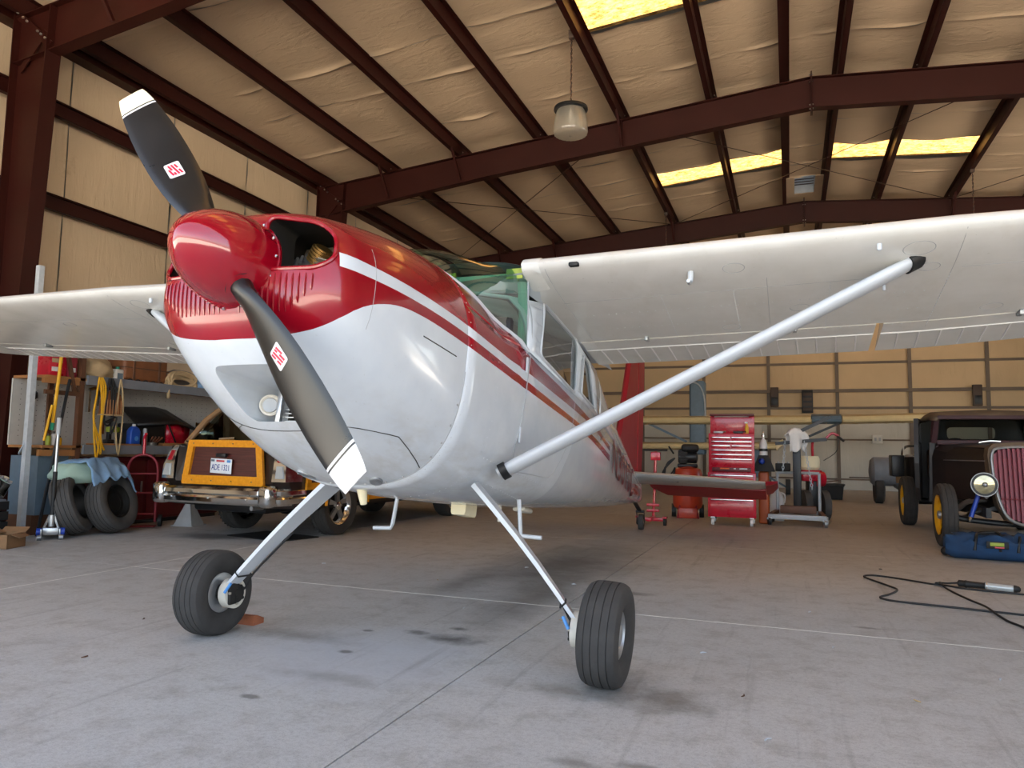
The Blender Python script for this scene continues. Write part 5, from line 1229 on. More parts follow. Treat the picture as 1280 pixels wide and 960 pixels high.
    def drape(u, v):
        # thrown over the cushion: flat on top, falling in folds towards the room and the far tyre
        x = -.26+.62*u; y = -.36+.76*v
        q = noise.noise(Vector((x*5, y*5, 3))); q2 = noise.noise(Vector((x*11, y*11, 8)))
        fall = max(0, x-.10); side = max(0, y-.16); back = max(0, -y-.18)
        z = .16-1.15*fall**1.25-.9*side**1.3-.25*back-.25*max(0, -x-.16)+.045*q*(1+2*fall)+.015*q2
        z += .022*math.sin(y*34+4*q)*min(1, fall*5)+.02*math.sin(x*30)*min(1, side*5)
        return (x-.35*fall+.03*q, y-.3*side+.02*q2, z)
    dn = MB().grid(drape, 44, 44).build('denim_jacket', ['denim'], None, smooth=60, loc=(-7.46, 6.28, .695), rot=(0, 0, R_(10))); dn.modifiers.new('t', 'SOLIDIFY').thickness = .014
    tag(dn, 'faded blue denim jacket draped over the cushion on the tyres', 'jacket')
    # ---- hand truck
    ht = thing('hand_truck', 'red tubular hand truck standing between tyres and car', 'hand truck', (-7.60, 7.02, 0), R_(38))
    tube = lambda p, nm='frame_tube', r=.016, m_='red_dull': MB().tube(p, r, 10).build(nm, m_, ht)
    tube(spline([(-.17, .02, .06), (-.17, .02, .45), (-.17, .02, .72), (-.12, .02, .85), (0, .02, .90), (.12, .02, .85), (.17, .02, .72), (.17, .02, .45), (.17, .02, .06)], 6))
    for z in (.16, .42, .66): tube([(-.17, .02, z), (.17, .02, z)], 'cross_bar', .012)
    tube([(0, .02, .90), (.0, .02, 1.10), (.02, -.03, 1.16)], 'top_grip', .018, 'red_tool')
    MB().box(-.19, .19, -.16, .02, .012, .02).build('toe_plate', 'red_dull', ht, smooth=0)
    for s in (-1, 1): MB().lathe([(-.025, .03), (-.02, .075), (.02, .075), (.025, .03)], (s*.225, .05, .075), (1, 0, 0), 18).build('wheel', 'rubber_black', ht)
    tube([(-.22, .05, .075), (.22, .05, .075)], 'axle', .010, 'black_steel')
    # ---- jack stand under the rear of the car
    js = thing('jack_stand', 'grey sheet steel jack stand on the floor by the bumper', 'jack stand', (-7.24, 7.46, 0), R_(10))
    for s in (-1, 1):
        MB().loft([[(s*.13, -.13, .01), (s*.13, .13, .01), (s*.12, .13, .01), (s*.12, -.13, .01)], [(s*.03, -.03, .30), (s*.03, .03, .30), (s*.02, .03, .30), (s*.02, -.03, .30)]]).build('leg_plate', 'light_grey', js, smooth=0)
        MB().loft([[(-.13, s*.13, .01), (.13, s*.13, .01), (.13, s*.12, .01), (-.13, s*.12, .01)], [(-.03, s*.03, .30), (.03, s*.03, .30), (.03, s*.02, .30), (-.03, s*.02, .30)]]).build('leg_plate', 'light_grey', js, smooth=0)
    MB().tube([(0, 0, .28), (0, 0, .40)], .016, 10).build('ratchet_bar', 'dull_aluminium', js); MB().box(-.15, .15, -.15, .15, 0, .012).build('base', 'light_grey', js, smooth=0)
left_side()

# ================================================================== woody station wagon
def wood_material():
    t = NT('varnished_ash'); co = t.obj(); g = t.noise(t.scale(co, (14, 1.2, 14)), 2, 5, .6)
    t.l(t.mix(t.ramp(g, [(.3, 0.), (.7, 1.)]), lin('d98a0c'), lin('f0a31c')), t.p.inputs['Base Color']); t.set(Roughness=.3, Coat_Weight=.4)
    t = NT('mahogany_panel'); co = t.obj(); g = t.noise(t.scale(co, (1.2, 1.2, 22)), 2.5, 6, .65)
    t.l(t.mix(t.ramp(g, [(.3, 0.), (.7, 1.)]), lin('3f1d19'), lin('61302a')), t.p.inputs['Base Color']); t.set(Roughness=.4, Coat_Weight=.2)
wood_material()
M('wagon_brown', '241a17', .3, 0, .1, coat=.4); M('wagon_tan', '8d6d4c', .4, 0, .1); M('lamp_red', '9c1420', .2, 0, .1)
def wagon():
    w = thing('station_wagon', 'dark wood-panelled vintage station wagon with orange wood trim and chrome bumper', 'car', (-5.80, 6.42, 0), R_(-1.5)); w.scale = (.93, 1, 1)
    HW = .93
    # body: side outline with wheel arches, extruded across
    def arch(cy, r, z0):
        a0 = math.asin((z0-.35)/r); return [(cy+r*math.cos(math.pi-a0-(math.pi-2*a0)*k/14), .35+r*math.sin(math.pi-a0-(math.pi-2*a0)*k/14)) for k in range(15)]
    out = [(.12, .52), (.18, .36)]+[(q[0], q[1]) for q in arch(1.10, .40, .36)]+arch(4.05, .40, .36)+[(5.1, .36), (5.2, .55), (5.15, .90), (3.6, 1.02), (.30, 1.05), (.08, 1.02), (.04, .66)]
    fl = [(x, y) for x, y in out]
    m = MB(); m.prism(fl, lambda a, b, t: (t*(1 if b < .95 else .965), a, b), -HW, HW); m.build('body', 'wagon_brown', w, smooth=25)
    # tailgate: wood frame around a dark panel
    MB().prism([(-.53, .66), (.53, .66), (.47, 1.02), (-.47, 1.02)], lambda a, b, t: (a, t+.02+.05*(b-.66), b), 0, .03).build('tailgate_panel', 'mahogany_panel', w, smooth=0)
    def bar(p0, p1, wd, nm='tailgate_frame'): MB().beam(p0, p1, wd, .035, up=(0, 1, 0)).build(nm, 'varnished_ash', w, smooth=0)
    bar((-.61, .005, .65), (.61, .005, .65), .10); bar((-.53, .02, 1.05), (.53, .02, 1.05), .075); 
    for s in (-1, 1): bar((s*.575, .005, .61), (s*.505, .02, 1.08), .085)
    for x in (-.45, -.15, .15, .45):
        for z in (.645, 1.05): MB().ball((x, -.015, z), .009, 6).build('frame_screw', 'chrome', w)
    # licence plate
    pl = MB().rbox(-.16, .16, -.004, .004, -.08, .08, .006).build('license_plate', 'plate_white', w, loc=(-.02, -.005, .805), rot=(0, R_(2), 0))
    me = text_mesh('ADE 1321', .092, .001, 0, .72); me.materials.append(MAT['plate_blue']); link('plate_lettering', me, pl, (0, -.006, -.018), (R_(90), 0, 0))
    MB().box(-.07, .05, -.007, -.004, .045, .065).build('plate_header', 'plate_red', pl, smooth=0); MB().box(.09, .14, -.007, -.004, .042, .07).build('plate_sticker', 'sky_blue', pl, smooth=0); MB().box(-.15, -.10, -.007, -.004, .045, .067).build('plate_sticker', 'slate_blue', pl, smooth=0)
    MB().rbox(-.085, .065, -.035, .01, .90, .945, .012).build('plate_lamp', 'black_paint', w)
    # rear glass, pillars, roof
    zb, zt = 1.07, 1.50; yb, yt = .10, .52
    MB().loft([[(-.62, yb, zb), (.62, yb, zb)], [(-.52, yt, zt), (.52, yt, zt)]], caps=False, closed=False).build('rear_glass', 'car_glass', w, fix=False)
    for s in (-1, 1):
        MB().tube([(s*.68, yb-.01, zb-.03), (s*.60, yt*.55, (zb+zt)/2+.03), (s*.53, yt, zt)], .035, 8).build('rear_pillar', 'wagon_tan', w)
        for y, y2 in ((1.35, 1.40), (2.55, 2.55), (3.5, 3.15)): MB().tube([(s*.80, y, 1.03), (s*.62, y2, 1.52)], .03, 8).build('side_pillar', 'wagon_tan', w)
        MB().loft([[(s*.80, .25, 1.05), (s*.80, 3.5, 1.05)], [(s*.60, .60, 1.50), (s*.62, 3.1, 1.50)]], caps=False, closed=False).build('side_glass', 'car_glass', w, fix=False)
    MB().loft([[(-.74, 3.55, 1.05), (.74, 3.55, 1.05)], [(-.56, 3.1, 1.51), (.56, 3.1, 1.51)]], caps=False, closed=False).build('windscreen', 'car_glass', w, fix=False)
    MB().loft([[(x, y, z-.10*(abs(x)/.66)**3) for x in [-.66+1.32*k/12 for k in range(13)]] for y, z in ((.46, 1.545), (.8, 1.60), (1.8, 1.63), (2.8, 1.61), (3.2, 1.53))], caps=False, closed=False).build('roof', 'wagon_tan', w, smooth=50).modifiers.new('t', 'SOLIDIFY').thickness = .03
    MB().tube([(-.60, .02, 1.075), (.60, .02, 1.075)], .014, 8).build('belt_moulding', 'chrome', w); MB().tube([(-.05, -.02, 1.10), (.18, -.02, 1.11)], .012, 8).build('gate_handle', 'chrome', w)
    # tail lamps in chrome fins
    for s in (-1, 1):
        t_ = MB().loft([[(s*x, y, z) for x, y in ((.66, .0), (.90, .0), (.93, .25), (.66, .3))] if False else [(s*(xo), -.015+dy, z), (s*(xi), -.02+dy, z), (s*xi, .22, z), (s*(xo+.01), .25, z)] for xo, xi, z, dy in ((.935, .74, .655, 0), (.925, .75, .80, .01), (.87, .745, .95, .035), (.80, .73, 1.03, .06))]).build('tail_lamp_housing', 'chrome', w, smooth=30)
        MB().loft([[(s*xo, -.03+dy, z), (s*xi, -.032+dy, z), (s*xi, .0+dy, z), (s*xo, .0+dy, z)] for xo, xi, z, dy in ((.865, .80, .86, .025), (.83, .77, .97, .045))]).build('tail_lens', 'lamp_red', t_)
        MB().loft([[(s*xo, -.03+dy, z), (s*xi, -.032+dy, z), (s*xi, .0+dy, z), (s*xo, .0+dy, z)] for xo, xi, z, dy in ((.905, .80, .69, .0), (.88, .80, .82, .015))]).build('reverse_lens', 'clear_grey', t_)
        MB().loft([[(s*.62, .025, .63), (s*.73, .0, .63), (s*.73, .03, 1.0), (s*.58, .05, 1.02)], [(s*.62, .2, .63), (s*.73, .2, .63), (s*.73, .2, 1.0), (s*.58, .2, 1.02)]]).build('corner_panel', 'wagon_brown', w)
        # wood on the flanks
        x = s*(HW+.012)
        for (p0, p1, wd) in (((x, .35, .955), (x, 5.0, .925), .075), ((x, 1.56, .44), (x, 3.58, .44), .085), ((x, .32, .60), (x, .70, .60), .075), ((x, .36, .60), (x, .36, .95), .07), ((x, 1.62, .44), (x, 1.62, .95), .08), ((x, 2.55, .44), (x, 2.55, .95), .08), ((x, 3.52, .44), (x, 3.52, .95), .08)):
            MB().beam(p0, p1, wd, .03, up=(1, 0, 0)).build('flank_frame', 'varnished_ash', w, smooth=0)
        MB().prism([(.4, .62), (.72, .62), (.85, .78), (1.35, .78), (1.6, .48), (3.5, .48), (3.5, .92), (.4, .93)], lambda a, b, t: (s*(HW+t), a, b), .002, .010).build('flank_panel', 'mahogany_panel', w, smooth=0)
        MB().tube([(s*.95, 1.10+.42*math.cos(a), .37+.42*math.sin(a)) for a in [math.pi*k/16 for k in range(17)]], .018, 6).build('arch_trim', 'varnished_ash', w)
    # bumper
    def bsec(x, y, rot):
        pts = [(-.07, .585), (-.095, .56), (-.10, .52), (-.085, .50), (-.105, .475), (-.10, .43), (-.075, .405), (-.03, .41), (-.02, .50), (-.03, .585)]
        return [(x+math.sin(rot)*d, y+math.cos(rot)*d, z) for d, z in pts]
    bs = [(-.90, .34, R_(88)), (-.90, .10, R_(82)), (-.885, .0, R_(60)), (-.84, -.05, R_(25)), (-.72, -.075, R_(5)), (0, -.085, 0), (.72, -.075, R_(-5)), (.84, -.05, R_(-25)), (.885, .0, R_(-60)), (.90, .10, R_(-82)), (.90, .34, R_(-88))]
    bp_ = MB().loft([bsec(x*.93, y, r) for x, y, r in bs]).build('rear_bumper', 'chrome', w, smooth=30)
    for x in (-.55, .0, .55): MB().ball((x, -.19, .47), .012, 8).build('bumper_bolt', 'chrome', bp_)
    for s in (-1, 1): MB().rbox(s*.79-.09, s*.79+.09, -.20, -.03, .39, .62, .05, 3).build('bumper_guard', 'chrome', bp_)
    # underside
    MB().rbox(-.55, .55, .12, .8, .30, .50, .04).build('fuel_tank', 'black_steel', w); MB().tube([(.50, -.05, .37), (.50, .5, .37), (.45, 2, .33)], .025, 10).build('exhaust_pipe', 'dull_aluminium', w); MB().tube([(-.85, .02, .40), (-.4, .0, .39)], .018, 8).build('valance_bar', 'black_steel', w)
    MB().tube([(-.72, 1.10, .34), (.72, 1.10, .34)], .05, 12).build('rear_axle', 'black_steel', w); MB().ball((0, 1.10, .34), .14, 14).build('differential', 'black_steel', w); MB().box(-.8, .8, .6, 5.0, .32, .36).build('floor_pan', 'black_steel', w, smooth=0)
    for s in (-1, 1):
        for y in (1.10, 4.05):
            wh = MB().lathe([(-.07, .215), (-.095, .225), (-.115, .275), (-.11, .322), (-.09, .338), (-.05, .342), (-.045, .336), (-.035, .336), (-.03, .342), (.03, .342), (.035, .336), (.045, .336), (.05, .342), (.09, .338), (.11, .322), (.115, .275), (.095, .225), (.07, .215)], (s*.74, y, .342), (1, 0, 0), 40, caps=False).build('tyre', 'tyre', w, smooth=28)
            for k in range(40):
                a = 2*math.pi*k/40; MB().box(s*.74-.10, s*.74-.05, -.006, .006, -.003, .004).build('tread_block', 'tyre', wh, smooth=0, loc=(0, y+.340*math.cos(a), .342+.340*math.sin(a)), rot=(a-math.pi/2, 0, 0)) if y < 2 else None
            rm = MB().lathe([(-.07*s, .212), (-.02*s, .205), (.05*s, .20), (.085*s, .222), (.095*s, .222), (.09*s, .21), (.06*s, .185), (.02*s, .17)], (s*.74, y, .342), (1, 0, 0), 32, caps=False).build('wheel_rim', 'chrome', wh)
            MB().lathe([(.0, .19), (.004*s, .02)], (s*.74, y, .342), (1, 0, 0), 24).build('wheel_disc', 'engine_dark', wh)
            for k in range(5):
                a = 2*math.pi*k/5+.3; MB().beam((s*.79, y+.03*math.cos(a), .342+.03*math.sin(a)), (s*.775, y+.19*math.cos(a), .342+.19*math.sin(a)), .06, .03, up=(1, 0, 0)).build('spoke', 'dull_aluminium', wh, smooth=0)
            MB().lathe([(.04*s, .055), (.075*s, .05), (.085*s, .02)], (s*.74, y, .342), (1, 0, 0), 16).build('hub_cap', 'chrome', wh)
    return w
wagon()
dm = tag(MB().rbox(-.45, .45, -.28, .28, 0, .012, .004).build('rubber_mat', 'rubber_black', None, loc=(-5.55, 7.0, 0), rot=(0, 0, R_(-12))), 'thin black mat lying on the floor behind the wagon wheel', 'mat')
# ================================================================== tool chest, compressor and carts at the tail
M('rust_orange', 'a04a1c', .5); M('compressor_red', 'b23a20', .4, coat=.3)
def tool_area():
    # ---- red tool chest on its roll cabinet
    c = thing('tool_cabinet', 'tall red roller tool cabinet with chrome drawer pulls and open lid', 'tool cabinet', (-.80, 11.35, 0), R_(2))
    W2 = .335
    MB().rbox(-W2, W2, -.23, .23, .12, .76, .008).build('lower_body', 'red_tool', c); MB().rbox(-W2+.015, W2-.015, -.21, .21, .76, 1.33, .008).build('upper_body', 'red_tool', c)
    def drawer(x0, x1, z0, z1, pull=True):
        d = MB().rbox(x0, x1, -.240 if z0 < .76 else -.222, -.2, z0, z1, .006).build('drawer', 'red_tool', c)
        y = -.240 if z0 < .76 else -.222
        MB().rbox(x0+.005, x1-.005, y-.014, y+.002, z1-.024, z1-.006, .004).build('pull', 'chrome', d)
    zs = [1.285, 1.225, 1.165, 1.10, 1.035, .97]
    for i, z in enumerate(zs):
        if i == 0: drawer(-.285, -.01, z-.05, z); drawer(.0, .285, z-.05, z)
        elif i == 2: drawer(-.285, -.01, z-.05, z); drawer(.0, .285, z-.05, z)
        else: drawer(-.285, .285, z-.05 if i < 5 else z-.11, z)
    MB().rbox(-.27, .27, -.235, -.215, .775, .835, .006).build('nose_panel', 'red_dark', c)
    for x0, x1, m_ in ((-.16, -.03, 'orange_paint'), (.03, .06, 'sticker_white'), (.11, .22, 'sticker_white')): MB().rbox(x0, x1, -.245, -.228, .81, .828, .003).build('badge', m_, c)
    drawer(-.30, .30, .64, .735); drawer(-.30, .30, .52, .63); drawer(-.30, .30, .40, .51); drawer(-.30, .30, .16, .385)
    lid = MB().rbox(-W2+.015, W2-.015, .19, .215, 1.34, 1.63, .008).build('lid', 'red_tool', c); MB().rbox(-.26, .24, .180, .192, 1.585, 1.60, .004).build('lid_trim', 'sticker_white', lid); MB().rbox(-W2+.015, W2-.015, .05, .215, 1.60, 1.63, .006).build('lid_edge', 'red_dark', lid)
    for sx in (-1, 1):
        MB().rbox(sx*W2-.012, sx*W2+.012, -.12, .12, .60, .64, .008).build('side_handle', 'chrome', c)
        for sy in (-1, 1):
            x = sx*.27; y = sy*.18
            MB().rbox(x-.03, x+.03, y-.035, y+.035, .10, .125, .004).build('caster_plate', 'aluminium', c); MB().lathe([(-.016, .03), (-.02, .052), (.02, .052), (.016, .03)], (x, y, .052), (1, 0, 0), 18).build('caster_wheel', 'sticker_white' if sy < 0 else 'rubber_black', c)
            MB().beam((x+.026, y, .10), (x+.026, y, .045), .006, .03).build('caster_fork', 'chrome', c, smooth=0)
    yb = thing('spray_bottle', 'yellow spray bottle standing in the open tool chest top', 'bottle', (-.585, 11.33, 1.331))
    MB().lathe([(0, .027), (.10, .027), (.13, .014), (.15, .013)], (0, 0, 0), (0, 0, 1), 14).build('body', 'yellow', yb); MB().rbox(-.03, .014, -.01, .01, .15, .175, .004).build('trigger_head', 'sticker_white', yb)
    for i, (x, m_, lab) in enumerate(((-.98, 'dull_aluminium', 'small grey pneumatic tool lying in the tool chest top'), (-.70, 'black_paint', 'black socket tray lying in the tool chest top'))):
        t_ = thing('hand_tool', lab, 'tool', (x, 11.22, 1.331)); MB().rbox(-.07, .07, -.02, .02, 0, .035, .01).build('body', m_, t_); MB().tube([(.07, 0, .02), (.11, 0, .025)], .012, 8).build('nose', 'chrome', t_)
    # ---- upright tank compressor
    k = thing('air_compressor', 'orange-red upright tank air compressor with black motor on top', 'compressor', (-1.56, 12.25, 0), R_(8))
    MB().lathe([(.10, .06), (.12, .16), (.16, .215), (.22, .235), (.70, .235), (.78, .20), (.82, .10), (.825, .02)], (0, 0, 0), (0, 0, 1), 32).build('tank', 'compressor_red', k)
    MB().rbox(-.16, .16, -.10, .12, .80, .86, .02).build('motor_base', 'black_steel', k); MB().lathe([(-.17, .08), (-.16, .10), (.12, .10), (.14, .05)], (.02, 0, .97), (1, 0, 0), 20).build('motor', 'black_paint', k)
    MB().rbox(-.14, .0, -.10, .10, .86, 1.10, .03).build('pump_head', 'engine_dark', k)
    for q in range(5): MB().rbox(-.15, .01, -.11, .11, .92+.035*q, .932+.035*q, .004).build('cooling_fin', 'black_steel', k)
    MB().rbox(-.10, .18, -.14, .14, 1.05, 1.18, .05, 3).build('shroud', 'rubber_black', k)
    for q in range(3): MB().tube(spline([(-.2, -.1, .95), (-.33-.03*q, -.12, .85-.06*q), (-.36, -.08, .6), (-.25, -.14, .55+.08*q), (-.2, -.16, .80)], 6), .012, 7).build('hose', 'rubber_black', k)
    MB().tube([(-.22, -.05, 1.02), (-.30, -.08, 1.14)], .014, 8).build('handle', 'black_paint', k)
    for s in (-1, 1):
        MB().lathe([(-.03, .05), (-.035, .105), (.035, .105), (.03, .05)], (s*.22, .05, .105), (1, 0, 0), 24).build('wheel', 'rubber_black', k); MB().lathe([(-.036, .0), (-.036, .055), (.036, .055), (.036, .0)], (s*.22, .05, .105), (1, 0, 0), 18).build('wheel_hub', 'dull_aluminium', k)
    MB().rbox(-.14, .14, -.24, -.18, 0, .16, .01).build('front_foot', 'compressor_red', k)
    for s in (-1, 1): MB().beam((s*.12, -.18, .20), (s*.16, -.24, .0), .02, .03).build('foot_strut', 'red_dull', k, smooth=0)
    # ---- gas cylinder with dark regulator cover, orange drum below
    g = thing('fire_extinguisher', 'white gas bottle with steel valve strapped beside the tool cabinet', 'cylinder', (-.37, 11.75, 0))
    MB().lathe([(.86, .0), (.87, .058), (1.18, .06), (1.24, .04), (1.27, .018), (1.31, .018)], (0, 0, 0), (0, 0, 1), 20).build('bottle', 'sticker_white', g); MB().lathe([(1.30, .026), (1.33, .026)], (0, 0, 0), (0, 0, 1), 12).build('valve', 'chrome', g)
    MB().tube([(0, .03*math.cos(a), 1.345+.03*math.sin(a)) for a in [2*math.pi*q/12 for q in range(12)]], .006, 6, closed=True).build('valve_ring', 'chrome', g); MB().lathe([(1.08, .063), (1.12, .063)], (0, 0, 0), (0, 0, 1), 20).build('strap', 'black_paint', g)
    MB().loft([[(x, y, z) for x, y in ((-r, -r), (r, -r), (r, r), (-r, r))] for r, z in ((.16, .78), (.07, 1.02))]).build('cover', 'rubber_black', g, smooth=0)
    MB().rbox(-.075, .075, -.08, .08, 0, .78, .03, 3).build('drum', 'rust_orange', g)
    MB().ball((-.02, -.16, .93), .045, 16).build('gauge_cap', 'blue_paint', g); MB().tube([(-.02, -.16, .93), (-.01, -.02, .95)], .012, 8).build('gauge_stem', 'dull_aluminium', g)
    # ---- lifting stand on a low trolley
    h = thing('engine_stand', 'black mast lifting stand on a grey four-wheeled trolley', 'stand', (.10, 11.85, 0), R_(-3))
    MB().rbox(-.40, .40, -.28, -.20, .09, .16, .006).build('front_rail', 'light_grey', h); MB().rbox(-.34, .34, .22, .29, .13, .19, .006).build('rear_rail', 'light_grey', h)
    for s in (-1, 1):
        MB().beam((s*.36, -.24, .15), (s*.30, .26, .17), .06, .05).build('side_rail', 'wood_dark', h, smooth=0); MB().tube([(s*.30, .26, .16), (s*.30, .26, .76)], .022, 10).build('upright', 'light_grey', h)
        for y in (-.26, .30):
            MB().lathe([(-.018, .03), (-.022, .055), (.022, .055), (.018, .03)], (s*.38, y, .055), (1, .3, 0), 18).build('caster_wheel', 'dull_aluminium' if s > 0 else 'rubber_black', h); MB().rbox(s*.38-.035, s*.38+.035, y-.03, y+.03, .08, .105, .005).build('caster_fork', 'galvanised', h)
    MB().tube([(-.30, .26, .76), (.30, .26, .76)], .022, 10).build('top_rail', 'light_grey', h)
    MB().rbox(-.24, .26, -.14, .04, .17, .28, .01).build('wood_block', 'wood_dark', h)
    MB().rbox(-.055, .055, -.06, .06, .16, 1.36, .006).build('mast', 'black_steel', h); MB().beam((-.30, -.02, 1.20), (.42, -.02, 1.27), .05, .05).build('cross_arm', 'black_steel', h, smooth=0); MB().beam((.0, -.02, 1.36), (.46, .05, 1.60), .05, .05).build('boom', 'black_steel', h, smooth=0)
    for j, (x, n_) in enumerate(((.11, 17), (-.16, 11))):
        for q in range(n_):
            MB().tube([(x+.014*math.cos(a)*(1 if q % 2 else .2)+.006*q*(1 if j == 0 else -.6), -.06+.014*math.cos(a)*(.2 if q % 2 else 1), 1.22-.042*q+.026*math.sin(a)) for a in [2*math.pi*r/10 for r in range(10)]], .005, 5, closed=True).build('chain_link', 'galvanised', h)
    def towel(u, v):
        # a towel folded over the mast head, hanging lower on the right
        x = -.17+.34*u; t = v*2-1
        q = noise.noise(Vector((x*6, t*3, 1))); fall = max(0, abs(t)-.16)
        hang = .30 if t > 0 else .42
        z = .05-.10*(abs(x)/.17)**2*(1-fall)-hang*fall**1.1*(1-.25*q)+.03*q
        return (x*(1-.28*fall)+.05*t*fall+.02*q, .07*math.copysign(min(1, abs(t)*3), t)+.03*math.sin(x*28+2*t)*fall, z)
    rg = MB().grid(towel, 26, 40).build('shop_rag', 'white_cloth', None, smooth=60, loc=(.10, 11.83, 1.385), rot=(0, 0, R_(35))); rg.modifiers.new('t', 'SOLIDIFY').thickness = .008; tag(rg, 'crumpled white rag thrown over the black mast head', 'rag')
    # ---- motor unit with red handle behind the stand
    e = thing('engine_tiller', 'red and cream petrol engine unit with long curved red handle', 'machine', (.30, 12.75, 0), R_(15))
    MB().rbox(-.16, .16, -.14, .14, .62, .80, .03).build('engine_block', 'red_tool', e); MB().lathe([(.80, .14), (.84, .17), (.98, .17), (1.02, .15)], (-.02, 0, 0), (0, 0, 1), 20).build('fuel_tank', 'cream', e); MB().lathe([(-.05, .12), (.05, .12)], (.12, -.1, .66), (1, .2, 0), 20).build('belt_guard', 'red_tool', e)
    MB().tube(spline([(.0, -.1, .55), (.02, -.1, .9), (.02, -.12, 1.25), (.18, -.14, 1.28), (.30, -.15, 1.38), (.40, -.16, 1.34)], 6), .020, 8).build('handle_bar', 'red_tool', e); MB().tube([(.38, -.16, 1.35), (.48, -.17, 1.26)], .018, 8).build('grip', 'rubber_black', e); MB().tube(spline([(.40, -.16, 1.33), (.36, -.17, 1.1), (.16, -.17, .95)], 5), .006, 6).build('cable', 'black_paint', e)
    for s in (-1, 1): MB().lathe([(-.04, .10), (-.05, .24), (.05, .24), (.04, .10)], (s*.14+.05, -.05, .24), (1, 0, 0), 24).build('wheel', 'tyre_worn', e)
    MB().rbox(-.05, .15, -.1, .1, .22, .64, .02).build('gearbox', 'black_steel', e); MB().tube([(-.1, -.05, .24), (.25, -.05, .24)], .02, 8).build('axle', 'black_steel', e)
    MB().beam((.15, -.05, .60), (.42, -.05, .64), .02, .02).build('side_lever', 'wood_dark', e, smooth=0)
    b = thing('battery_box', 'dark battery box on the trolley top rail', 'battery', (-.10, 12.12, .783)); MB().rbox(-.11, .11, -.07, .07, 0, .12, .012).build('case', 'engine_dark', b)
    for x in (-.07, .07): MB().lathe([(0, .014), (.025, .012)], (x, 0, .12), (0, 0, 1), 10).build('terminal', 'dull_aluminium', b)
    j_ = thing('plastic_jug', 'white plastic jug standing behind the trolley', 'jug', (-.20, 12.42, 0)); MB().loft([[(x*a, y*a, z) for x, y in rounded([(-.11, -.08), (.11, -.08), (.11, .08), (-.11, .08)], .03, 3)] for a, z in ((.95, 0), (1, .03), (1, .34), (.7, .43), (.3, .47))]).build('body', 'sticker_white', j_); MB().lathe([(.46, .03), (.50, .03)], (0, 0, 0), (0, 0, 1), 12).build('cap', 'sky_blue', j_); MB().tube(spline([(.06, 0, .44), (.12, 0, .40), (.115, 0, .28)], 4), .012, 8).build('handle', 'sticker_white', j_)
    # ---- tail tug
    t = thing('tail_dolly', 'small bright red wheeled dolly with a tee handle under the tail', 'dolly', (-1.86, 10.62, 0))
    MB().rbox(-.20, .20, -.03, .03, .06, .11, .006).build('cross_bar', 'red_tool', t); MB().rbox(-.03, .03, -.22, .20, .07, .12, .006).build('spine', 'red_tool', t); MB().tube([(.0, .15, .10), (.02, .18, .75), (.03, .18, 1.05)], .02, 8).build('upright', 'red_tool', t); MB().rbox(-.04, .10, .15, .21, .92, 1.04, .008).build('head', 'red_tool', t); MB().tube([(-.16, .18, 1.07), (.20, .18, 1.07)], .015, 8).build('tee_handle', 'black_paint', t)
    for x in (-.19, .19): MB().lathe([(-.02, .03), (-.02, .055), (.02, .055), (.02, .03)], (x, 0, .055), (1, 0, 0), 16).build('wheel', 'rubber_black', t); MB().rbox(x-.03, x+.03, -.06, .06, .10, .13, .006).build('fork', 'red_tool', t)
    for z in (.18, .26): MB().rbox(-.09, .09, .10, .15, z, z+.04, .006).build('bracket', 'red_tool', t)
tool_area()

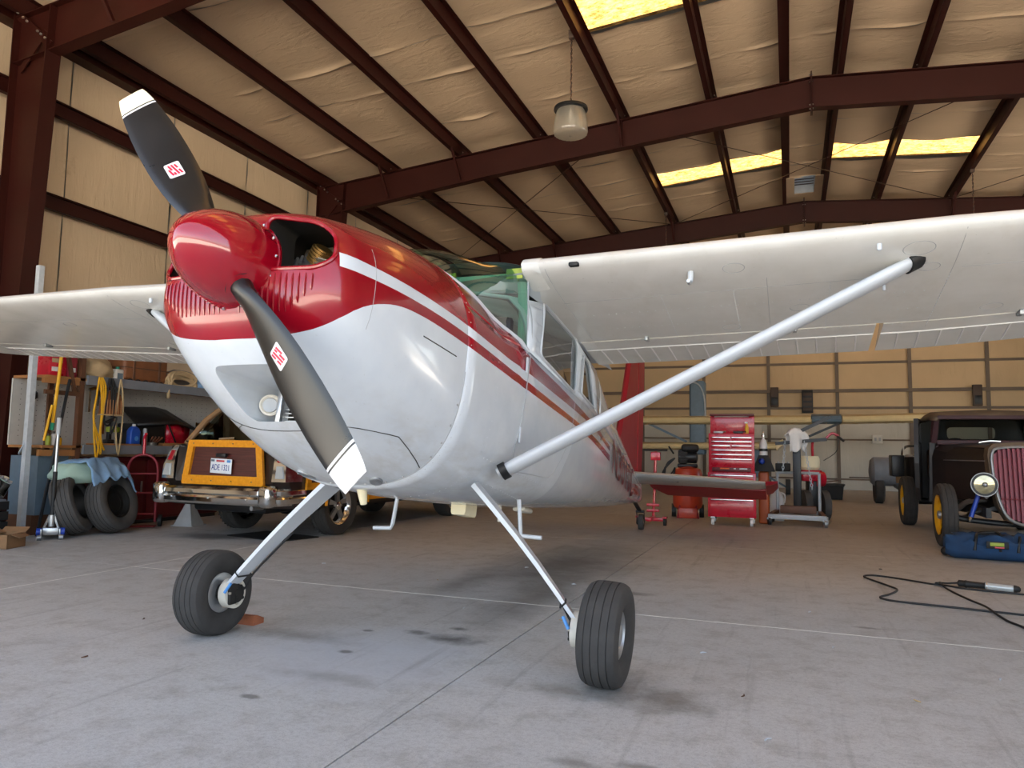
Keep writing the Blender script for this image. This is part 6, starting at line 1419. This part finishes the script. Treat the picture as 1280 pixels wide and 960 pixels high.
# ================================================================== hot rod pickup
M('patina_black', '1d1716', .5, 0, .35, 5, .1, 40); M('dusty_top', '5d4d3c', .75, 0, .35, 5); M('grille_red', '7d1f2e', .45, 0, .2, 8); M('lens_cream', 'b9b08a', .12, .5, .25, 14, coat=1); M('blue_bag', '17395c', .85, 0, .25, 9, .4, 90); M('primer_maroon', '3a1a1e', .6, 0, .2)
def pickup():
    p = thing('vintage_pickup', 'black patina hot rod pickup with red grille and yellow wheels', 'truck', (2.43, 9.87, 0))
    # wheels
    for (y, r, wd) in ((0, .365, .165), (2.88, .37, .19)):
        for s in (-1, 1):
            c = (s*.745, y, r)
            ty = MB().lathe([(-.55*wd/2, .225), (-.85*wd/2, .24), (-wd/2, .295), (-.95*wd/2, .34), (-.75*wd/2, r-.006), (-.40*wd/2, r-.001), (-.36*wd/2, r-.007), (-.28*wd/2, r-.007), (-.24*wd/2, r), (.24*wd/2, r), (.28*wd/2, r-.007), (.36*wd/2, r-.007), (.40*wd/2, r-.001), (.75*wd/2, r-.006), (.95*wd/2, .34), (wd/2, .295), (.85*wd/2, .24), (.55*wd/2, .225)], c, (1, 0, 0), 44, caps=False).build('tyre', 'tyre', p, smooth=28)
            rm = MB().lathe([(-.06, .225), (-.05*s, .20), (.0, .19), (.05*s, .20), (.075*s, .232)], c, (1, 0, 0), 36, caps=False).build('rim', 'yellow', ty)
            MB().lathe([(.01*s, .195), (.02*s, .10), (.045*s, .07), (.05*s, .0)], c, (1, 0, 0), 28).build('wheel_face', 'yellow', ty); MB().lathe([(.04*s, .05), (.075*s, .045), (.085*s, .01)], c, (1, 0, 0), 16).build('hub_cap', 'dull_aluminium', ty)
            for q in range(16): a = 2*math.pi*q/16; MB().beam((c[0]+.04*s, y+.06*math.cos(a), r+.06*math.sin(a)), (c[0]+.02*s, y+.195*math.cos(a), r+.195*math.sin(a)), .014, .012).build('wire_spoke', 'yellow', ty, smooth=0)
    # frame, axle, springs
    for s in (-1, 1): MB().beam((s*.36, -.25, .42), (s*.40, 3.9, .46), .05, .11).build('frame_rail', 'black_steel', p, smooth=0)
    MB().tube(spline([(-.70, 0, .37), (-.5, 0, .32), (0, 0, .29), (.5, 0, .32), (.70, 0, .37)], 6), .032, 10).build('front_axle', 'black_steel', p); MB().tube([(-.6, 2.88, .37), (.6, 2.88, .37)], .05, 12).build('rear_axle', 'black_steel', p); MB().ball((0, 2.88, .37), .15, 14).build('differential', 'black_steel', p)
    for q in range(4): MB().tube(spline([(-.5+.05*q, -.02, .40+.018*q), (0, -.02, .47+.018*q), (.5-.05*q, -.02, .40+.018*q)], 6), .010, 6).build('leaf_spring', 'black_steel', p)
    for s in (-1, 1):
        MB().tube([(s*.50, -.08, .36), (s*.40, -.05, .66)], .026, 12).build('shock_absorber', 'blue_paint', p); MB().tube([(s*.52, -.09, .31), (s*.50, -.08, .36)], .014, 8).build('shock_rod', 'chrome', p); MB().tube([(s*.40, -.05, .66), (s*.38, -.04, .74)], .016, 8).build('shock_mount', 'black_steel', p)
        MB().tube(spline([(s*.62, .05, .33), (s*.45, .4, .34), (s*.30, 1.0, .36)], 5), .018, 8).build('radius_rod', 'black_steel', p); MB().tube([(s*.60, .12, .30), (s*-.1, .12, .30)], .012, 8).build('tie_rod', 'dull_aluminium', p)
        MB().tube(spline([(s*.36, -.12, .58), (s*.30, -.14, .66), (s*.42, -.16, .70)], 4), .016, 8).build('lamp_bracket', 'dull_aluminium', p)
        # headlight
        hl = MB().lathe([(-.02, .125), (.0, .135), (.02, .132), (.06, .11), (.11, .075), (.15, .03), (.155, .005)], (s*.385, -.20, .735), (0, 1, .03), 28).build('headlight_bowl', 'black_paint', p)
        MB().lathe([(-.035, .005), (-.03, .06), (-.015, .125), (.0, .13)], (s*.385, -.20, .735), (0, 1, .03), 28).build('headlight_lens', 'lens_cream', hl); MB().tube([(s*.385+.132*math.cos(a), -.215, .735+.132*math.sin(a)) for a in [2*math.pi*q/28 for q in range(28)]], .006, 6, closed=True).build('headlight_rim', 'dull_aluminium', hl)
        MB().ball((s*.385, -.245, .735), .03, 10).build('bulb_shade', 'dull_aluminium', hl); MB().ball((s*.27, -.15, .70), .022, 10).build('signal_lamp', 'sky_blue', p)
    # engine hidden under the hood
    MB().rbox(-.22, .22, .05, .95, .40, .85, .04).build('engine_block', 'engine_dark', p)
    # radiator shell and grille
    outl = [(-.285, 1.02), (-.27, 1.10), (-.22, 1.145), (0, 1.165), (.22, 1.145), (.27, 1.10), (.285, 1.02), (.27, .75), (.22, .50), (.15, .36), (0, .30), (-.15, .36), (-.22, .50), (-.27, .75)]
    def yy(z): return -.20+.12*(z-.3)
    MB().tube(spline([(x, yy(z)-.01, z) for x, z in outl]+[(outl[0][0], yy(outl[0][1])-.01, outl[0][1])], 3), .016, 8).build('grille_surround', 'dull_aluminium', p)
    big = [(x*1.11, (z-.7)*1.10+.71) for x, z in outl]
    MB().loft([[(x, yy(z)+.012, z) for x, z in outl], [(x, yy(z)+.02, z) for x, z in big], [(x*1.02, yy(z)+.18, z) for x, z in big]], caps=False).build('grille_shell', 'dusty_top', p, smooth=40)
    ins = [(x*.93, (z-.7)*.95+.70) for x, z in outl]
    MB().add([(x, yy(z)+.03, z) for x, z in ins], [tuple(range(len(ins)))]).build('grille_back', 'grille_red', p, smooth=0)
    for q in range(12):
        x = -.253+.046*q; zs = [z for z in [.31+.01*k for k in range(86)] if abs(x) < lerp_tab([(.31, .02), (.36, .14), (.5, .205), (.75, .255), (1.02, .268), (1.10, .25), (1.14, .2), (1.16, .05)], z)[0]]
        if len(zs) > 3: MB().beam((x, yy(zs[0])+.005, zs[0]), (x, yy(zs[-1])+.005, zs[-1]), .024, .03, up=(0, 1, 0)).build('grille_bar', 'grille_red', p, smooth=0)
    MB().beam((-.22, yy(.58)-.005, .58), (.22, yy(.58)-.005, .58), .016, .03, up=(0, 1, 0)).build('grille_bar', 'maroon_cloth', p, smooth=0)
    # hood and cowl
    def hs(y, hw, zt, zb): return [(-hw, y, zb), (-hw, y, zt-.20), (-hw*.96, y, zt-.10), (-hw*.80, y, zt-.035), (-hw*.45, y, zt-.008), (0, y, zt), (hw*.45, y, zt-.008), (hw*.80, y, zt-.035), (hw*.96, y, zt-.10), (hw, y, zt-.20), (hw, y, zb)]
    H = [hs(.0, .30, 1.17, .55), hs(.25, .36, 1.18, .55), hs(.6, .46, 1.19, .52), hs(.98, .56, 1.20, .50)]
    MB().loft([r[3:8] for r in H], caps=False, closed=False).build('hood_top', 'dusty_top', p, smooth=40)
    for sl in (slice(0, 4), slice(7, 11)): MB().loft([r[sl] for r in H], caps=False, closed=False).build('hood_side', 'patina_black', p, smooth=40)
    for s in (-1, 1): MB().tube([(s*.245, .0, 1.145), (s*.45, .98, 1.17)], .008, 6).build('hood_seam', 'rubber_black', p); MB().beam((s*.31, .02, 1.0), (s*.575, .97, 1.0), .012, .012).build('hood_ledge', 'dull_aluminium', p, smooth=0)
    C = [hs(.98, .56, 1.20, .45), hs(1.15, .62, 1.22, .42), hs(1.30, .66, 1.24, .42)]
    MB().loft(C, caps=False, closed=False).build('cowl', 'patina_black', p, smooth=40)
    # cab
    MB().loft([[(s*(x), y, z) for s, x in ((-1, .66), (-1, .70), (1, .70), (1, .66))] if False else [(-.70, y, .42), (-.72, y, .80), (-.70, y, 1.20), (-.70, y, 1.22)] for y in (1.95, 2.15, 2.30)], caps=False, closed=False).build('quarter_panel', 'patina_black', p)
    MB().loft([[(.70, y, .42), (.72, y, .80), (.70, y, 1.20)] for y in (1.30, 1.7, 2.15, 2.30)], caps=False, closed=False).build('door_right', 'patina_black', p)
    rw = rounded([(-.30, 1.30), (.30, 1.30), (.30, 1.47), (-.30, 1.47)], .06, 4); bo = [(-.70, .45), (0, .45), (.70, .45), (.72, .8), (.70, 1.2), (.66, 1.50), (.52, 1.60), (0, 1.63), (-.52, 1.60), (-.66, 1.50), (-.70, 1.2), (-.72, .8)]
    tri = tessellate_polygon([[Vector((a, b, 0)) for a, b in l] for l in (bo, rw)])
    MB().add([(a, 2.30-.06*max(0, b-1.2), b) for a, b in bo+rw], tri).build('cab_back', 'patina_black', p, smooth=0).modifiers.new('t', 'SOLIDIFY').thickness = .03
    def rs(y, hw, z, dr): return [(-hw, y, z-dr), (-hw*.97, y, z-dr*.55), (-hw*.85, y, z-dr*.2), (-hw*.5, y, z-.012), (0, y, z), (hw*.5, y, z-.012), (hw*.85, y, z-dr*.2), (hw*.97, y, z-dr*.55), (hw, y, z-dr)]
    MB().loft([rs(1.12, .62, 1.575, .06), rs(1.16, .655, 1.62, .10), rs(1.35, .68, 1.665, .13), rs(1.75, .69, 1.685, .14), rs(2.15, .67, 1.66, .14), rs(2.28, .63, 1.60, .11)], caps=False, closed=False).build('cab_roof', 'dusty_top', p, smooth=50).modifiers.new('t', 'SOLIDIFY').thickness = .03
    for s in (-1, 1):
        MB().loft([[(s*.66, 1.28, 1.22), (s*.60, 1.26, 1.22), (s*.60, 1.31, 1.22), (s*.67, 1.34, 1.22)], [(s*.63, 1.15, 1.56), (s*.575, 1.14, 1.56), (s*.575, 1.20, 1.56), (s*.65, 1.22, 1.56)]]).build('windscreen_pillar', 'primer_maroon', p, smooth=0)
        MB().loft([[(s*.70, 1.30, .45), (s*.64, 1.30, .45), (s*.64, 1.36, .45), (s*.70, 1.36, .45)], [(s*.68, 1.28, 1.23), (s*.62, 1.28, 1.23), (s*.62, 1.34, 1.23), (s*.68, 1.34, 1.23)]]).build('hinge_pillar', 'patina_black', p, smooth=0)
        MB().loft([[(s*.71, 2.12, 1.18), (s*.66, 2.12, 1.18), (s*.66, 2.28, 1.18), (s*.71, 2.28, 1.18)], [(s*.67, 2.08, 1.54), (s*.62, 2.08, 1.54), (s*.62, 2.26, 1.54), (s*.67, 2.26, 1.54)]]).build('rear_pillar', 'patina_black', p, smooth=0)
    MB().rbox(-.60, .60, 1.24, 1.30, 1.20, 1.265, .012).build('windscreen_sill', 'primer_maroon', p); MB().rbox(-.60, .60, 1.12, 1.17, 1.53, 1.585, .012).build('windscreen_header', 'primer_maroon', p)
    MB().loft([[(-.58, 1.265, 1.26), (.58, 1.265, 1.26)], [(-.56, 1.15, 1.54), (.56, 1.15, 1.54)]], caps=False, closed=False).build('windscreen', 'car_glass', p, fix=False)
    MB().tube(spline([(-.12, 1.235, 1.235), (.0, 1.22, 1.255), (.12, 1.23, 1.25)], 4), .010, 6).build('wiper', 'chrome', p)
    MB().rbox(-.60, .60, 1.9, 2.1, .75, 1.15, .05, 3).build('seat_back', 'wood_dark', p); MB().rbox(-.6, .6, 1.5, 2.0, .62, .78, .05, 3).build('seat_cushion', 'wood_dark', p); MB().rbox(-.60, .60, 1.32, 1.40, 1.00, 1.20, .02).build('dash', 'primer_maroon', p)
    MB().tube([(-.32+.19*math.cos(a), 1.55+.06*math.sin(a), 1.12+.17*math.sin(a)) for a in [2*math.pi*q/24 for q in range(24)]], .012, 6, closed=True).build('steering_wheel', 'black_paint', p)
    # open door on the near side, hinged at the rear and swung out towards the camera
    dA = R_(12)
    def dp(a, z): return (-.72-math.sin(dA)*a*.9, 2.05-math.cos(dA)*a, z)
    win = rounded([(.10, 1.22), (.60, 1.22), (.56, 1.50), (.12, 1.50)], .05, 3); od = [(0, .46), (.62, .46), (.70, .62), (.76, .95), (.745, 1.20), (.66, 1.555), (.05, 1.57), (.0, 1.2)]
    tri = tessellate_polygon([[Vector((a, b, 0)) for a, b in l] for l in (od, win)])
    d = MB().add([dp(a, b) for a, b in od+win], tri).build('door_left', 'patina_black', p, smooth=0); d.modifiers.new('t', 'SOLIDIFY').thickness = .055
    MB().add([dp(a, b) for a, b in win], [tuple(range(len(win)))]).build('door_glass', 'car_glass', d, fix=False, smooth=0); MB().ball(dp(.70, 1.06), .022, 8).build('door_handle', 'chrome', d); MB().rbox(-.012, .012, -.03, .03, -.05, .05, .005).build('door_hinge', 'black_steel', d, loc=dp(-.01, 1.40))
    # bed
    for s in (-1, 1):
        MB().loft([[(s*.66, 2.40, .62), (s*.66, 3.75, .62)], [(s*.66, 2.40, 1.02), (s*.66, 3.75, 1.02)], [(s*.70, 2.40, 1.04), (s*.70, 3.75, 1.04)]], caps=False, closed=False).build('bed_side', 'patina_black', p).modifiers.new('t', 'SOLIDIFY').thickness = .02
    MB().box(-.66, .66, 2.40, 3.75, .60, .63).build('bed_floor', 'wood_dark', p, smooth=0); MB().box(-.66, .66, 2.38, 2.41, .60, 1.04).build('bed_front', 'patina_black', p, smooth=0); MB().box(-.66, .66, 3.74, 3.77, .60, 1.02).build('tailgate', 'canvas', p, smooth=0)
    for s in (-1, 1): MB().tube(spline([(s*.70, 3.70, .95), (s*.70, 3.65, 1.12), (s*.69, 3.4, 1.19), (s*.68, 2.9, 1.20), (s*.67, 2.42, 1.20)], 5), .020, 8).build('bed_rail', 'black_paint', p)
    MB().beam((-.71, 3.30, 1.05), (-.71, 2.45, 1.05), .02, .03).build('rail_cap', 'dirty_white', p, smooth=0); MB().beam((-.73, 3.30, 1.02), (-.73, 3.30, 1.25), .02, .02).build('stake', 'dirty_white', p, smooth=0)
    MB().rbox(-.92, -.74, 3.15, 3.55, .72, 1.06, .02).build('side_box', 'black_paint', p); MB().loft([[(-.74, 3.2, .62), (-.80, 3.2, .62), (-.80, 3.7, .60), (-.74, 3.7, .60)], [(-.74, 3.2, 1.0), (-.78, 3.2, 1.0), (-.82, 3.7, .95), (-.74, 3.7, .95)]]).build('side_flare', 'canvas', p)
    MB().tube([(.0, .9, .42), (0, 2.8, .40)], .04, 10).build('drive_shaft', 'black_steel', p); MB().tube(spline([(-.25, .3, .55), (-.42, .5, .50), (-.45, 1.2, .34), (-.40, 2.6, .34)], 5), .032, 10).build('exhaust_pipe', 'dull_aluminium', p)
pickup()

def right_floor():
    # blue tool bag
    b = thing('tool_bag', 'long dark blue canvas tool bag on the floor before the pickup', 'bag', (2.02, 8.86, 0), R_(-4))
    m = MB(); rings = []
    for i in range(25):
        t = i/24; x = -.52+1.04*t; e = min(1, min(t, 1-t)*14)
        ring_ = []
        for k in range(28):
            a = 2*math.pi*k/28; cx, cz = math.cos(a), math.sin(a)
            yy = .16*math.copysign(abs(cx)**.7, cx)*(.75+.25*e); zz = .125+.125*math.copysign(abs(cz)**.75, cz)*(.72+.28*e)
            q = noise.noise(Vector((x*7, a*1.5, 2)))*.06+noise.noise(Vector((x*18, cz*3, 5)))*.022
            ring_.append((x, yy*(1+q*2), max(.0, zz*(1+q*1.5)+(.0 if cz < 0 else q))))
        rings.append(ring_)
    m.loft(rings).build('body', 'blue_bag', b, smooth=60)
    for x in (-.27, .10): MB().tube(spline([(x, -.165, .10), (x+.02, -.13, .22), (x+.06, -.02, .262), (x+.2, .02, .275), (x+.24, -.06, .262), (x+.22, -.13, .22), (x+.22, -.168, .10)], 5), .014, 6).build('handle', 'rubber_black', b)
    MB().tube([(-.5, 0, .235), (-.2, 0, .252), (.2, 0, .252), (.5, 0, .235)], .007, 6).build('zip', 'rubber_black', b); MB().rbox(-.17, .02, -.185, -.165, .13, .20, .006).build('pocket', 'rubber_black', b); MB().rbox(-.14, -.02, -.190, -.184, .155, .19, .003).build('tag', 'lime', b); MB().rbox(-.10, -.02, -.191, -.184, .135, .15, .003).build('tag_strip', 'plate_red', b)
    for x in (-.50, .50): MB().ball((x*1.03, -.02, .06), .045, 10).build('end_cap', 'rubber_black', b)
    # work light with its cord
    w = thing('work_light', 'black and silver inspection lamp lying on the concrete with its flex', 'work light', (0, 0, 0))
    p0 = Vector((1.24, 6.87, .032)); d = Vector((.33, -.10, 0)).normalized()
    MB().lathe([(0, .012), (.01, .026), (.05, .026), (.06, .030), (.07, .026), (.18, .024), (.19, .028)], p0, d, 16).build('grip', 'rubber_black', w); MB().lathe([(.19, .026), (.20, .028), (.37, .028), (.38, .024)], p0, d, 16).build('tube', 'clear_grey', w); MB().lathe([(.20, .030), (.205, .030), (.205, .02)], p0, d, 16).build('collar', 'chrome', w)
    MB().lathe([(.375, .029), (.385, .029), (.41, .022), (.42, .01)], p0, d, 14).build('end_cap', 'rubber_black', w)
    zc = .009
    cord = [(3.2, 6.25), (2.2, 6.55), (1.66, 6.67), (1.42, 6.72), (1.25, 6.78), (1.14, 6.86), (1.05, 6.88), (.92, 6.99), (.74, 7.11), (.63, 7.12), (.58, 7.0), (.72, 6.62), (.76, 6.45), (.68, 6.22), (.60, 6.06), (.66, 5.96), (.82, 5.92), (1.05, 5.88), (1.25, 5.84), (1.5, 5.80), (2.1, 5.70), (3.2, 5.6)]
    MB().tube(spline([(x, y, zc) for x, y in cord], 6), .0075, 7).build('flex', 'rubber_black', w)
    MB().tube(spline([(1.62+.06, 6.74, .03), (1.9, 6.70, zc), (2.4, 6.66, zc), (3.2, 6.5, zc)], 6), .0075, 7).build('flex', 'rubber_black', w)
    MB().tube(spline([(1.24, 6.87, .032), (1.18, 6.89, zc+.012), (1.12, 6.86, zc+.014), (1.12, 6.80, zc+.006), (1.15, 6.55, zc), (1.20, 6.25, zc), (1.24, 5.95, zc+.010), (1.26, 5.70, zc), (1.30, 5.45, zc), (1.5, 5.1, zc), (2.6, 4.4, zc)], 6), .0075, 7).build('flex', 'rubber_black', w)
    MB().tube([(1.11+.022*math.cos(a), 6.87+.02*math.sin(a), .018+.006*math.sin(2*a)) for a in [2*math.pi*k/14 for k in range(14)]], .008, 6, closed=True).build('knot', 'rubber_black', w)
    # small litter on the slab
    random.seed(4)
    spots = [(.2, 4.4, 'white_paint'), (-.45, 4.0, 'white_paint'), (.5, 3.6, 'canvas'), (-2.2, 6.2, 'white_paint'), (-1.6, 5.6, 'white_paint'), (-2.6, 5.3, 'canvas'), (-3.6, 3.4, 'wood_dark'), (-3.2, 2.7, 'wood_dark'), (-.2, 3.4, 'wood_dark'), (.9, 4.1, 'white_paint'), (-1.3, 4.4, 'canvas'), (-2.0, 4.45, 'white_paint'), (-.1, 2.9, 'white_paint'), (-3.9, 5.6, 'white_paint'), (.1, 5.3, 'white_paint'), (.75, 7.6, 'rubber_black'), (-4.6, 6.8, 'white_paint')]
    for i, (x, y, m_) in enumerate(spots):
        o = MB(); n = 3
        o.tube([(0, 0, .002), (.018, .004, .003), (.035, -.004, .002)], [.003, .0035, .002], 5)
        tag(o.build('debris_chip', m_, None, loc=(x, y, .0015), rot=(0, 0, random.random()*6)), {'white_paint': 'tiny white paint flake lying on the bare concrete', 'canvas': 'tiny straw sliver lying on the bare concrete', 'wood_dark': 'tiny dark twig lying on the bare concrete', 'rubber_black': 'tiny black crumb lying on the bare concrete'}[m_], 'debris', 'litter chips on the hangar floor')
right_floor()

# ================================================================== far end: fabric airplane, trailer, wall fittings, lamps
def far_end():
    f = thing('fabric_airplane', 'tan fabric-winged light airplane stored against the far end', 'airplane', (.3, 20.0, 0))
    def panel(x0, x1, z0, z1, y0, ch, th, nm, mat, taper=1):
        m = MB(); rg = []
        for k in range(9):
            t = k/8; x = x0+(x1-x0)*t; z = z0+(z1-z0)*t; c_ = ch
            rg.append([(x, y0+c_*a, z+th*b) for a, b in ((0, 0), (.03, .35), (.15, .6), (.45, .62), (1, .1), (1, .02), (.5, -.38), (.12, -.42), (.02, -.25))])
        o = m.loft(rg).build(nm, mat, f, smooth=40)
        n = int(abs(x1-x0)/.34)
        for k in range(n+1):
            x = x0+(x1-x0)*k/n; z = z0+(z1-z0)*k/n
            MB().tube([(x, y0+ch*a, z+th*b) for a, b in ((0, 0), (.12, -.44), (.5, -.40), (1, .02))], .008, 4).build('rib', 'tan_fabric_skin', o)
        return o
    panel(-4.3, .22, 1.90, 1.92, 0, 1.5, .22, 'wing_panel', 'tan_fabric_skin'); panel(.95, 5.2, 1.93, 2.04, 0, 1.5, .22, 'wing_panel', 'tan_fabric_skin'); panel(.24, .93, 1.94, 1.94, .02, 1.45, .24, 'centre_tank', 'slate_blue')
    panel(-4.2, -.62, 1.20, 1.24, .1, 1.3, .2, 'lower_wing_panel', 'tan_fabric_skin'); MB().loft([[(-.62, .1, 1.14), (-.62, 1.4, 1.14), (-.62, 1.4, 1.30), (-.62, .1, 1.34)], [(-.46, .2, 1.30), (-.46, 1.3, 1.30), (-.46, 1.3, 1.40), (-.46, .2, 1.44)]]).build('wing_tip', 'tan_fabric_skin', f)
    MB().beam((-4.0, .3, 1.86), (-2.9, .3, 1.34), .05, .06).build('strut', 'slate_blue', f, smooth=0); MB().beam((.95, .3, 1.88), (-.2, .25, 1.34), .05, .06).build('strut', 'black_steel', f, smooth=0)
    MB().rbox(-2.83, -2.42, .25, .75, 1.0, 3.0, .06, 3).build('tail_fin', 'slate_blue', f); MB().tube(spline([(-2.80, .2, 2.98), (-2.55, .2, 2.86), (-2.42, .2, 2.5), (-2.40, .2, 2.0)], 6), .02, 8).build('fin_bow', 'light_grey', f)
    MB().loft([[(-1.2+x, y, z) for x, y, z in ((-.3, .4, .45), (.3, .4, .45), (.3, .4, 1.25), (-.3, .4, 1.25))], [(-1.2+x, 3.4, z) for x, z in ((-.1, .7), (.1, .7), (.1, 1.0), (-.1, 1.0))]]).build('fuselage', 'slate_blue', f, smooth=0)
    for s in (-1, 1): MB().beam((-1.2+s*.28, .6, .5), (-1.2+s*.8, .6, .2), .05, .05).build('gear_leg', 'slate_blue', f, smooth=0); MB().lathe([(-.05, .08), (-.06, .2), (.06, .2), (.05, .08)], (-1.2+s*.85, .6, .2), (1, 0, 0), 20).build('wheel', 'tyre', f)
    # trailer
    t = thing('utility_trailer', 'small grey tank trailer parked behind the pickup bed', 'trailer', (2.15, 18.3, 0))
    for s in (-1, 1):
        MB().lathe([(-.09, .14), (-.10, .28), (-.07, .32), (.07, .32), (.10, .28), (.09, .14)], (s*.30, 0, .32), (1, 0, 0), 28).build('tyre', 'tyre', t); MB().lathe([(-.08, .05), (-.07, .15), (.07, .15), (.08, .05)], (s*.30, 0, .32), (1, 0, 0), 20).build('rim', 'grey_paint', t)
    MB().lathe([(-.5, .05), (-.47, .25), (-.4, .32), (.4, .32), (.47, .25), (.5, .05)], (0, 0, .70), (1, 0, 0), 28).build('tank', 'grey_paint', t); MB().beam((0, -.2, .40), (0, -1.3, .36), .06, .06).build('tongue', 'black_steel', t, smooth=0); MB().tube([(0, -1.2, .36), (0, -1.22, .0)], .02, 8).build('prop_stand', 'dull_aluminium', t); MB().beam((-.9, .0, .55), (-.4, .0, .55), .03, .03).build('side_pipe', 'dark_steel_trim', t, smooth=0)
    b = thing('storage_bin', 'low black plastic bin on the floor near the far wall', 'bin', (.86, 19.2, 0)); MB().loft([[(x*a, y*a, z) for x, y in rounded([(-.32, -.22), (.32, -.22), (.32, .22), (-.32, .22)], .05, 3)] for a, z in ((.9, 0), (1, .30), (1.05, .31), (1.05, .34))]).build('tub', 'rubber_black', b); MB().rbox(-.35, .35, -.25, .25, .34, .37, .01).build('lid', 'black_paint', b)
    # wall fittings
    s_ = thing('notice_board', 'dark framed notice board hanging on the far wall', 'board', (.55, 24.70, 2.35)); MB().rbox(-.16, .16, -.02, .02, 0, .72, .01).build('board', 'black_steel', s_)
    for k in range(4): MB().rbox(-.13, .13, -.026, -.02, .06+.16*k, .16+.16*k, .003).build('printed_card', 'dark_steel_trim', s_)
    o = thing('junction_box', 'small white electrical box on the far wall near the pickup', 'box', (2.50, 24.76, 1.42)); MB().rbox(-.14, .14, -.05, .03, 0, .26, .01).build('case', 'socket_white', o)
    for x in (-.06, .06): MB().rbox(x-.03, x+.03, -.056, -.049, .08, .18, .003).build('socket', 'light_grey', o)
    for (x, lab) in ((-.42, 'dark wall heater box on the far wall over the tool cabinet'), (5.15, 'dark wall heater box on the far wall over the pickup roof')):
        v = thing('wall_box', lab, 'heater', (x, 24.70, 2.55)); MB().rbox(-.12, .12, -.06, .06, 0, .62, .015).build('case', 'dark_steel_trim', v); MB().rbox(-.09, .09, -.07, -.058, .05, .30, .004).build('grille', 'black_steel', v)
    # hanging lamps: twisted flex, black gear rim, ribbed glass bowl
    def lamp(x, y, ztop, zl, lab):
        l = thing('pendant_lamp', lab, 'lamp', (x, y, ztop))
        dz = ztop-zl
        MB().tube([(.008*math.sin(k*1.3), .008*math.cos(k*1.3), -dz*k/40) for k in range(41)], .007, 6).build('flex', 'wood_dark', l); MB().tube([(.010*math.sin(k*1.3+2.5), .010*math.cos(k*1.3+2.5), -dz*k/40) for k in range(41)], .006, 6).build('flex', 'black_paint', l)
        MB().rbox(-.04, .04, -.04, .04, -.06, .06, .01).build('ceiling_hook', 'dark_steel_trim', l)
        MB().lathe([(.10, .02), (.08, .05), (.05, .06), (.045, .20), (.03, .235), (.0, .24), (-.015, .225), (-.015, .20)], (0, 0, -dz-.09), (0, 0, 1), 36).build('gear_rim', 'black_paint', l)
        g = []
        for z, r in ((0, .185), (-.04, .20), (-.10, .215), (-.16, .225), (-.24, .235), (-.32, .238), (-.35, .228), (-.375, .17), (-.38, .02)):
            g.append([(r*(1+.012*math.cos(a*24))*math.cos(a), r*(1+.012*math.cos(a*24))*math.sin(a), -dz-.09+z) for a in [2*math.pi*k/72 for k in range(72)]])
        MB().loft(g, caps=False).build('glass_bowl', 'lamp_glass', l, smooth=60, fix=True)
        MB().lathe([(-.02, .03), (-.10, .04), (-.16, .035), (-.19, .01)], (0, 0, -dz-.09), (0, 0, 1), 16).build('bulb', 'sticker_white', l)
    lamp(-2.79, 9.50, 6.90, 5.88, 'glass bowl pendant lamp hanging from a purlin above the propeller nose')
    lamp(-2.72, 17.55, 6.85, 5.62, 'glass bowl pendant lamp near the left far skylight')
    lamp(3.55, 16.7, 6.85, 5.55, 'glass bowl pendant lamp near the right far skylight')
far_end()
